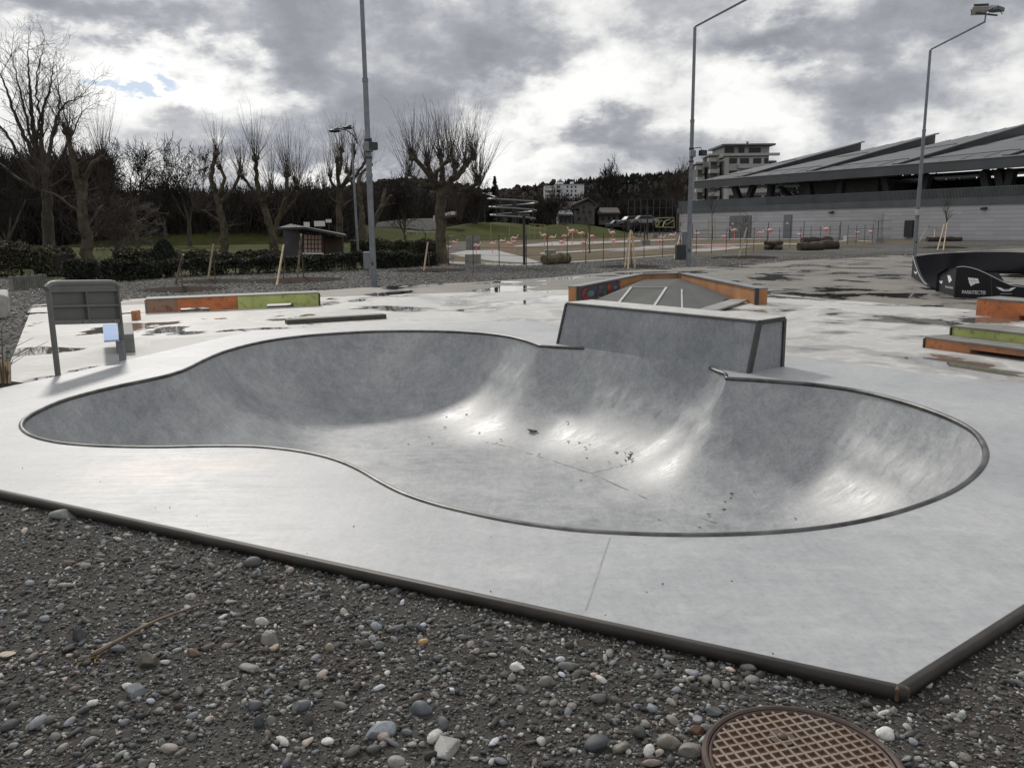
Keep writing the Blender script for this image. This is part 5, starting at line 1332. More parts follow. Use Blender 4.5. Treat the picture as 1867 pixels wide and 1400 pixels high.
def grow(rg_, out, p, d, L, r_, lvl, maxl, upb, kids):
    n = 4 if lvl < maxl else 3; q = np.array(p, float)
    for i in range(n):
        d = norm(d + rg_.normal(0, .13, 3) + np.array([0, 0, upb])); q2 = q + d * L / n; r2 = r_ * (1 - .55 / n)
        out.append((*q, *q2, r_, r2)); q, r_ = q2, r2
        if lvl < maxl and (i > 0 or lvl > 0):
            for _ in range(kids if i < n - 1 else kids + 1):
                if rg_.random() < .88:
                    grow(rg_, out, q, rdir(rg_, d, rg_.uniform(.4, .95)), L * rg_.uniform(.5, .74), r_ * rg_.uniform(.42, .62), lvl + 1, maxl, upb * .8, kids)
def bare_tree(label, base_px, top_py, width_px, Y, seed, maxl=4, stem=.3, kids=2, m='darktwig', name='bare_tree', grp='bare winter trees in the background', upb=.07, mint=.010):
    rg_ = np.random.default_rng(seed); b = at(base_px, 400, Y); zg = gz(b.x, Y); b = Vector((b.x, Y, zg)); Ht = ztop(b, top_py) - zg
    root = thing(name, label, 'tree', b, grp); out = []
    s0 = []; q = np.array((0, 0, -.2)); d = np.array((0, 0, 1.)); r_ = Ht * .022
    for i in range(4):
        d = norm(d + rg_.normal(0, .04, 3)); q2 = q + d * Ht * stem / 4; s0.append((*q, *q2, r_, r_ * .94)); q, r_ = q2, r_ * .94
    for _ in range(5 + kids): grow(rg_, out, q - d * Ht * rg_.uniform(0, stem * .35), rdir(rg_, d, rg_.uniform(.12, .75)), Ht * (1 - stem) * rg_.uniform(.45, .62), r_ * rg_.uniform(.45, .7), 1, maxl, upb, kids)
    S = np.array(out); top = S[:, 5].max(); wid = np.percentile(np.abs(S[:, 3]), 99) * 2
    A = np.array(s0 + out); sz = Ht / top; sx = width_px * mpp(Y) / wid
    for c in (0, 3): A[:, c] *= sx; A[:, c + 1] *= sx
    for c in (2, 5): A[:, c] *= sz
    A[:, 6:8] = np.maximum(A[:, 6:8], mint * Y / 50)
    for c in (0, 3): A[:, c] += b.x; A[:, c + 1] += b.y; A[:, c + 2] += b.z
    k = len(s0); big = A[:, 6] > Ht * .006
    segs_obj('trunk', A[big], 6, M['bark'], root); segs_obj('crown', A[~big], 3, M[m], root); return root
def limbed_tree(label, Y, trunk, limbs, seed, twl=1.0, m='darktwig'):
    rg_ = np.random.default_rng(seed); tp = [at(x, y, Y) for x, y, r_ in trunk]; zg = gz(0, Y); tp[0] = Vector((tp[0].x, tp[0].y, zg - .1))
    root = thing('bare_tree', label, 'tree', (tp[0].x, tp[0].y, zg), 'bare winter trees in the background'); tr, cr = [], []; LIMBS.clear()
    limb(tp, [q[2] for q in trunk], .02, rg_, tr)
    for lb in limbs:
        off = rg_.uniform(-2, 2); m_ = len(lb); P = [at(x, y, Y + off * i / (m_ - 1)) for i, (x, y, r_) in enumerate(lb)]; pts_ = limb(P, [q[2] for q in lb], .03, rg_, tr); n_ = len(pts_)
        for i in range(n_ // 6, n_, 2):
            t = i / n_; d = norm(pts_[min(i + 1, n_ - 1)] - pts_[i - 1]); L = twl * rg_.uniform(.9, 1.9) * (1.25 - .6 * t)
            grow(rg_, cr, pts_[i], rdir(rg_, d, rg_.uniform(.5, 1.0)), L, .026 * (1.3 - .6 * t), 2, 4, .06, 1)
        grow(rg_, cr, pts_[-1], norm(pts_[-1] - pts_[-3]), twl * 1.3, .02, 2, 4, .05, 1)
    limb_obj(root, [], M['bark'], 8); segs_obj('crown', np.maximum(np.array(cr), [-1e9] * 6 + [.0065, .005]), 3, M[m], root); return root
limbed_tree('tallest bare tree, long ascending limbs at the upper left edge', 48, [(90, 470, .42), (87, 400, .36), (84, 320, .30), (76, 296, .26)],
    [[(76, 300, .22), (62, 240, .16), (55, 170, .11), (52, 120, .06), (51, 92, .03)], [(82, 310, .2), (74, 250, .14), (80, 200, .1), (92, 160, .07), (96, 128, .03)], [(78, 305, .18), (50, 262, .13), (30, 215, .1), (12, 165, .07), (-2, 130, .03)],
     [(86, 300, .16), (98, 235, .12), (112, 196, .09), (138, 178, .05), (152, 172, .02)], [(74, 320, .16), (40, 290, .12), (16, 250, .09), (-14, 215, .06), (-40, 190, .03)], [(80, 320, .15), (60, 265, .11), (44, 200, .08), (30, 140, .05), (22, 105, .02)],
     [(86, 330, .15), (110, 290, .11), (130, 250, .08), (142, 222, .05), (150, 205, .02)], [(84, 350, .13), (40, 330, .1), (0, 300, .07), (-30, 285, .04)], [(88, 345, .12), (120, 322, .09), (140, 300, .06), (155, 292, .03)], [(68, 262, .1), (72, 210, .07), (66, 160, .05), (72, 110, .03)], [(90, 265, .09), (106, 225, .06), (108, 180, .04), (104, 140, .02)]], 21)
bare_tree('dark dense bare tree at the extreme left edge', 8, 215, 190, 44, 22, 5, .18, 1)
bare_tree('bushy dark bare tree right of the nearest pollarded plane trunk', 215, 330, 120, 46, 27, 5, .12, 1, m='twig')
bare_tree('round-crowned dark bare tree between the two left pollards', 246, 236, 112, 70, 23, 5, .36, 1)
bare_tree('slim bare tree with a dark straight trunk left of the tall thin pollard', 342, 243, 112, 74, 24, 5, .30, 1)
bare_tree('low twiggy bare tree in front of the hill, right of the cut-back plane', 738, 300, 95, 80, 28, 5, .2, 1)
bare_tree('fan-crowned bare tree rising alone above the hill ridge', 1115, 279, 66, 150, 25, 5, .45, 1, mint=.008)
bare_tree('sparse bare tree left of the middle light mast, in front of the hill', 1236, 286, 60, 140, 26, 5, .45, 1, m='twig', mint=.006)
bare_tree('twiggy bare tree beside the small white flats', 1010, 335, 70, 120, 29, 5, .3, 1, mint=.007)
bare_tree('dark bare tree over the gabled house, right of the white flats', 1180, 318, 80, 130, 30, 5, .3, 1, mint=.007)
bare_tree('short dark bare tree left of the water slide', 870, 322, 80, 95, 31, 5, .3, 1, mint=.008)
bare_tree('slender bare tree rising beside the hill at the centre of the row', 560, 300, 70, 90, 32, 5, .3, 1, mint=.008)
bare_tree('bare tree in the gap between the slim trunk and the tall thin pollard', 300, 300, 85, 80, 33, 5, .3, 1, mint=.008)

# small spruce on the skyline
b = at(903, 390, 130); root = thing('spruce', 'small dark pointed spruce on the skyline left of the water slide', 'tree', (b.x, 130, ZG)); zt_ = ztop(Vector((b.x, 130, 0)), 321); rg_ = np.random.default_rng(3); V_ = []; 
mb = MB(); mb.tube([(b.x, 130, ZG), (b.x, 130, zt_)], [.2, .03], 6); mb.build('trunk', M['bark'], root); mb = MB()
for i in range(420):
    t = rg_.random() ** .8; z_ = ZG + 1 + (zt_ - ZG - 1) * t; a_ = rg_.uniform(0, 6.28); L = (1 - t) * 2.3 * rg_.uniform(.6, 1.1) + .1
    c_ = Vector((b.x, 130, z_)); e_ = c_ + Vector((math.cos(a_) * L, math.sin(a_) * L, -L * .25)); s_ = Vector((-math.sin(a_), math.cos(a_), 0)) * .22
    mb.add([c_ + s_ * .3, e_ + s_, e_ - s_ + Vector((0, 0, -.3)), c_ - s_ * .3], [(0, 1, 2, 3)])
mb.build('crown', M['conifer'], root)

# far wood: one brown mass of stems and twigs
def brush(n, boxf, L0, L1, r0_, m, name, n_side=3, up_=.6, seed=0):
    rg_ = np.random.default_rng(seed); P = boxf(rg_, n); d = rg_.normal(0, .55, (n, 3)); d[:, 2] = np.abs(d[:, 2]) + up_; d /= np.linalg.norm(d, axis=1, keepdims=True)
    L = rg_.uniform(L0, L1, n)[:, None]; r_ = rg_.uniform(.5, 1, n) * r0_
    S = np.concatenate([P, P + d * L, r_[:, None], r_[:, None] * .5], 1); V, Fc = tubes_np(S, n_side)
    return link(name, mesh_np(name, V, Fc, m, False))
def far_wood(px0, px1, Y0, Y1, tops, n, seed, name, label, r_=.05, m='darktwig'):
    rg_ = np.random.default_rng(seed); segs = []
    for _ in range(n):
        Y = rg_.uniform(Y0, Y1); px = rg_.uniform(px0, px1); b = at(px, 400, Y); zt_ = ztop(Vector((b.x, Y, 0)), np.interp(px, tops[0], tops[1]) + rg_.uniform(-6, 16)); Ht = max(2.5, zt_ - ZG); loc = []
        q = np.array((b.x, Y, ZG)); d = np.array((0, 0, 1.)); rr = Ht * .016
        s_ = Ht * rg_.uniform(.22, .4); loc.append((*q, *(q + d * s_), rr, rr * .8)); q = q + d * s_
        k0 = len(loc)
        for _ in range(8): grow(rg_, loc, q + d * rg_.uniform(-.5, .4) * s_ * .6, rdir(rg_, d, rg_.uniform(.1, .85)), (Ht - s_) * rg_.uniform(.45, .7), rr * .5, 2, 4, .09, 2)
        A = np.array(loc); A[:, 6:8] = np.maximum(A[:, 6:8], r_ * .45); A[:, 2] = ZG + (A[:, 2] - ZG) * Ht / (A[:, 5].max() - ZG); A[:, 5] = ZG + (A[:, 5] - ZG) * Ht / (A[:, 5].max() - ZG); segs.append(A)
    V, Fc = tubes_np(np.concatenate(segs), 3); o = stuff(link(name, mesh_np(name, V, Fc, M[m], False))); o['label'] = label; return o
far_wood(-160, 600, 88, 125, ([-160, 150, 300, 420, 600], [300, 325, 352, 360, 354]), 40, 41, 'wood', 'dark wood of bare trees behind the lawn at left', .07)
far_wood(540, 1240, 150, 210, ([540, 760, 900, 1000, 1240], [350, 340, 350, 356, 338]), 52, 42, 'far_wood', 'brown wood of bare trees at the foot of the hill', .09)
def low_box(px0, px1, Y0, Y1, ht):
    def f_(rg_, n):
        Y = rg_.uniform(Y0, Y1, n); px = rg_.uniform(px0, px1, n); X_ = np.array([at(a_, 400, b_).x for a_, b_ in zip(px, Y)])
        return np.stack([X_, Y, ZG - .05 + ht * rg_.random(n) ** 1.3], 1)
    return f_
o = stuff(brush(26000, low_box(-160, 640, 84, 100, 4.0), .8, 2.4, .055, M['darktwig'], 'undergrowth', seed=5)); o['label'] = 'dark leafless undergrowth below the wood'
o = stuff(brush(34000, low_box(-160, 215, 86, 98, 8.5), .8, 2.2, .06, M['darktwig'], 'thicket_wood', seed=15)); o['label'] = 'dark tangled undergrowth at the far left'
o = stuff(brush(22000, low_box(200, 640, 88, 100, 4.5), .8, 2.4, .06, M['darktwig'], 'brushwood', seed=16)); o['label'] = 'dark brushwood behind the lawn'
o = stuff(brush(20000, low_box(560, 1240, 145, 160, 4.5), 1.0, 2.6, .08, M['darktwig'], 'far_undergrowth', seed=6)); o['label'] = 'dark leafless scrub in front of the hill'

# wooded hill
ridge = [(-400, 372), (200, 366), (420, 354), (555, 344), (620, 329), (690, 320), (765, 316), (830, 322), (905, 335), (960, 329), (1000, 323), (1100, 313), (1180, 303), (1260, 297), (1350, 291), (1500, 300), (1700, 312), (2300, 340)]
YR = 640
def ridge_z(X_):
    pxs = [at(px, py, YR) for px, py in ridge]; return np.interp(X_, [p.x for p in pxs], [p.z for p in pxs])
xs_ = np.linspace(-560, 640, 130); rows = 26; hv = []
rg_ = np.random.default_rng(9)
for j in range(rows + 1):
    t = j / rows; Y = 300 + (YR - 300) * min(1, t * 1.12) + max(0, t - .9) * 1500
    for x_ in xs_:
        s_ = min(1, t * 1.12); prof_h = s_ * s_ * (3 - 2 * s_)
        hv.append((x_ * (.55 + .45 * min(1, Y / YR)) if Y < YR else x_, Y, ZG - 1 + (ridge_z(x_) - 9) * prof_h * (1 if t < .9 else max(0, 1 - (t - .9) * 8)) + 1.2 * math.sin(x_ * .05 + Y * .03)))
n_ = len(xs_); hf = [(j * n_ + i, j * n_ + i + 1, (j + 1) * n_ + i + 1, (j + 1) * n_ + i) for j in range(rows) for i in range(n_ - 1)]
M['hill'] = mat('wooded_hillside', (.030, .027, .023), .95, var=.4, vs=.03, c2=(.02, .02, .018), bump=1.0, bs=.25, bd=3, spec=.1)
structure(link('hill', mesh_np('hill', hv, hf, M['hill'], True)))
cols = []; V_, F_, C_ = [], [], []; off = 0
HV = np.array(hv)
for i in range(13000):
    k = rg_.integers(n_ * 3, n_ * (rows - 2)); x_, y_, z_ = HV[k] + np.array([rg_.normal(0, 4), rg_.normal(0, 6), 0])
    pxl = x_ / y_ * F + W / 2; con = rg_.random() < np.interp(pxl, [500, 950, 1060, 1250], [.04, .12, .75, .95])
    h_ = rg_.uniform(3.5, 6) if con else rg_.uniform(3, 5); w_ = h_ * (.26 if con else .42); m_ = 6
    if con:
        rr = [(0, .15), (.98, .12), (.55, .45), (.72, .42), (.32, .75), (.42, .72), (.02, 1.04)]
    else:
        rr = [(.15, .1), (.75, .35), (1.0, .6), (.85, .85), (.25, 1.0)]
    tone = (rg_.uniform(.7, 1.2) * np.array([.013, .016, .014])) if con else rg_.uniform(.7, 1.25) * np.array([.036, .030, .026])
    vs_ = []
    for rf, zf_ in rr:
        for a_ in range(m_): th = a_ * 6.283 / m_ + rg_.uniform(-.2, .2); q = w_ * rf * rg_.uniform(.75, 1.2); vs_.append((x_ + q * math.cos(th), y_ + q * math.sin(th), z_ + h_ * zf_ + rg_.uniform(-.3, .3)))
    V_ += vs_; C_ += [(*tone, 1)] * len(vs_)
    for j in range(len(rr) - 1):
        for a_ in range(m_): F_.append((off + j * m_ + a_, off + j * m_ + (a_ + 1) % m_, off + (j + 1) * m_ + (a_ + 1) % m_, off + (j + 1) * m_ + a_))
    off += len(vs_)
def plain_tone(name):
    m, t, b, co = newmat(name); a = t.n.new('ShaderNodeAttribute'); a.attribute_name = 'tone'; t.put(b.inputs['Base Color'], a.outputs['Color']); b.inputs['Roughness'].default_value = .95; b.inputs['Specular IOR Level'].default_value = .1; return m
o = stuff(link('hill_forest', mesh_np('hill_forest', V_, F_, plain_tone('forest_tones'), False, C_))); o['label'] = 'forest covering the hill, dark conifers along the right ridge'

# ------------------------------------------------------------------ hedges, bushes
def leaf_mass(name, boxf, n, size, m, parent=None, seed=0, nz=.5):
    rg_ = np.random.default_rng(seed); P = boxf(rg_, n); n = len(P)
    a = rg_.normal(0, 1, (n, 3)); a /= np.linalg.norm(a, axis=1, keepdims=True); b = np.cross(a, rg_.normal(0, 1, (n, 3))); b /= np.linalg.norm(b, axis=1, keepdims=True)
    s_ = (size * rg_.uniform(.5, 1.3, n))[:, None]
    V = np.stack([P + a * s_, P + b * s_ * .55, P - a * s_, P - b * s_ * .55], 1).reshape(-1, 3); Fc = np.arange(4 * n).reshape(-1, 4)
    return link(name, mesh_np(name, V, Fc, m, False), parent)
def hedge(label, line, hpy, thick, n, m='hedge', core='hedge', seed=0, size=.05, gaps=0.0, name='hedge'):
    P = [Gt(x, y) for x, y in line]; root = thing(name, label, 'hedge', P[0]); tops = [ztop(p, y) for p, y in zip(P, hpy)]
    A = np.array([(p.x, p.y, t_) for p, t_ in zip(P, tops)])
    seg = np.linalg.norm(np.diff(A[:, :2], axis=0), axis=1); cum = np.concatenate([[0], np.cumsum(seg)])
    def boxf(rg_, n_):
        s_ = rg_.uniform(0, cum[-1], n_); q = np.stack([np.interp(s_, cum, A[:, i]) for i in range(3)], 1)
        side_ = rg_.random(n_); u_ = np.where(side_ < .55, 0, np.where(side_ < .85, rg_.random(n_), 1)) * thick + rg_.normal(0, .05, n_)
        g = np.array([gz(a_, b_) for a_, b_ in q[:, :2]]); hh = q[:, 2] - g + .05 * np.sin(s_ * 2.1) + .05 * np.sin(s_ * 5.3 + 1)
        v_ = np.where((side_ >= .55) & (side_ < .85), 1 + rg_.normal(0, .03, n_), rg_.random(n_) ** (1 if not gaps else .6))
        keep = ~((gaps > 0) & (v_ < gaps) & (np.sin(s_ * 3.1) + np.sin(s_ * 7.7 + 2) > .2))
        q[:, 1] += u_; q[:, 2] = g + hh * v_; return q[keep]
    leaf_mass('foliage', boxf, n, size, M[m], root, seed)
    mb = MB()
    for i in range(len(P) - 1):
        a, b = P[i], P[i + 1]; o_ = Vector((0, .10, 0)); o2 = Vector((0, thick - .1, 0)); g0 = Vector((0, 0, .12 + gaps * .5))
        mb.hexa([a + o_ + g0, b + o_ + g0, b + o2 + g0, a + o2 + g0] + [Vector((q.x, q.y, t_ - .09)) for q, t_ in ((a + o_, tops[i]), (b + o_, tops[i + 1]), (b + o2, tops[i + 1]), (a + o2, tops[i]))])
    mb.build('branches', M['darktwig'], root)
    rg_ = np.random.default_rng(seed + 5); st_ = []
    for _ in range(int(cum[-1] * 9)):
        s_ = rg_.uniform(0, cum[-1]); x_, y_ = np.interp(s_, cum, A[:, 0]), np.interp(s_, cum, A[:, 1]) + rg_.uniform(0, thick); g_ = gz(x_, y_)
        st_.append((x_, y_, g_ - .03, x_ + rg_.normal(0, .08), y_ + rg_.normal(0, .08), g_ + .5, .014, .009))
    segs_obj('stem', st_, 4, M['bark'], root)['kind'] = 'stuff'
    return root
hedge('clipped dark hedge at left, right of the nearest pollarded plane', [(186, 515), (240, 512), (292, 508)], [480, 480, 479], 1.0, 9000, seed=1)
hedge('clipped dark hedge stub between the board and the nearest pollarded plane', [(118, 515), (150, 514), (172, 513)], [480, 479, 481], .9, 4500, seed=2)
hedge('long straggly dark hedge in front of the shed, gappy near the ground', [(296, 507), (400, 502), (500, 499), (600, 495), (678, 491)], [479, 474, 470, 466, 463], 1.1, 17000, seed=3, gaps=.42)
hedge('dark clipped hedge right of the left light mast, ending at the largest plane', [(686, 491), (740, 488), (795, 485)], [462, 463, 464], 1.1, 9500, seed=4)
hedge('taller brown-green hedge behind the clipped one, right of the left light mast', [(640, 478), (700, 476), (760, 474), (806, 472)], [442, 440, 441, 443], 1.2, 9000, 'hedge2', seed=5, size=.07)
hedge('ragged brown-green shrub row behind the conical bush', [(205, 486), (270, 485), (340, 484), (420, 484), (505, 484)], [457, 459, 461, 462, 459], 1.2, 4200, 'hedge2', seed=6, size=.08, gaps=.3)
hedge('dark tangled thicket at the left edge behind the fence', [(-60, 506), (0, 505), (60, 505), (100, 507)], [450, 448, 452, 462], 1.6, 6000, 'hedge2', seed=7, size=.07, gaps=.3, name='thicket')
b = at(300, 478, 32.6); g_ = gz(0, 32.6)
root = thing('conical_bush', 'dark clipped cone-shaped evergreen bush behind the left hedge', 'bush', (b.x, b.y, g_)); zt_ = ztop(b, 436)
def conef(rg_, n):
    t = rg_.random(n) ** .8; r_ = .50 * (1 - t ** 2.2) ** .6 * (1 + rg_.normal(0, .04, n)); a_ = rg_.uniform(0, 6.283, n); return np.stack([b.x + r_ * np.cos(a_), b.y + r_ * np.sin(a_), g_ + (zt_ - g_) * t], 1)
leaf_mass('foliage', conef, 5000, .045, M['conifer'], root, 3)
mb = MB(); mb.tube([(b.x, b.y, g_), (b.x, b.y, g_ + (zt_ - g_) * .5), (b.x, b.y, zt_ - .15)], [.42, .40, .05], 12); mb.build('branches', M['conifer'], root)
# arching bare shrub at the left edge of the slab
b = Gt(6, 704); root = thing('arching_shrub', 'young leafless shrub with long arching pale stems at the left edge of the slab', 'shrub', b); out = []; rg_ = np.random.default_rng(4)
for (x1, y1, x2, y2) in ((14, 640, 62, 615), (24, 655, 88, 622), (-6, 630, 40, 622), (-30, 600, -60, 560), (2, 600, 22, 560), (14, 668, 50, 645), (-20, 640, -45, 610)):
    bb = b + Vector((rg_.uniform(-.06, .06), rg_.uniform(-.05, .05), 0)); Yb = b.y; P = [bb, at((6 + x1) / 2, (704 + y1) / 2, Yb), at(x1, y1, Yb + .1), at(x2, y2, Yb + .2)]
    limb(P, [.011, .008, .005, .002], .004, rg_, out)
segs_obj('stem', out, 5, M['stem'], root)
out = []
for k in range(5): out.append((b.x + .03 * (k - 2), b.y, b.z - .05, b.x + .035 * (k - 2) + .01, b.y + .03, b.z + .26, .02, .014))
segs_obj('root_stool', out, 6, M['stake'], root)
so_ = [Gt(*q) for q in ((-20, 706), (12, 699), (40, 702), (52, 706), (20, 712), (-20, 716))]
mb = MB(); mb.add([(q.x, q.y, gz(q.x, q.y) + .03) for q in so_], [tuple(range(6))]); structure(mb.build('soil', M['soil']))
# wooden paling fence behind
root = None
a, b = Gt(22, 530), Gt(84, 524); root = thing('paling_fence', 'weathered grey paling fence at the left behind the board', 'fence', a); n = 15
for i in range(n):
    p = a.lerp(b, i / (n - 1)); zt_ = ztop(p, 503 - i * .3 + (i % 3)); mb = MB(); mb.box((p.x, p.y, (p.z + zt_) / 2), (.10, .02, zt_ - p.z)); mb.build('paling', M['block'], root)
mb = MB(); u_ = Vector((0, .02, .35)); mb.beam(a + u_, b + u_, .03, .06); mb.build('rail', M['block'], root)
# low concrete kerb behind
mb = MB(); a, b = Gt(66, 502), Gt(122, 499); mb.beam(a + Vector((0, 0, .1)), b + Vector((0, 0, .1)), .3, .25); tag(mb.build('low_wall', M['block']), 'low grey wall behind the paling fence at left', 'wall')

# ------------------------------------------------------------------ staked saplings
def sapling(label, base, top, stakes, br=6, seed=0, h_br=.5, r_=.022, soil=None):
    b = Gt(*base); root = thing('sapling', label, 'young tree', b, 'newly planted staked saplings'); rg_ = np.random.default_rng(seed); t_ = at(top[0], top[1], b.y); tr, cr = [], []
    limb([b - Vector((0, 0, .05)), b.lerp(t_, .4), t_], [r_, r_ * .8, r_ * .3], .012, rg_, tr)
    for _ in range(br):
        s_ = rg_.uniform(h_br, .98); p = np.array(b.lerp(t_, s_)); L = (t_ - b).length * rg_.uniform(.15, .35)
        grow(rg_, cr, p, rdir(rg_, np.array([0, 0, 1.]), rg_.uniform(.35, .9)), L, r_ * .45, 2, 3, .08, 1)
    segs_obj('stem', tr, 7, M['stem'], root)
    if cr: segs_obj('crown', np.maximum(np.array(cr), [-1e9] * 6 + [.006, .004]), 3, M['twig'], root)
    for k, (x0, y0, x1, y1) in enumerate(stakes):
        p0 = Gt(x0, y0); p1 = at(x1, y1, b.y - .05); mb = MB(); mb.tube([p0 - Vector((0, 0, .05)), p1], [.034, .030], 8); o = mb.build('stake', M['stake'])
        tag(o, (f'{("left", "middle", "right")[k if len(stakes) == 3 or k == 0 else 2]} wooden stake of the ' if len(stakes) > 1 else 'wooden stake of the ') + label, 'stake', 'pale wooden tree stakes')
    if soil:
        mb = MB(); c_ = Vector((b.x, b.y, 0)); N_ = 24; rr = [soil * (1 + .15 * math.sin(3 * i) + .1 * math.sin(7 * i)) for i in range(N_)]
        vs_ = [(c_.x + rr[i] * 1.25 * math.cos(i * 6.283 / N_), c_.y + rr[i] * math.sin(i * 6.283 / N_), gz(c_.x, c_.y) + .012) for i in range(N_)] + [(c_.x + rr[i] * .6 * math.cos(i * 6.283 / N_), c_.y + rr[i] * .5 * math.sin(i * 6.283 / N_), gz(c_.x, c_.y) + .07) for i in range(N_)] + [(c_.x, c_.y, gz(c_.x, c_.y) + .10)]
        mb.add(vs_, [(i, (i + 1) % N_, N_ + (i + 1) % N_, N_ + i) for i in range(N_)] + [(N_ + i, N_ + (i + 1) % N_, 2 * N_) for i in range(N_)], 0, True); structure(mb.build('soil', M['soil']))
sapling('leftmost sapling behind the orange ledge', (333, 529), (327, 462), [(319, 517, 334, 464)], 4, 1, soil=.9)
sapling('sapling left of the shed, by the green ledge end', (392, 514), (389, 440), [(378, 514, 389, 446)], 5, 2, soil=.9)
sapling('sapling just left of the shed window', (518, 513), (516, 440), [(504, 521, 517, 447)], 5, 3, soil=1.0)
sapling('sapling in front of the shed window', (554, 511), (548, 425), [(542, 507, 549, 428)], 5, 4, soil=1.0)
sapling('sapling left of the largest plane', (784, 494), (776, 425), [(772, 496, 780, 442)], 6, 5, soil=1.1)
sapling('sapling in the far central gravel', (1152, 487), (1147, 398), [(1139, 489, 1148, 424), (1145, 491, 1150, 420), (1158, 489, 1152, 422)], 9, 6, soil=1.0, r_=.03)
sapling('sapling right of the middle mast', (1360, 470), (1364, 392), [(1346, 471, 1362, 415)], 8, 7, soil=1.2)
sapling('sapling beside the hall wall cabinet', (1706, 437), (1712, 372), [(1676, 440, 1695, 408), (1702, 441, 1706, 410)], 10, 8, r_=.035)
sapling('sapling behind the black pump track', (1722, 452), (1728, 368), [(1709, 456, 1722, 408), (1720, 456, 1727, 406)], 12, 9, r_=.04, soil=1.0)
sapling('slim tree before the hall, left of its double door', (1299, 437), (1297, 355), [(1292, 436, 1292, 397), (1304, 436, 1303, 397)], 12, 10, r_=.06)
sapling('sapling left of the middle light mast by the cabinet', (1236, 452), (1243, 385), [(1229, 471, 1241, 425)], 8, 11)
sapling('dark-stemmed sapling inside the flamingo garden', (1075, 462), (1074, 385), [(1068, 463, 1073, 432)], 9, 12, r_=.05)
# ------------------------------------------------------------------ lawns, flamingo garden, playground
def patch(name, pxs, m, dz, kind=True):
    P = [Gt(x, y, dz) for x, y in pxs]; p2 = [(q.x, q.y) for q in P]
    wide = [(x + .013, y + .017) for x in np.arange(-60, 62, 2.5) for y in np.arange(26, 66, 2.5)]; wx_ = np.array(wide); ex = wx_[inside(p2, wx_[:, 0], wx_[:, 1])]
    o = link(name, sheet(name, [p2], [], ex, lambda x, y: gz(x, y) + dz, m)); structure(o); return o
patch('lawn', [(-250, 522), (0, 507), (110, 512), (180, 513), (292, 506), (500, 497), (678, 489), (806, 482), (840, 440), (1000, 437), (1010, 430.5), (600, 425), (200, 427), (-200, 430)], M['grass'], .006)
M['garden'] = mat('brown_bare_garden_soil', (.125, .10, .072), .95, var=.4, vs=.6, c2=(.085, .075, .045), bump=.4, bs=8, bd=.03, spec=.05)
patch('garden', [(806, 482), (960, 486), (1240, 466), (1590, 445), (1720, 438), (1700, 428.5), (1240, 431), (1000, 430), (815, 441)], M['garden'], .008)
for pts in ([(815, 480.5), (960, 484.5), (1100, 475), (1240, 464.5), (1240, 463.3), (1100, 473.3), (960, 481), (815, 476)], [(818, 463), (850, 456.5), (905, 456), (960, 470), (985, 478), (960, 479.5), (900, 476), (850, 469)], [(1010, 441), (940, 448), (935, 449.6), (1030, 447.5), (1100, 443.5), (1240, 437.2), (1240, 435.6), (1100, 440)],
            [(1095, 459), (1160, 457), (1240, 451), (1240, 447), (1180, 449)], [(1262, 459), (1262, 454.5), (1330, 449.5), (1370, 450.5), (1300, 458)], [(1232, 437.2), (1420, 436), (1480, 436.8), (1480, 435.2), (1420, 434.4), (1232, 435.4)], [(1262, 448), (1400, 445), (1480, 446.5), (1480, 444.8), (1400, 443), (1262, 446)], [(1490, 441.5), (1560, 440), (1595, 441), (1595, 439.3), (1550, 438)], [(985, 463), (1050, 460), (1150, 453), (1150, 451.5), (1050, 457.5), (985, 461)]):
    patch('path', pts, M['pathc'], .014)
M['redpad'] = mat('red_rubber_surface', (.20, .085, .075), .8, var=.25, vs=1)
patch('red_surface', [(1268, 452), (1300, 446), (1345, 447), (1330, 451)], M['redpad'], .018)
# grassy mound
def mound(name, px, py_base, w_px, top_py, Y, dpt, m, seed):
    c_ = at(px, py_base, Y); hh = ztop(Vector((c_.x, Y, 0)), top_py) - ZG; wx_ = w_px * mpp(Y) / 2; vs_ = []; N_ = 28; rg_ = np.random.default_rng(seed)
    for j in range(9):
        r_ = 1 - j / 8
        for i in range(N_):
            a_ = i * 6.283 / N_; vs_.append((c_.x + wx_ * r_ * math.cos(a_), Y + dpt + dpt * r_ * math.sin(a_), ZG - .03 + hh * (1 - r_ * r_) ** 1.3 * (1 + .05 * math.sin(3 * a_ + seed))))
    mb = MB(); mb.add(vs_, [(j * N_ + i, j * N_ + (i + 1) % N_, (j + 1) * N_ + (i + 1) % N_, (j + 1) * N_ + i) for j in range(8) for i in range(N_)], 0, True); return structure(mb.build(name, m))
mound('lawn_mound', 880, 425, 440, 405, 84, 14, M['grass'], 1); mound('lawn_mound', 640, 425, 560, 411, 88, 12, M['grass'], 2); mound('lawn_mound', 1040, 425, 330, 409, 92, 10, M['grass'], 3); mound('lawn_mound', 330, 425, 620, 415, 80, 9, M['grass'], 4)

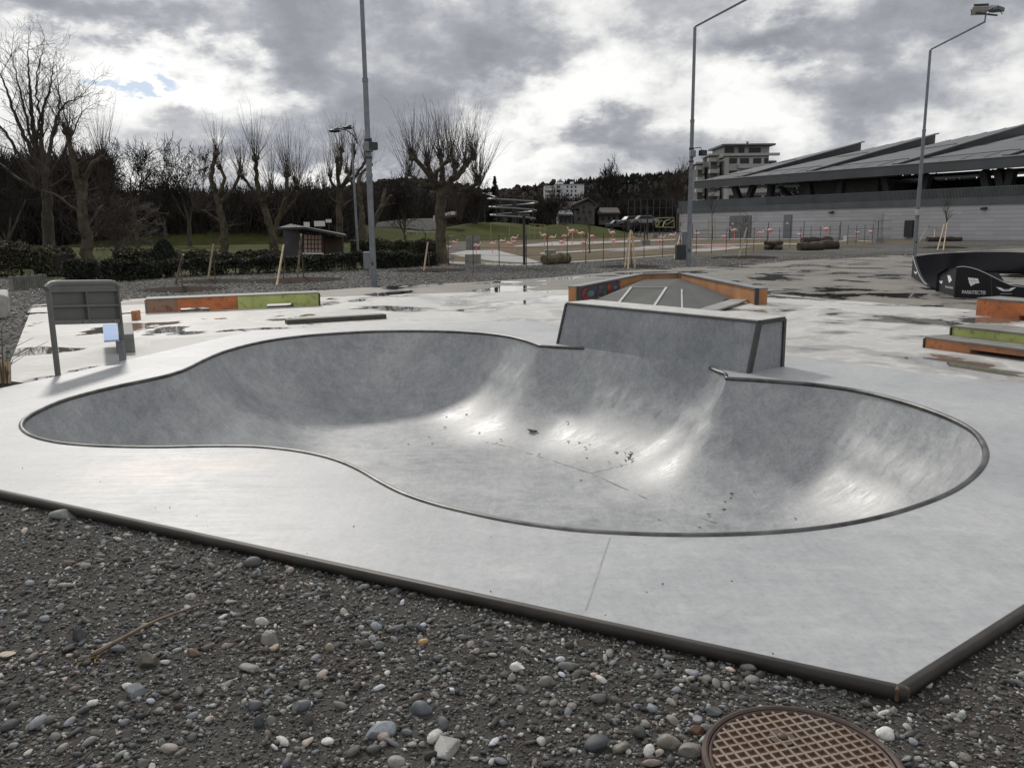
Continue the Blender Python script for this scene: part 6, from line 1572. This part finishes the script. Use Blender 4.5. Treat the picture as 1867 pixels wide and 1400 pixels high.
# flamingos: one figure copied
def flamingo():
    root = thing('flamingo', 'flamingo', 'flamingo figure', (0, 0, 0), 'pink flamingo figures standing in the garden')
    mb = MB(); mb.ball((0, 0, 1.0), (.26, .12, .13), 12, 8, 0, Matrix.Rotation(R(-14), 3, 'Y')); mb.ball((.22, 0, .99), (.15, .06, .06), 8, 6, 0, Matrix.Rotation(R(18), 3, 'Y')); mb.build('body', M['pink'], root)
    mb = MB(); mb.ball((-.02, 0, 1.075), (.22, .10, .07), 10, 6, 0, Matrix.Rotation(R(-14), 3, 'Y')); mb.build('back_feathers', M['palepink'], root)
    mb = MB(); mb.tube([(-.22, 0, 1.02), (-.31, 0, 1.08), (-.35, 0, 1.16), (-.31, 0, 1.23), (-.37, 0, 1.27)], [.05, .035, .028, .028, .03], 7); mb.ball((-.40, 0, 1.275), (.06, .04, .04), 8, 6); nk = mb.build('neck', M['palepink'], root)
    mb = MB(); mb.tube([(-.44, 0, 1.275), (-.50, 0, 1.23), (-.50, 0, 1.19)], [.025, .018, .006], 6); mb.build('beak', M['blackcap'], nk)
    for s_ in (-.05, .05):
        mb = MB(); mb.tube([(.02, s_, .92), (.04, s_, .48), (.0, s_, -.05)], .017, 6); mb.build('leg', M['pink'], root)
    return root
fproto = flamingo()
fl = [(828, 438), (820, 446.5), (869, 450), (915, 436), (937, 430), (898, 442), (928, 442), (938, 438), (992, 425), (1007, 429), (1030, 426), (1024, 440), (1043, 416), (1060, 421), (1079, 427), (1064, 443), (1117, 420), (1119, 436), (1148, 434), (1207, 429), (1155, 430), (1225, 425), (1204, 440), (1245, 430), (1272, 422), (1320, 428), (1386, 421), (1404, 415), (1459, 424), (1507, 413), (1564, 421), (1588, 419), (1339, 415)]
fl.sort(); rnd = random.Random(11)
for i, (px, py) in enumerate(fl):
    Y = np.interp(py, [412, 430, 447], [66, 54, 44]); p = at(px, py, Y); hb_ = p.z - gz(p.x, Y); sc = hb_ / 1.05 * .85
    lab = f'pink flamingo figure in the fenced garden, {ordinal(i + 1)} from the left of {len(fl)}'
    if i == 0: o = fproto; o.location = (p.x, p.y, gz(p.x, Y)); o.scale = (sc * .95,) * 3; o.rotation_euler = (0, 0, 0.3); o['label'] = lab
    else: copy_tree(fproto, (p.x, p.y, gz(p.x, Y)), rnd.choice((0, .4, -.4, 2.8, 3.4)), max(.55, min(1.0, sc)), lab)
# garden fence: thin posts and wires
a = [Gt(x, y) for x, y in ((818, 484), (960, 488), (1100, 477), (1240, 467), (1420, 455), (1590, 444))]
gf = thing('wire_fence', 'thin wire fence on slim dark posts round the flamingo garden', 'fence', a[0]); posts = []
for i in range(len(a) - 1):
    n = max(2, int((a[i + 1] - a[i]).length / 1.25))
    for k in range(n): posts.append(a[i].lerp(a[i + 1], k / n))
for p in posts + [a[-1]]:
    mb = MB(); g_ = gz(p.x, p.y); mb.tube([(p.x, p.y, g_ - .05), (p.x, p.y, g_ + 1.25)], .017, 5); mb.build('post', M['darksteel'], gf)
mb = MB()
for hh in (.15, .45, .75, 1.0, 1.22): mb.tube([(p.x, p.y, gz(p.x, p.y) + hh) for p in posts + [a[-1]]], .006, 4)
mb.build('wires', M['darksteel'], gf)
a = [Gt(x, y) for x, y in ((1262, 438.5), (1400, 438), (1600, 437), (1660, 436.5))]
gf = thing('mesh_fence', 'low see-through metal fence standing in front of the hall wall', 'fence', a[0]); posts = []
for i in range(len(a) - 1):
    n = max(2, int((a[i + 1] - a[i]).length / 2.4))
    for k in range(n): posts.append(a[i].lerp(a[i + 1], k / n))
for p in posts: mb = MB(); mb.tube([(p.x, p.y, ZG - .05), (p.x, p.y, ZG + 1.5)], .03, 5); mb.build('post', M['darksteel'], gf)
mb = MB()
for hh in (.2, .85, 1.48): mb.tube([(p.x, p.y, ZG + hh) for p in posts], .012, 4)
mb.build('wires', M['darksteel'], gf)
b = Gt(956, 484); mb = MB(); root = thing('black_post_lamp', 'slim black post lamp with flat disc head at the garden path', 'lamp', b)
zt_ = ztop(b, 394); mb.tube([b, (b.x, b.y, zt_)], .055, 8); mb.build('post', M['blackcap'], root); mb = MB(); mb.tube([(b.x, b.y, zt_), (b.x, b.y, zt_ + .08)], [.26, .22], 14); mb.build('lamp_head', M['blackcap'], root)
for x, y0, y1, lab in ((1180, 438, 378, 'slim black park lamp left of the yellow climbing frame'), (1175, 440, 408, 'short dark post in the middle of the garden')):
    b = Gt(x, y0); zt_ = ztop(b, y1); mb = MB(); mb.tube([b, (b.x, b.y, zt_)], .05, 8); mb.box((b.x, b.y, zt_ + .04), (.3, .18, .08)); tag(mb.build('park_lamp', M['blackcap']), lab, 'lamp')
def block(px0, px1, py0, py1, lab, m='block', dpt=.7, cat='concrete block'):
    a_, b_ = Gt(px0, py1), Gt(px1, py1); zt_ = ztop(a_, py0); mb = MB(); b_.y = a_.y; D_ = Vector((0, dpt, 0)); Q = [a_, b_, b_ + D_, a_ + D_]; Q2 = [Vector((q.x, q.y, zt_)) for q in Q]; mb.hexa(Q + Q2); return tag(mb.build('block', M[m], None, .015), lab, cat)
block(994, 1014, 456, 467, 'grey concrete cube behind the mossy log'); block(850, 875, 430, 456, 'tall flat grey panel at the left of the flamingo garden', 'block', .15); block(848, 876, 464, 482, 'grey low box with a dark opening at the garden corner')
block(1170, 1187, 438, 447, 'grey cube beside the path in the middle of the garden'); block(1190, 1200, 426, 434, 'small grey cube near the yellow climbing frame'); block(1544, 1570, 431, 441, 'pale concrete cube in front of the hall wall', 'pale_block'); block(1597, 1615, 433, 443, 'greenish glass-grey cube left of the right light mast', 'steel')
# logs
def log(pts, r_, lab, m='log', seed=0):
    P = [Gt(x, y) for x, y in pts]; rg_ = random.Random(seed); mb = MB(); n = 10; path = [P[0].lerp(P[1], i / n) + Vector((0, 0, r_ * .85 + rg_.uniform(-.03, .03))) for i in range(n + 1)]
    mb.tube(path, [r_ * rg_.uniform(.82, 1.12) for _ in path], 12); return tag(mb.build('log', M[m]), lab, 'log', 'logs lying in the gravel')
log(((993, 483), (1034, 480)), .24, 'short thick mossy log lying alone in front of the garden path', seed=1)
for k, (x0, x1, y, r_, dz_) in enumerate(((1456, 1500, 457, .24, 0), (1478, 1526, 455, .26, 0), (1462, 1515, 453, .22, .25))):
    o = log(((x0, y), (x1, y - 1)), r_, ('front left log of the dark heap before the hall wall', 'right thick log of the dark heap before the hall wall', 'top log of the dark heap before the hall wall')[k], 'darklog', k + 3); o.location.z = dz_
for k in range(6): 
    o = log(((1396 + (k % 3) * 9, 456 - k % 2), (1406 + (k % 3) * 9, 455 - k % 2)), .13, f'short dark log in the small stack left of the log heap, {("lower left", "lower middle", "lower right", "upper left", "upper middle", "upper right")[k]}', 'darklog', k + 9); o.location.z = .24 * (k // 3)
log(((1690, 441), (1752, 440)), .17, 'long reddish log in front of the saplings by the hall', 'darklog', 20)
# yellow frames, bench frames
def frame(pxs, Y, m, lab, name, cat, r_=.045):
    mb = MB()
    for q in pxs: mb.tube([at(x, y, Y + dy_) if y < 428 or True else None for x, y, dy_ in q], r_, 6)
    return tag(mb.build(name, m), lab, cat)
frame([[(895, 437, 0), (895, 407, 0), (929, 409, 0), (929, 437, 0)], [(895, 409, 0), (895, 437, 1.5)]], 66, M['yellowpaint'], 'thin yellow-green goal frame on the lawn left of the black post lamp', 'goal_frame', 'frame', .035)
frame([[(965, 434, 0), (965, 409, 0), (994, 410, 0), (994, 434, 0)], [(965, 416, 0), (994, 417, 0)], [(965, 424, 0), (994, 424, 0)], [(975, 410, 0), (975, 434, 0)], [(985, 410, 0), (985, 434, 0)]], 66, M['yellowpaint'], 'yellow-green climbing grid right of the black post lamp', 'climbing_grid', 'play equipment', .03)
frame([[(1196, 415, 0), (1196, 398, 0), (1229, 397, 0), (1229, 416, 0)], [(1198, 413, 1), (1206, 402, 1), (1216, 410, 1), (1228, 402, 1)], [(1196, 414, 0), (1229, 415, 0)], [(1208, 415, 0), (1212, 404, .5), (1222, 400, 1)]], 84, M['yellowpaint'], 'yellow tubular climbing frame at the left corner of the hall', 'climber', 'play equipment', .05)
frame([[(739, 428, 0), (742, 422, 0), (800, 424, 0), (800, 428, 0)], [(760, 423, 0), (760, 428, 0)], [(780, 423, 0), (780, 428, 0)]], 72, M['pathc'], 'low pale rail bench on the lawn left of the largest plane', 'rail_bench', 'bench', .06)
# hedge-side shed
YS = 36
sh = thing('shed', 'dark low wooden garden shed with a barred lit-looking window and slanting roof', 'shed', at(570, 475, YS))
def SP(px, py, dy_=0): return at(px, py, YS + dy_)
def wallq(pts, name, m, th=.08):
    mb = MB(); P = [SP(*p) for p in pts]; mb.prism(P, Vector((0, th, 0))); return mb.build(name, m, sh)
wallq([(514, 478, 1.2), (552, 478, 0), (552, 422, 0), (516, 420, 1.2)], 'side_wall', M['sheddark'])
fwl = wallq([(552.5, 478, 0), (592, 478, 0), (592, 432, 0), (552.5, 424, 0)], 'front_wall', M['shedbrown'])
wallq([(592.5, 478, 0), (627, 478, .6), (624, 433, .6), (592.5, 430, 0)], 'end_wall', M['shedbrown'])
mb = MB(); mb.prism([SP(554.5, 461, -.05), SP(586, 461, -.05), SP(586, 430, -.05), SP(554.5, 428, -.05)], Vector((0, .04, 0))); wi = mb.build('window', M['blind'], sh)
mb = MB()
for k in range(1, 5): x_ = 554.5 + 31.5 * k / 5; mb.beam(SP(x_, 461, -.07), SP(x_, 428.5, -.07), .03, .03, upv=(0, 1, 0))
for k in range(1, 4): y_ = 429 + 32 * k / 4; mb.beam(SP(554.5, y_, -.07), SP(586, y_ + .5, -.07), .03, .03)
mb.build('window_bars', M['blackcap'], wi)
mb = MB(); mb.beam(SP(552, 462.5, -.12), SP(590, 462.5, -.12), .12, .06); mb.build('sill', M['signwhite'], sh)
mb = MB(); mb.beam(SP(588.5, 461, -.1), SP(588.5, 430, -.1), .07, .07, upv=(0, 1, 0)); mb.build('corner_board', M['shedbrown'], sh)
mb = MB(); Q = [SP(508, 419, -.5), SP(556, 418, -.8), SP(632, 433, -.6), SP(629, 430, 2.4), SP(530, 412, 2.6)]; mb.prism(Q, Vector((0, 0, .09))); mb.build('roof', M['sheddark'], sh)

# ------------------------------------------------------------------ far buildings and vehicles
def bbox(px0, px1, py0, py1, Y, dpt, name, m, parent, dy_=0):
    a_, b_ = at(px0, py1, Y), at(px1, py0, Y); mb = MB()
    mb.hexa([(a_.x, Y + dy_, a_.z), (b_.x, Y + dy_, a_.z), (b_.x, Y + dy_ + dpt, a_.z), (a_.x, Y + dy_ + dpt, a_.z), (a_.x, Y + dy_, b_.z), (b_.x, Y + dy_, b_.z), (b_.x, Y + dy_ + dpt, b_.z), (a_.x, Y + dy_ + dpt, b_.z)]); return mb.build(name, m, parent)
Y = 260; wf = thing('white_flats', 'small white block of flats at the foot of the wooded hill', 'apartment block', at(1035, 385, Y))
bbox(1013, 1065, 336, 385, Y, 16, 'wall', M['whitepaint'], wf); bbox(994, 1012.7, 338, 385, Y, 10, 'balcony_wing', M['towerc'], wf, 2); bbox(1015, 1028, 331.5, 335.8, Y, 6, 'roof_hut', M['whitepaint'], wf, 2); bbox(1042, 1047, 331, 335.8, Y, 4, 'roof_hut', M['whitepaint'], wf, 2); bbox(1012, 1066, 335.4, 336, Y, 17, 'roof', M['signwhite'], wf, -.5)
for r_ in range(5):
    for x in (1015, 1018.2, 1033.5, 1041, 1048.2): bbox(x, x + 2.6, 339 + r_ * 7.6, 342.8 + r_ * 7.6, Y, .1, 'window', M['glass'], wf, -.12)
    bbox(995, 1010, 344 + r_ * 7.6, 347 + r_ * 7.6, Y, .9, 'balcony', M['signwhite'], wf, 1)
Y = 140; hs = thing('gabled_house', 'pale gabled house with a dark steep roof below the white flats', 'house', at(1060, 410, Y))
M['housewall'] = mat('old_pale_house_wall', (.10, .094, .09), .85, var=.2, vs=.3); M['roofbrown'] = mat('brown_roof_tiles', (.05, .042, .038), .85, var=.3, vs=1)
mb = MB(); mb.prism([at(1046, 410, Y), at(1084, 410, Y), at(1084, 372, Y), at(1073, 366, Y), at(1046, 376, Y)], Vector((0, 8, 0))); mb.build('wall', M['housewall'], hs)
mb = MB(); p0, p1, p2 = at(1043, 377, Y - .6), at(1073, 363.5, Y - .6), at(1090, 376, Y - .6); up_ = Vector((0, 0, .3)); E_ = Vector((0, 9, 0))
mb.prism([p0, p1, p1 + up_, p0 + up_], E_); mb.prism([p1, p2, p2 + up_, p1 + up_], E_); mb.build('roof', M['roofbrown'], hs)
for x, y in ((1052, 384), (1062, 384), (1072, 384), (1062, 375), (1054, 396), (1066, 396)): bbox(x, x + 4, y, y + 6, Y, .1, 'window', M['glass'], hs, -.12)
hs2 = thing('low_house', 'low pale building with a light sheet roof left of the gabled house', 'house', at(1030, 408, 136)); bbox(1018, 1044, 393, 412, 136, 6, 'wall', M['housewall'], hs2)
mb = MB(); mb.prism([at(1015, 394, 135), at(1045, 394, 135), at(1041, 386, 139), at(1021, 386, 139)], Vector((0, 0, .25))); mb.build('roof', M['zinc'], hs2)
for x in (1021, 1029, 1037): bbox(x, x + 4, 398, 406, 136, .1, 'window', M['glass'], hs2, -.1)
hs3 = thing('brown_roofed_house', 'dim house with a brown roof left of the gabled house', 'house', at(1035, 395, 141)); bbox(1022, 1052, 378, 400, 141, 2, 'wall', M['housewall'], hs3)
mb = MB(); mb.prism([at(1018, 384, 140), at(1056, 384, 140), at(1050, 371, 143), at(1024, 371, 143)], Vector((0, 0, .3))); mb.build('roof', M['roofbrown'], hs3)
hs4 = thing('far_right_house', 'pale roadside house right of the gabled house', 'house', at(1110, 408, 141)); bbox(1092, 1128, 390, 410, 141, 4, 'wall', M['housewall'], hs4)
mb = MB(); mb.prism([at(1089, 391, 140), at(1131, 391, 140), at(1126, 382, 144), at(1094, 382, 144)], Vector((0, 0, .3))); mb.build('roof', M['roofbrown'], hs4)
for x in (1097, 1108, 1118): bbox(x, x + 4, 395, 402, 141, .1, 'window', M['glass'], hs4, -.1)
# water slide
Y = 105; ws = thing('water_slide', 'silvery spiral water slide on a dark tower in the far park', 'water slide', at(938, 408, Y)); c_ = at(938, 405, Y); pth = []
for i in range(60):
    t = i / 59; a_ = t * 2 * math.pi * 2.7 + 2.6; r_ = (2.0 + 1.4 * abs(math.sin(a_ * .5 + .6))); z_ = at(938, 361 + 40 * t, Y).z; pth.append((c_.x + r_ * math.cos(a_) * (1.05 - .15 * t), Y + r_ * math.sin(a_) * .8, z_))
pth = [(at(880, 353, Y + 4).x, Y + 4, at(880, 353, Y + 4).z), (at(905, 360, Y + 2).x, Y + 2, at(905, 360, Y + 2).z)] + pth
mb = MB(); mb.tube(pth, .12, 8); mb.build('chute', M['water'], ws)
mb = MB(); mb.box((c_.x, Y, (ZG + at(938, 362, Y).z) / 2), (.6, .6, at(938, 362, Y).z - ZG)); mb.build('tower', M['darksteel'], ws)
for dx_, dy_ in ((-2.2, -1), (2.3, .5), (.5, 2.0), (-3.8, 3.4)): mb = MB(); mb.tube([(c_.x + dx_, Y + dy_, ZG), (c_.x + dx_, Y + dy_, at(938, 372, Y).z)], .1, 6); mb.build('leg', M['darksteel'], ws)
bbox(884, 897, 351, 354.5, Y + 4, 2, 'start_platform', M['signwhite'], ws)
# grey walls by the far lawn
mb = MB(); pw_ = [at(x, 417, Yq) for x, Yq in ((672, 98), (700, 98), (745, 97), (795, 95))]; tp_ = [(672, 408), (700, 404), (745, 399), (795, 398)]
for i in range(3):
    a_, b_ = pw_[i], pw_[i + 1]; z0_ = ZG; za, zb_ = ztop(a_, tp_[i][1]), ztop(b_, tp_[i + 1][1]); D_ = Vector((0, .4, 0)); Q = [Vector((a_.x, a_.y, z0_)), Vector((b_.x, b_.y, z0_)), Vector((b_.x, b_.y + .4, z0_)), Vector((a_.x, a_.y + .4, z0_))]; mb.hexa(Q + [Vector((Q[0].x, Q[0].y, za)), Vector((Q[1].x, Q[1].y, zb_)), Vector((Q[2].x, Q[2].y, zb_)), Vector((Q[3].x, Q[3].y, za))])
tag(mb.build('grey_wall', M['pale_block']), 'light grey slatted wall across the far lawn behind the planes', 'wall')
mb = MB(); a_, b_ = at(795, 398, 94), at(828, 390, 92); mb.beam(a_, b_, .8, .5); tag(mb.build('ramp_rail', M['signwhite']), 'pale sloping ramp edge beside the largest plane trunk', 'ramp')
# signs by the shed
for x0, x1, y0, y1, lab in ((573, 592, 403, 413, 'wide white sign board above the shed roof'), (554, 564, 405, 414, 'small white sign board left of the wide one above the shed'), (594, 604, 400, 406, 'small grey sign at the right of the wide sign')):
    Y = 74; r_ = thing('sign_board', lab, 'sign', at((x0 + x1) / 2, 430, Y)); bbox(x0, x1, y0, y1, Y, .08, 'panel', M['signwhite'], r_); p = at((x0 + x1) / 2, y1, Y); mb = MB(); mb.tube([(p.x, Y + .1, ZG), (p.x, Y + .1, p.z + .2)], .05, 6); mb.build('post', M['darksteel'], r_)
def car(px, py, Y, rz, col, lab):
    p = at(px, py, Y); zc = p.z if p.z > ZG else ZG; r_ = thing('parked_car', lab, 'car', (p.x, Y, zc), 'cars parked in the distance'); cs, sn = math.cos(rz), math.sin(rz)
    def T(x, y, z): return Vector((p.x + x * cs - y * sn, Y + x * sn + y * cs, zc + z))
    prof_ = [(-2.1, .35), (-2.1, .8), (-1.3, .92), (-.75, 1.42), (.75, 1.45), (1.6, .95), (2.1, .85), (2.1, .35)]
    mb = MB(); mb.prism([T(x, -.85, z) for x, z in prof_], T(0, .85, 0) - T(0, -.85, 0)); mb.build('body', mat('car_paint', col, .3, var=.1, spec=.7), r_, .05)
    mb = MB(); mb.prism([T(x, -.87, z) for x, z in ((-1.2, .95), (-.72, 1.36), (.7, 1.38), (1.35, .97))], T(0, .87, 0) - T(0, -.87, 0)); mb.build('window', M['glass'], r_)
    for x in (-1.3, 1.3):
        for y in (-.8, .8): mb = MB(); mb.tube([T(x, y - .1, .33), T(x, y + .1, .33)], .33, 12); mb.build('wheel', M['blackcap'], r_)
car(1151, 412, 128, .25, (.10, .105, .11), 'silver-grey car parked far away, left of the other grey one'); car(1174, 411, 126, .15, (.2, .2, .21), 'pale silver car parked far away by the yellow climbing frame'); car(457, 419, 100, .1, (.6, .6, .6), 'white car parked far behind the tall thin pollard'); car(1128, 418, 134, .1, (.05, .05, .06), 'dark car parked far away below the fan-crowned tree')
# road strip far behind the lawn at left
mb = MB(); a_, b_ = at(330, 421, 104), at(640, 417, 104); mb.box(((a_.x + b_.x) / 2, 104, ZG + .35), (b_.x - a_.x, .3, .7)); tag(mb.build('road_barrier', M['pale_block']), 'long low grey roadside barrier behind the far lawn at left', 'barrier')
# tall ball fence
r_ = thing('ball_fence', 'tall thin-posted ball fence left of the hall', 'fence', at(1180, 420, 110)); Y = 110
for k in range(8): x = 1145 + k * 11.5; p = at(x, 410, Y); mb = MB(); mb.tube([(p.x, Y, ZG), (p.x, Y, ztop(Vector((p.x, Y, 0)), 364))], .05, 5); mb.build('post', M['darksteel'], r_)
mb = MB()
for y in (364, 380, 396): a_, b_ = at(1145, y, Y), at(1226, y - 1, Y); mb.tube([a_, b_], .02, 4)
mb.build('wires', M['darksteel'], r_)
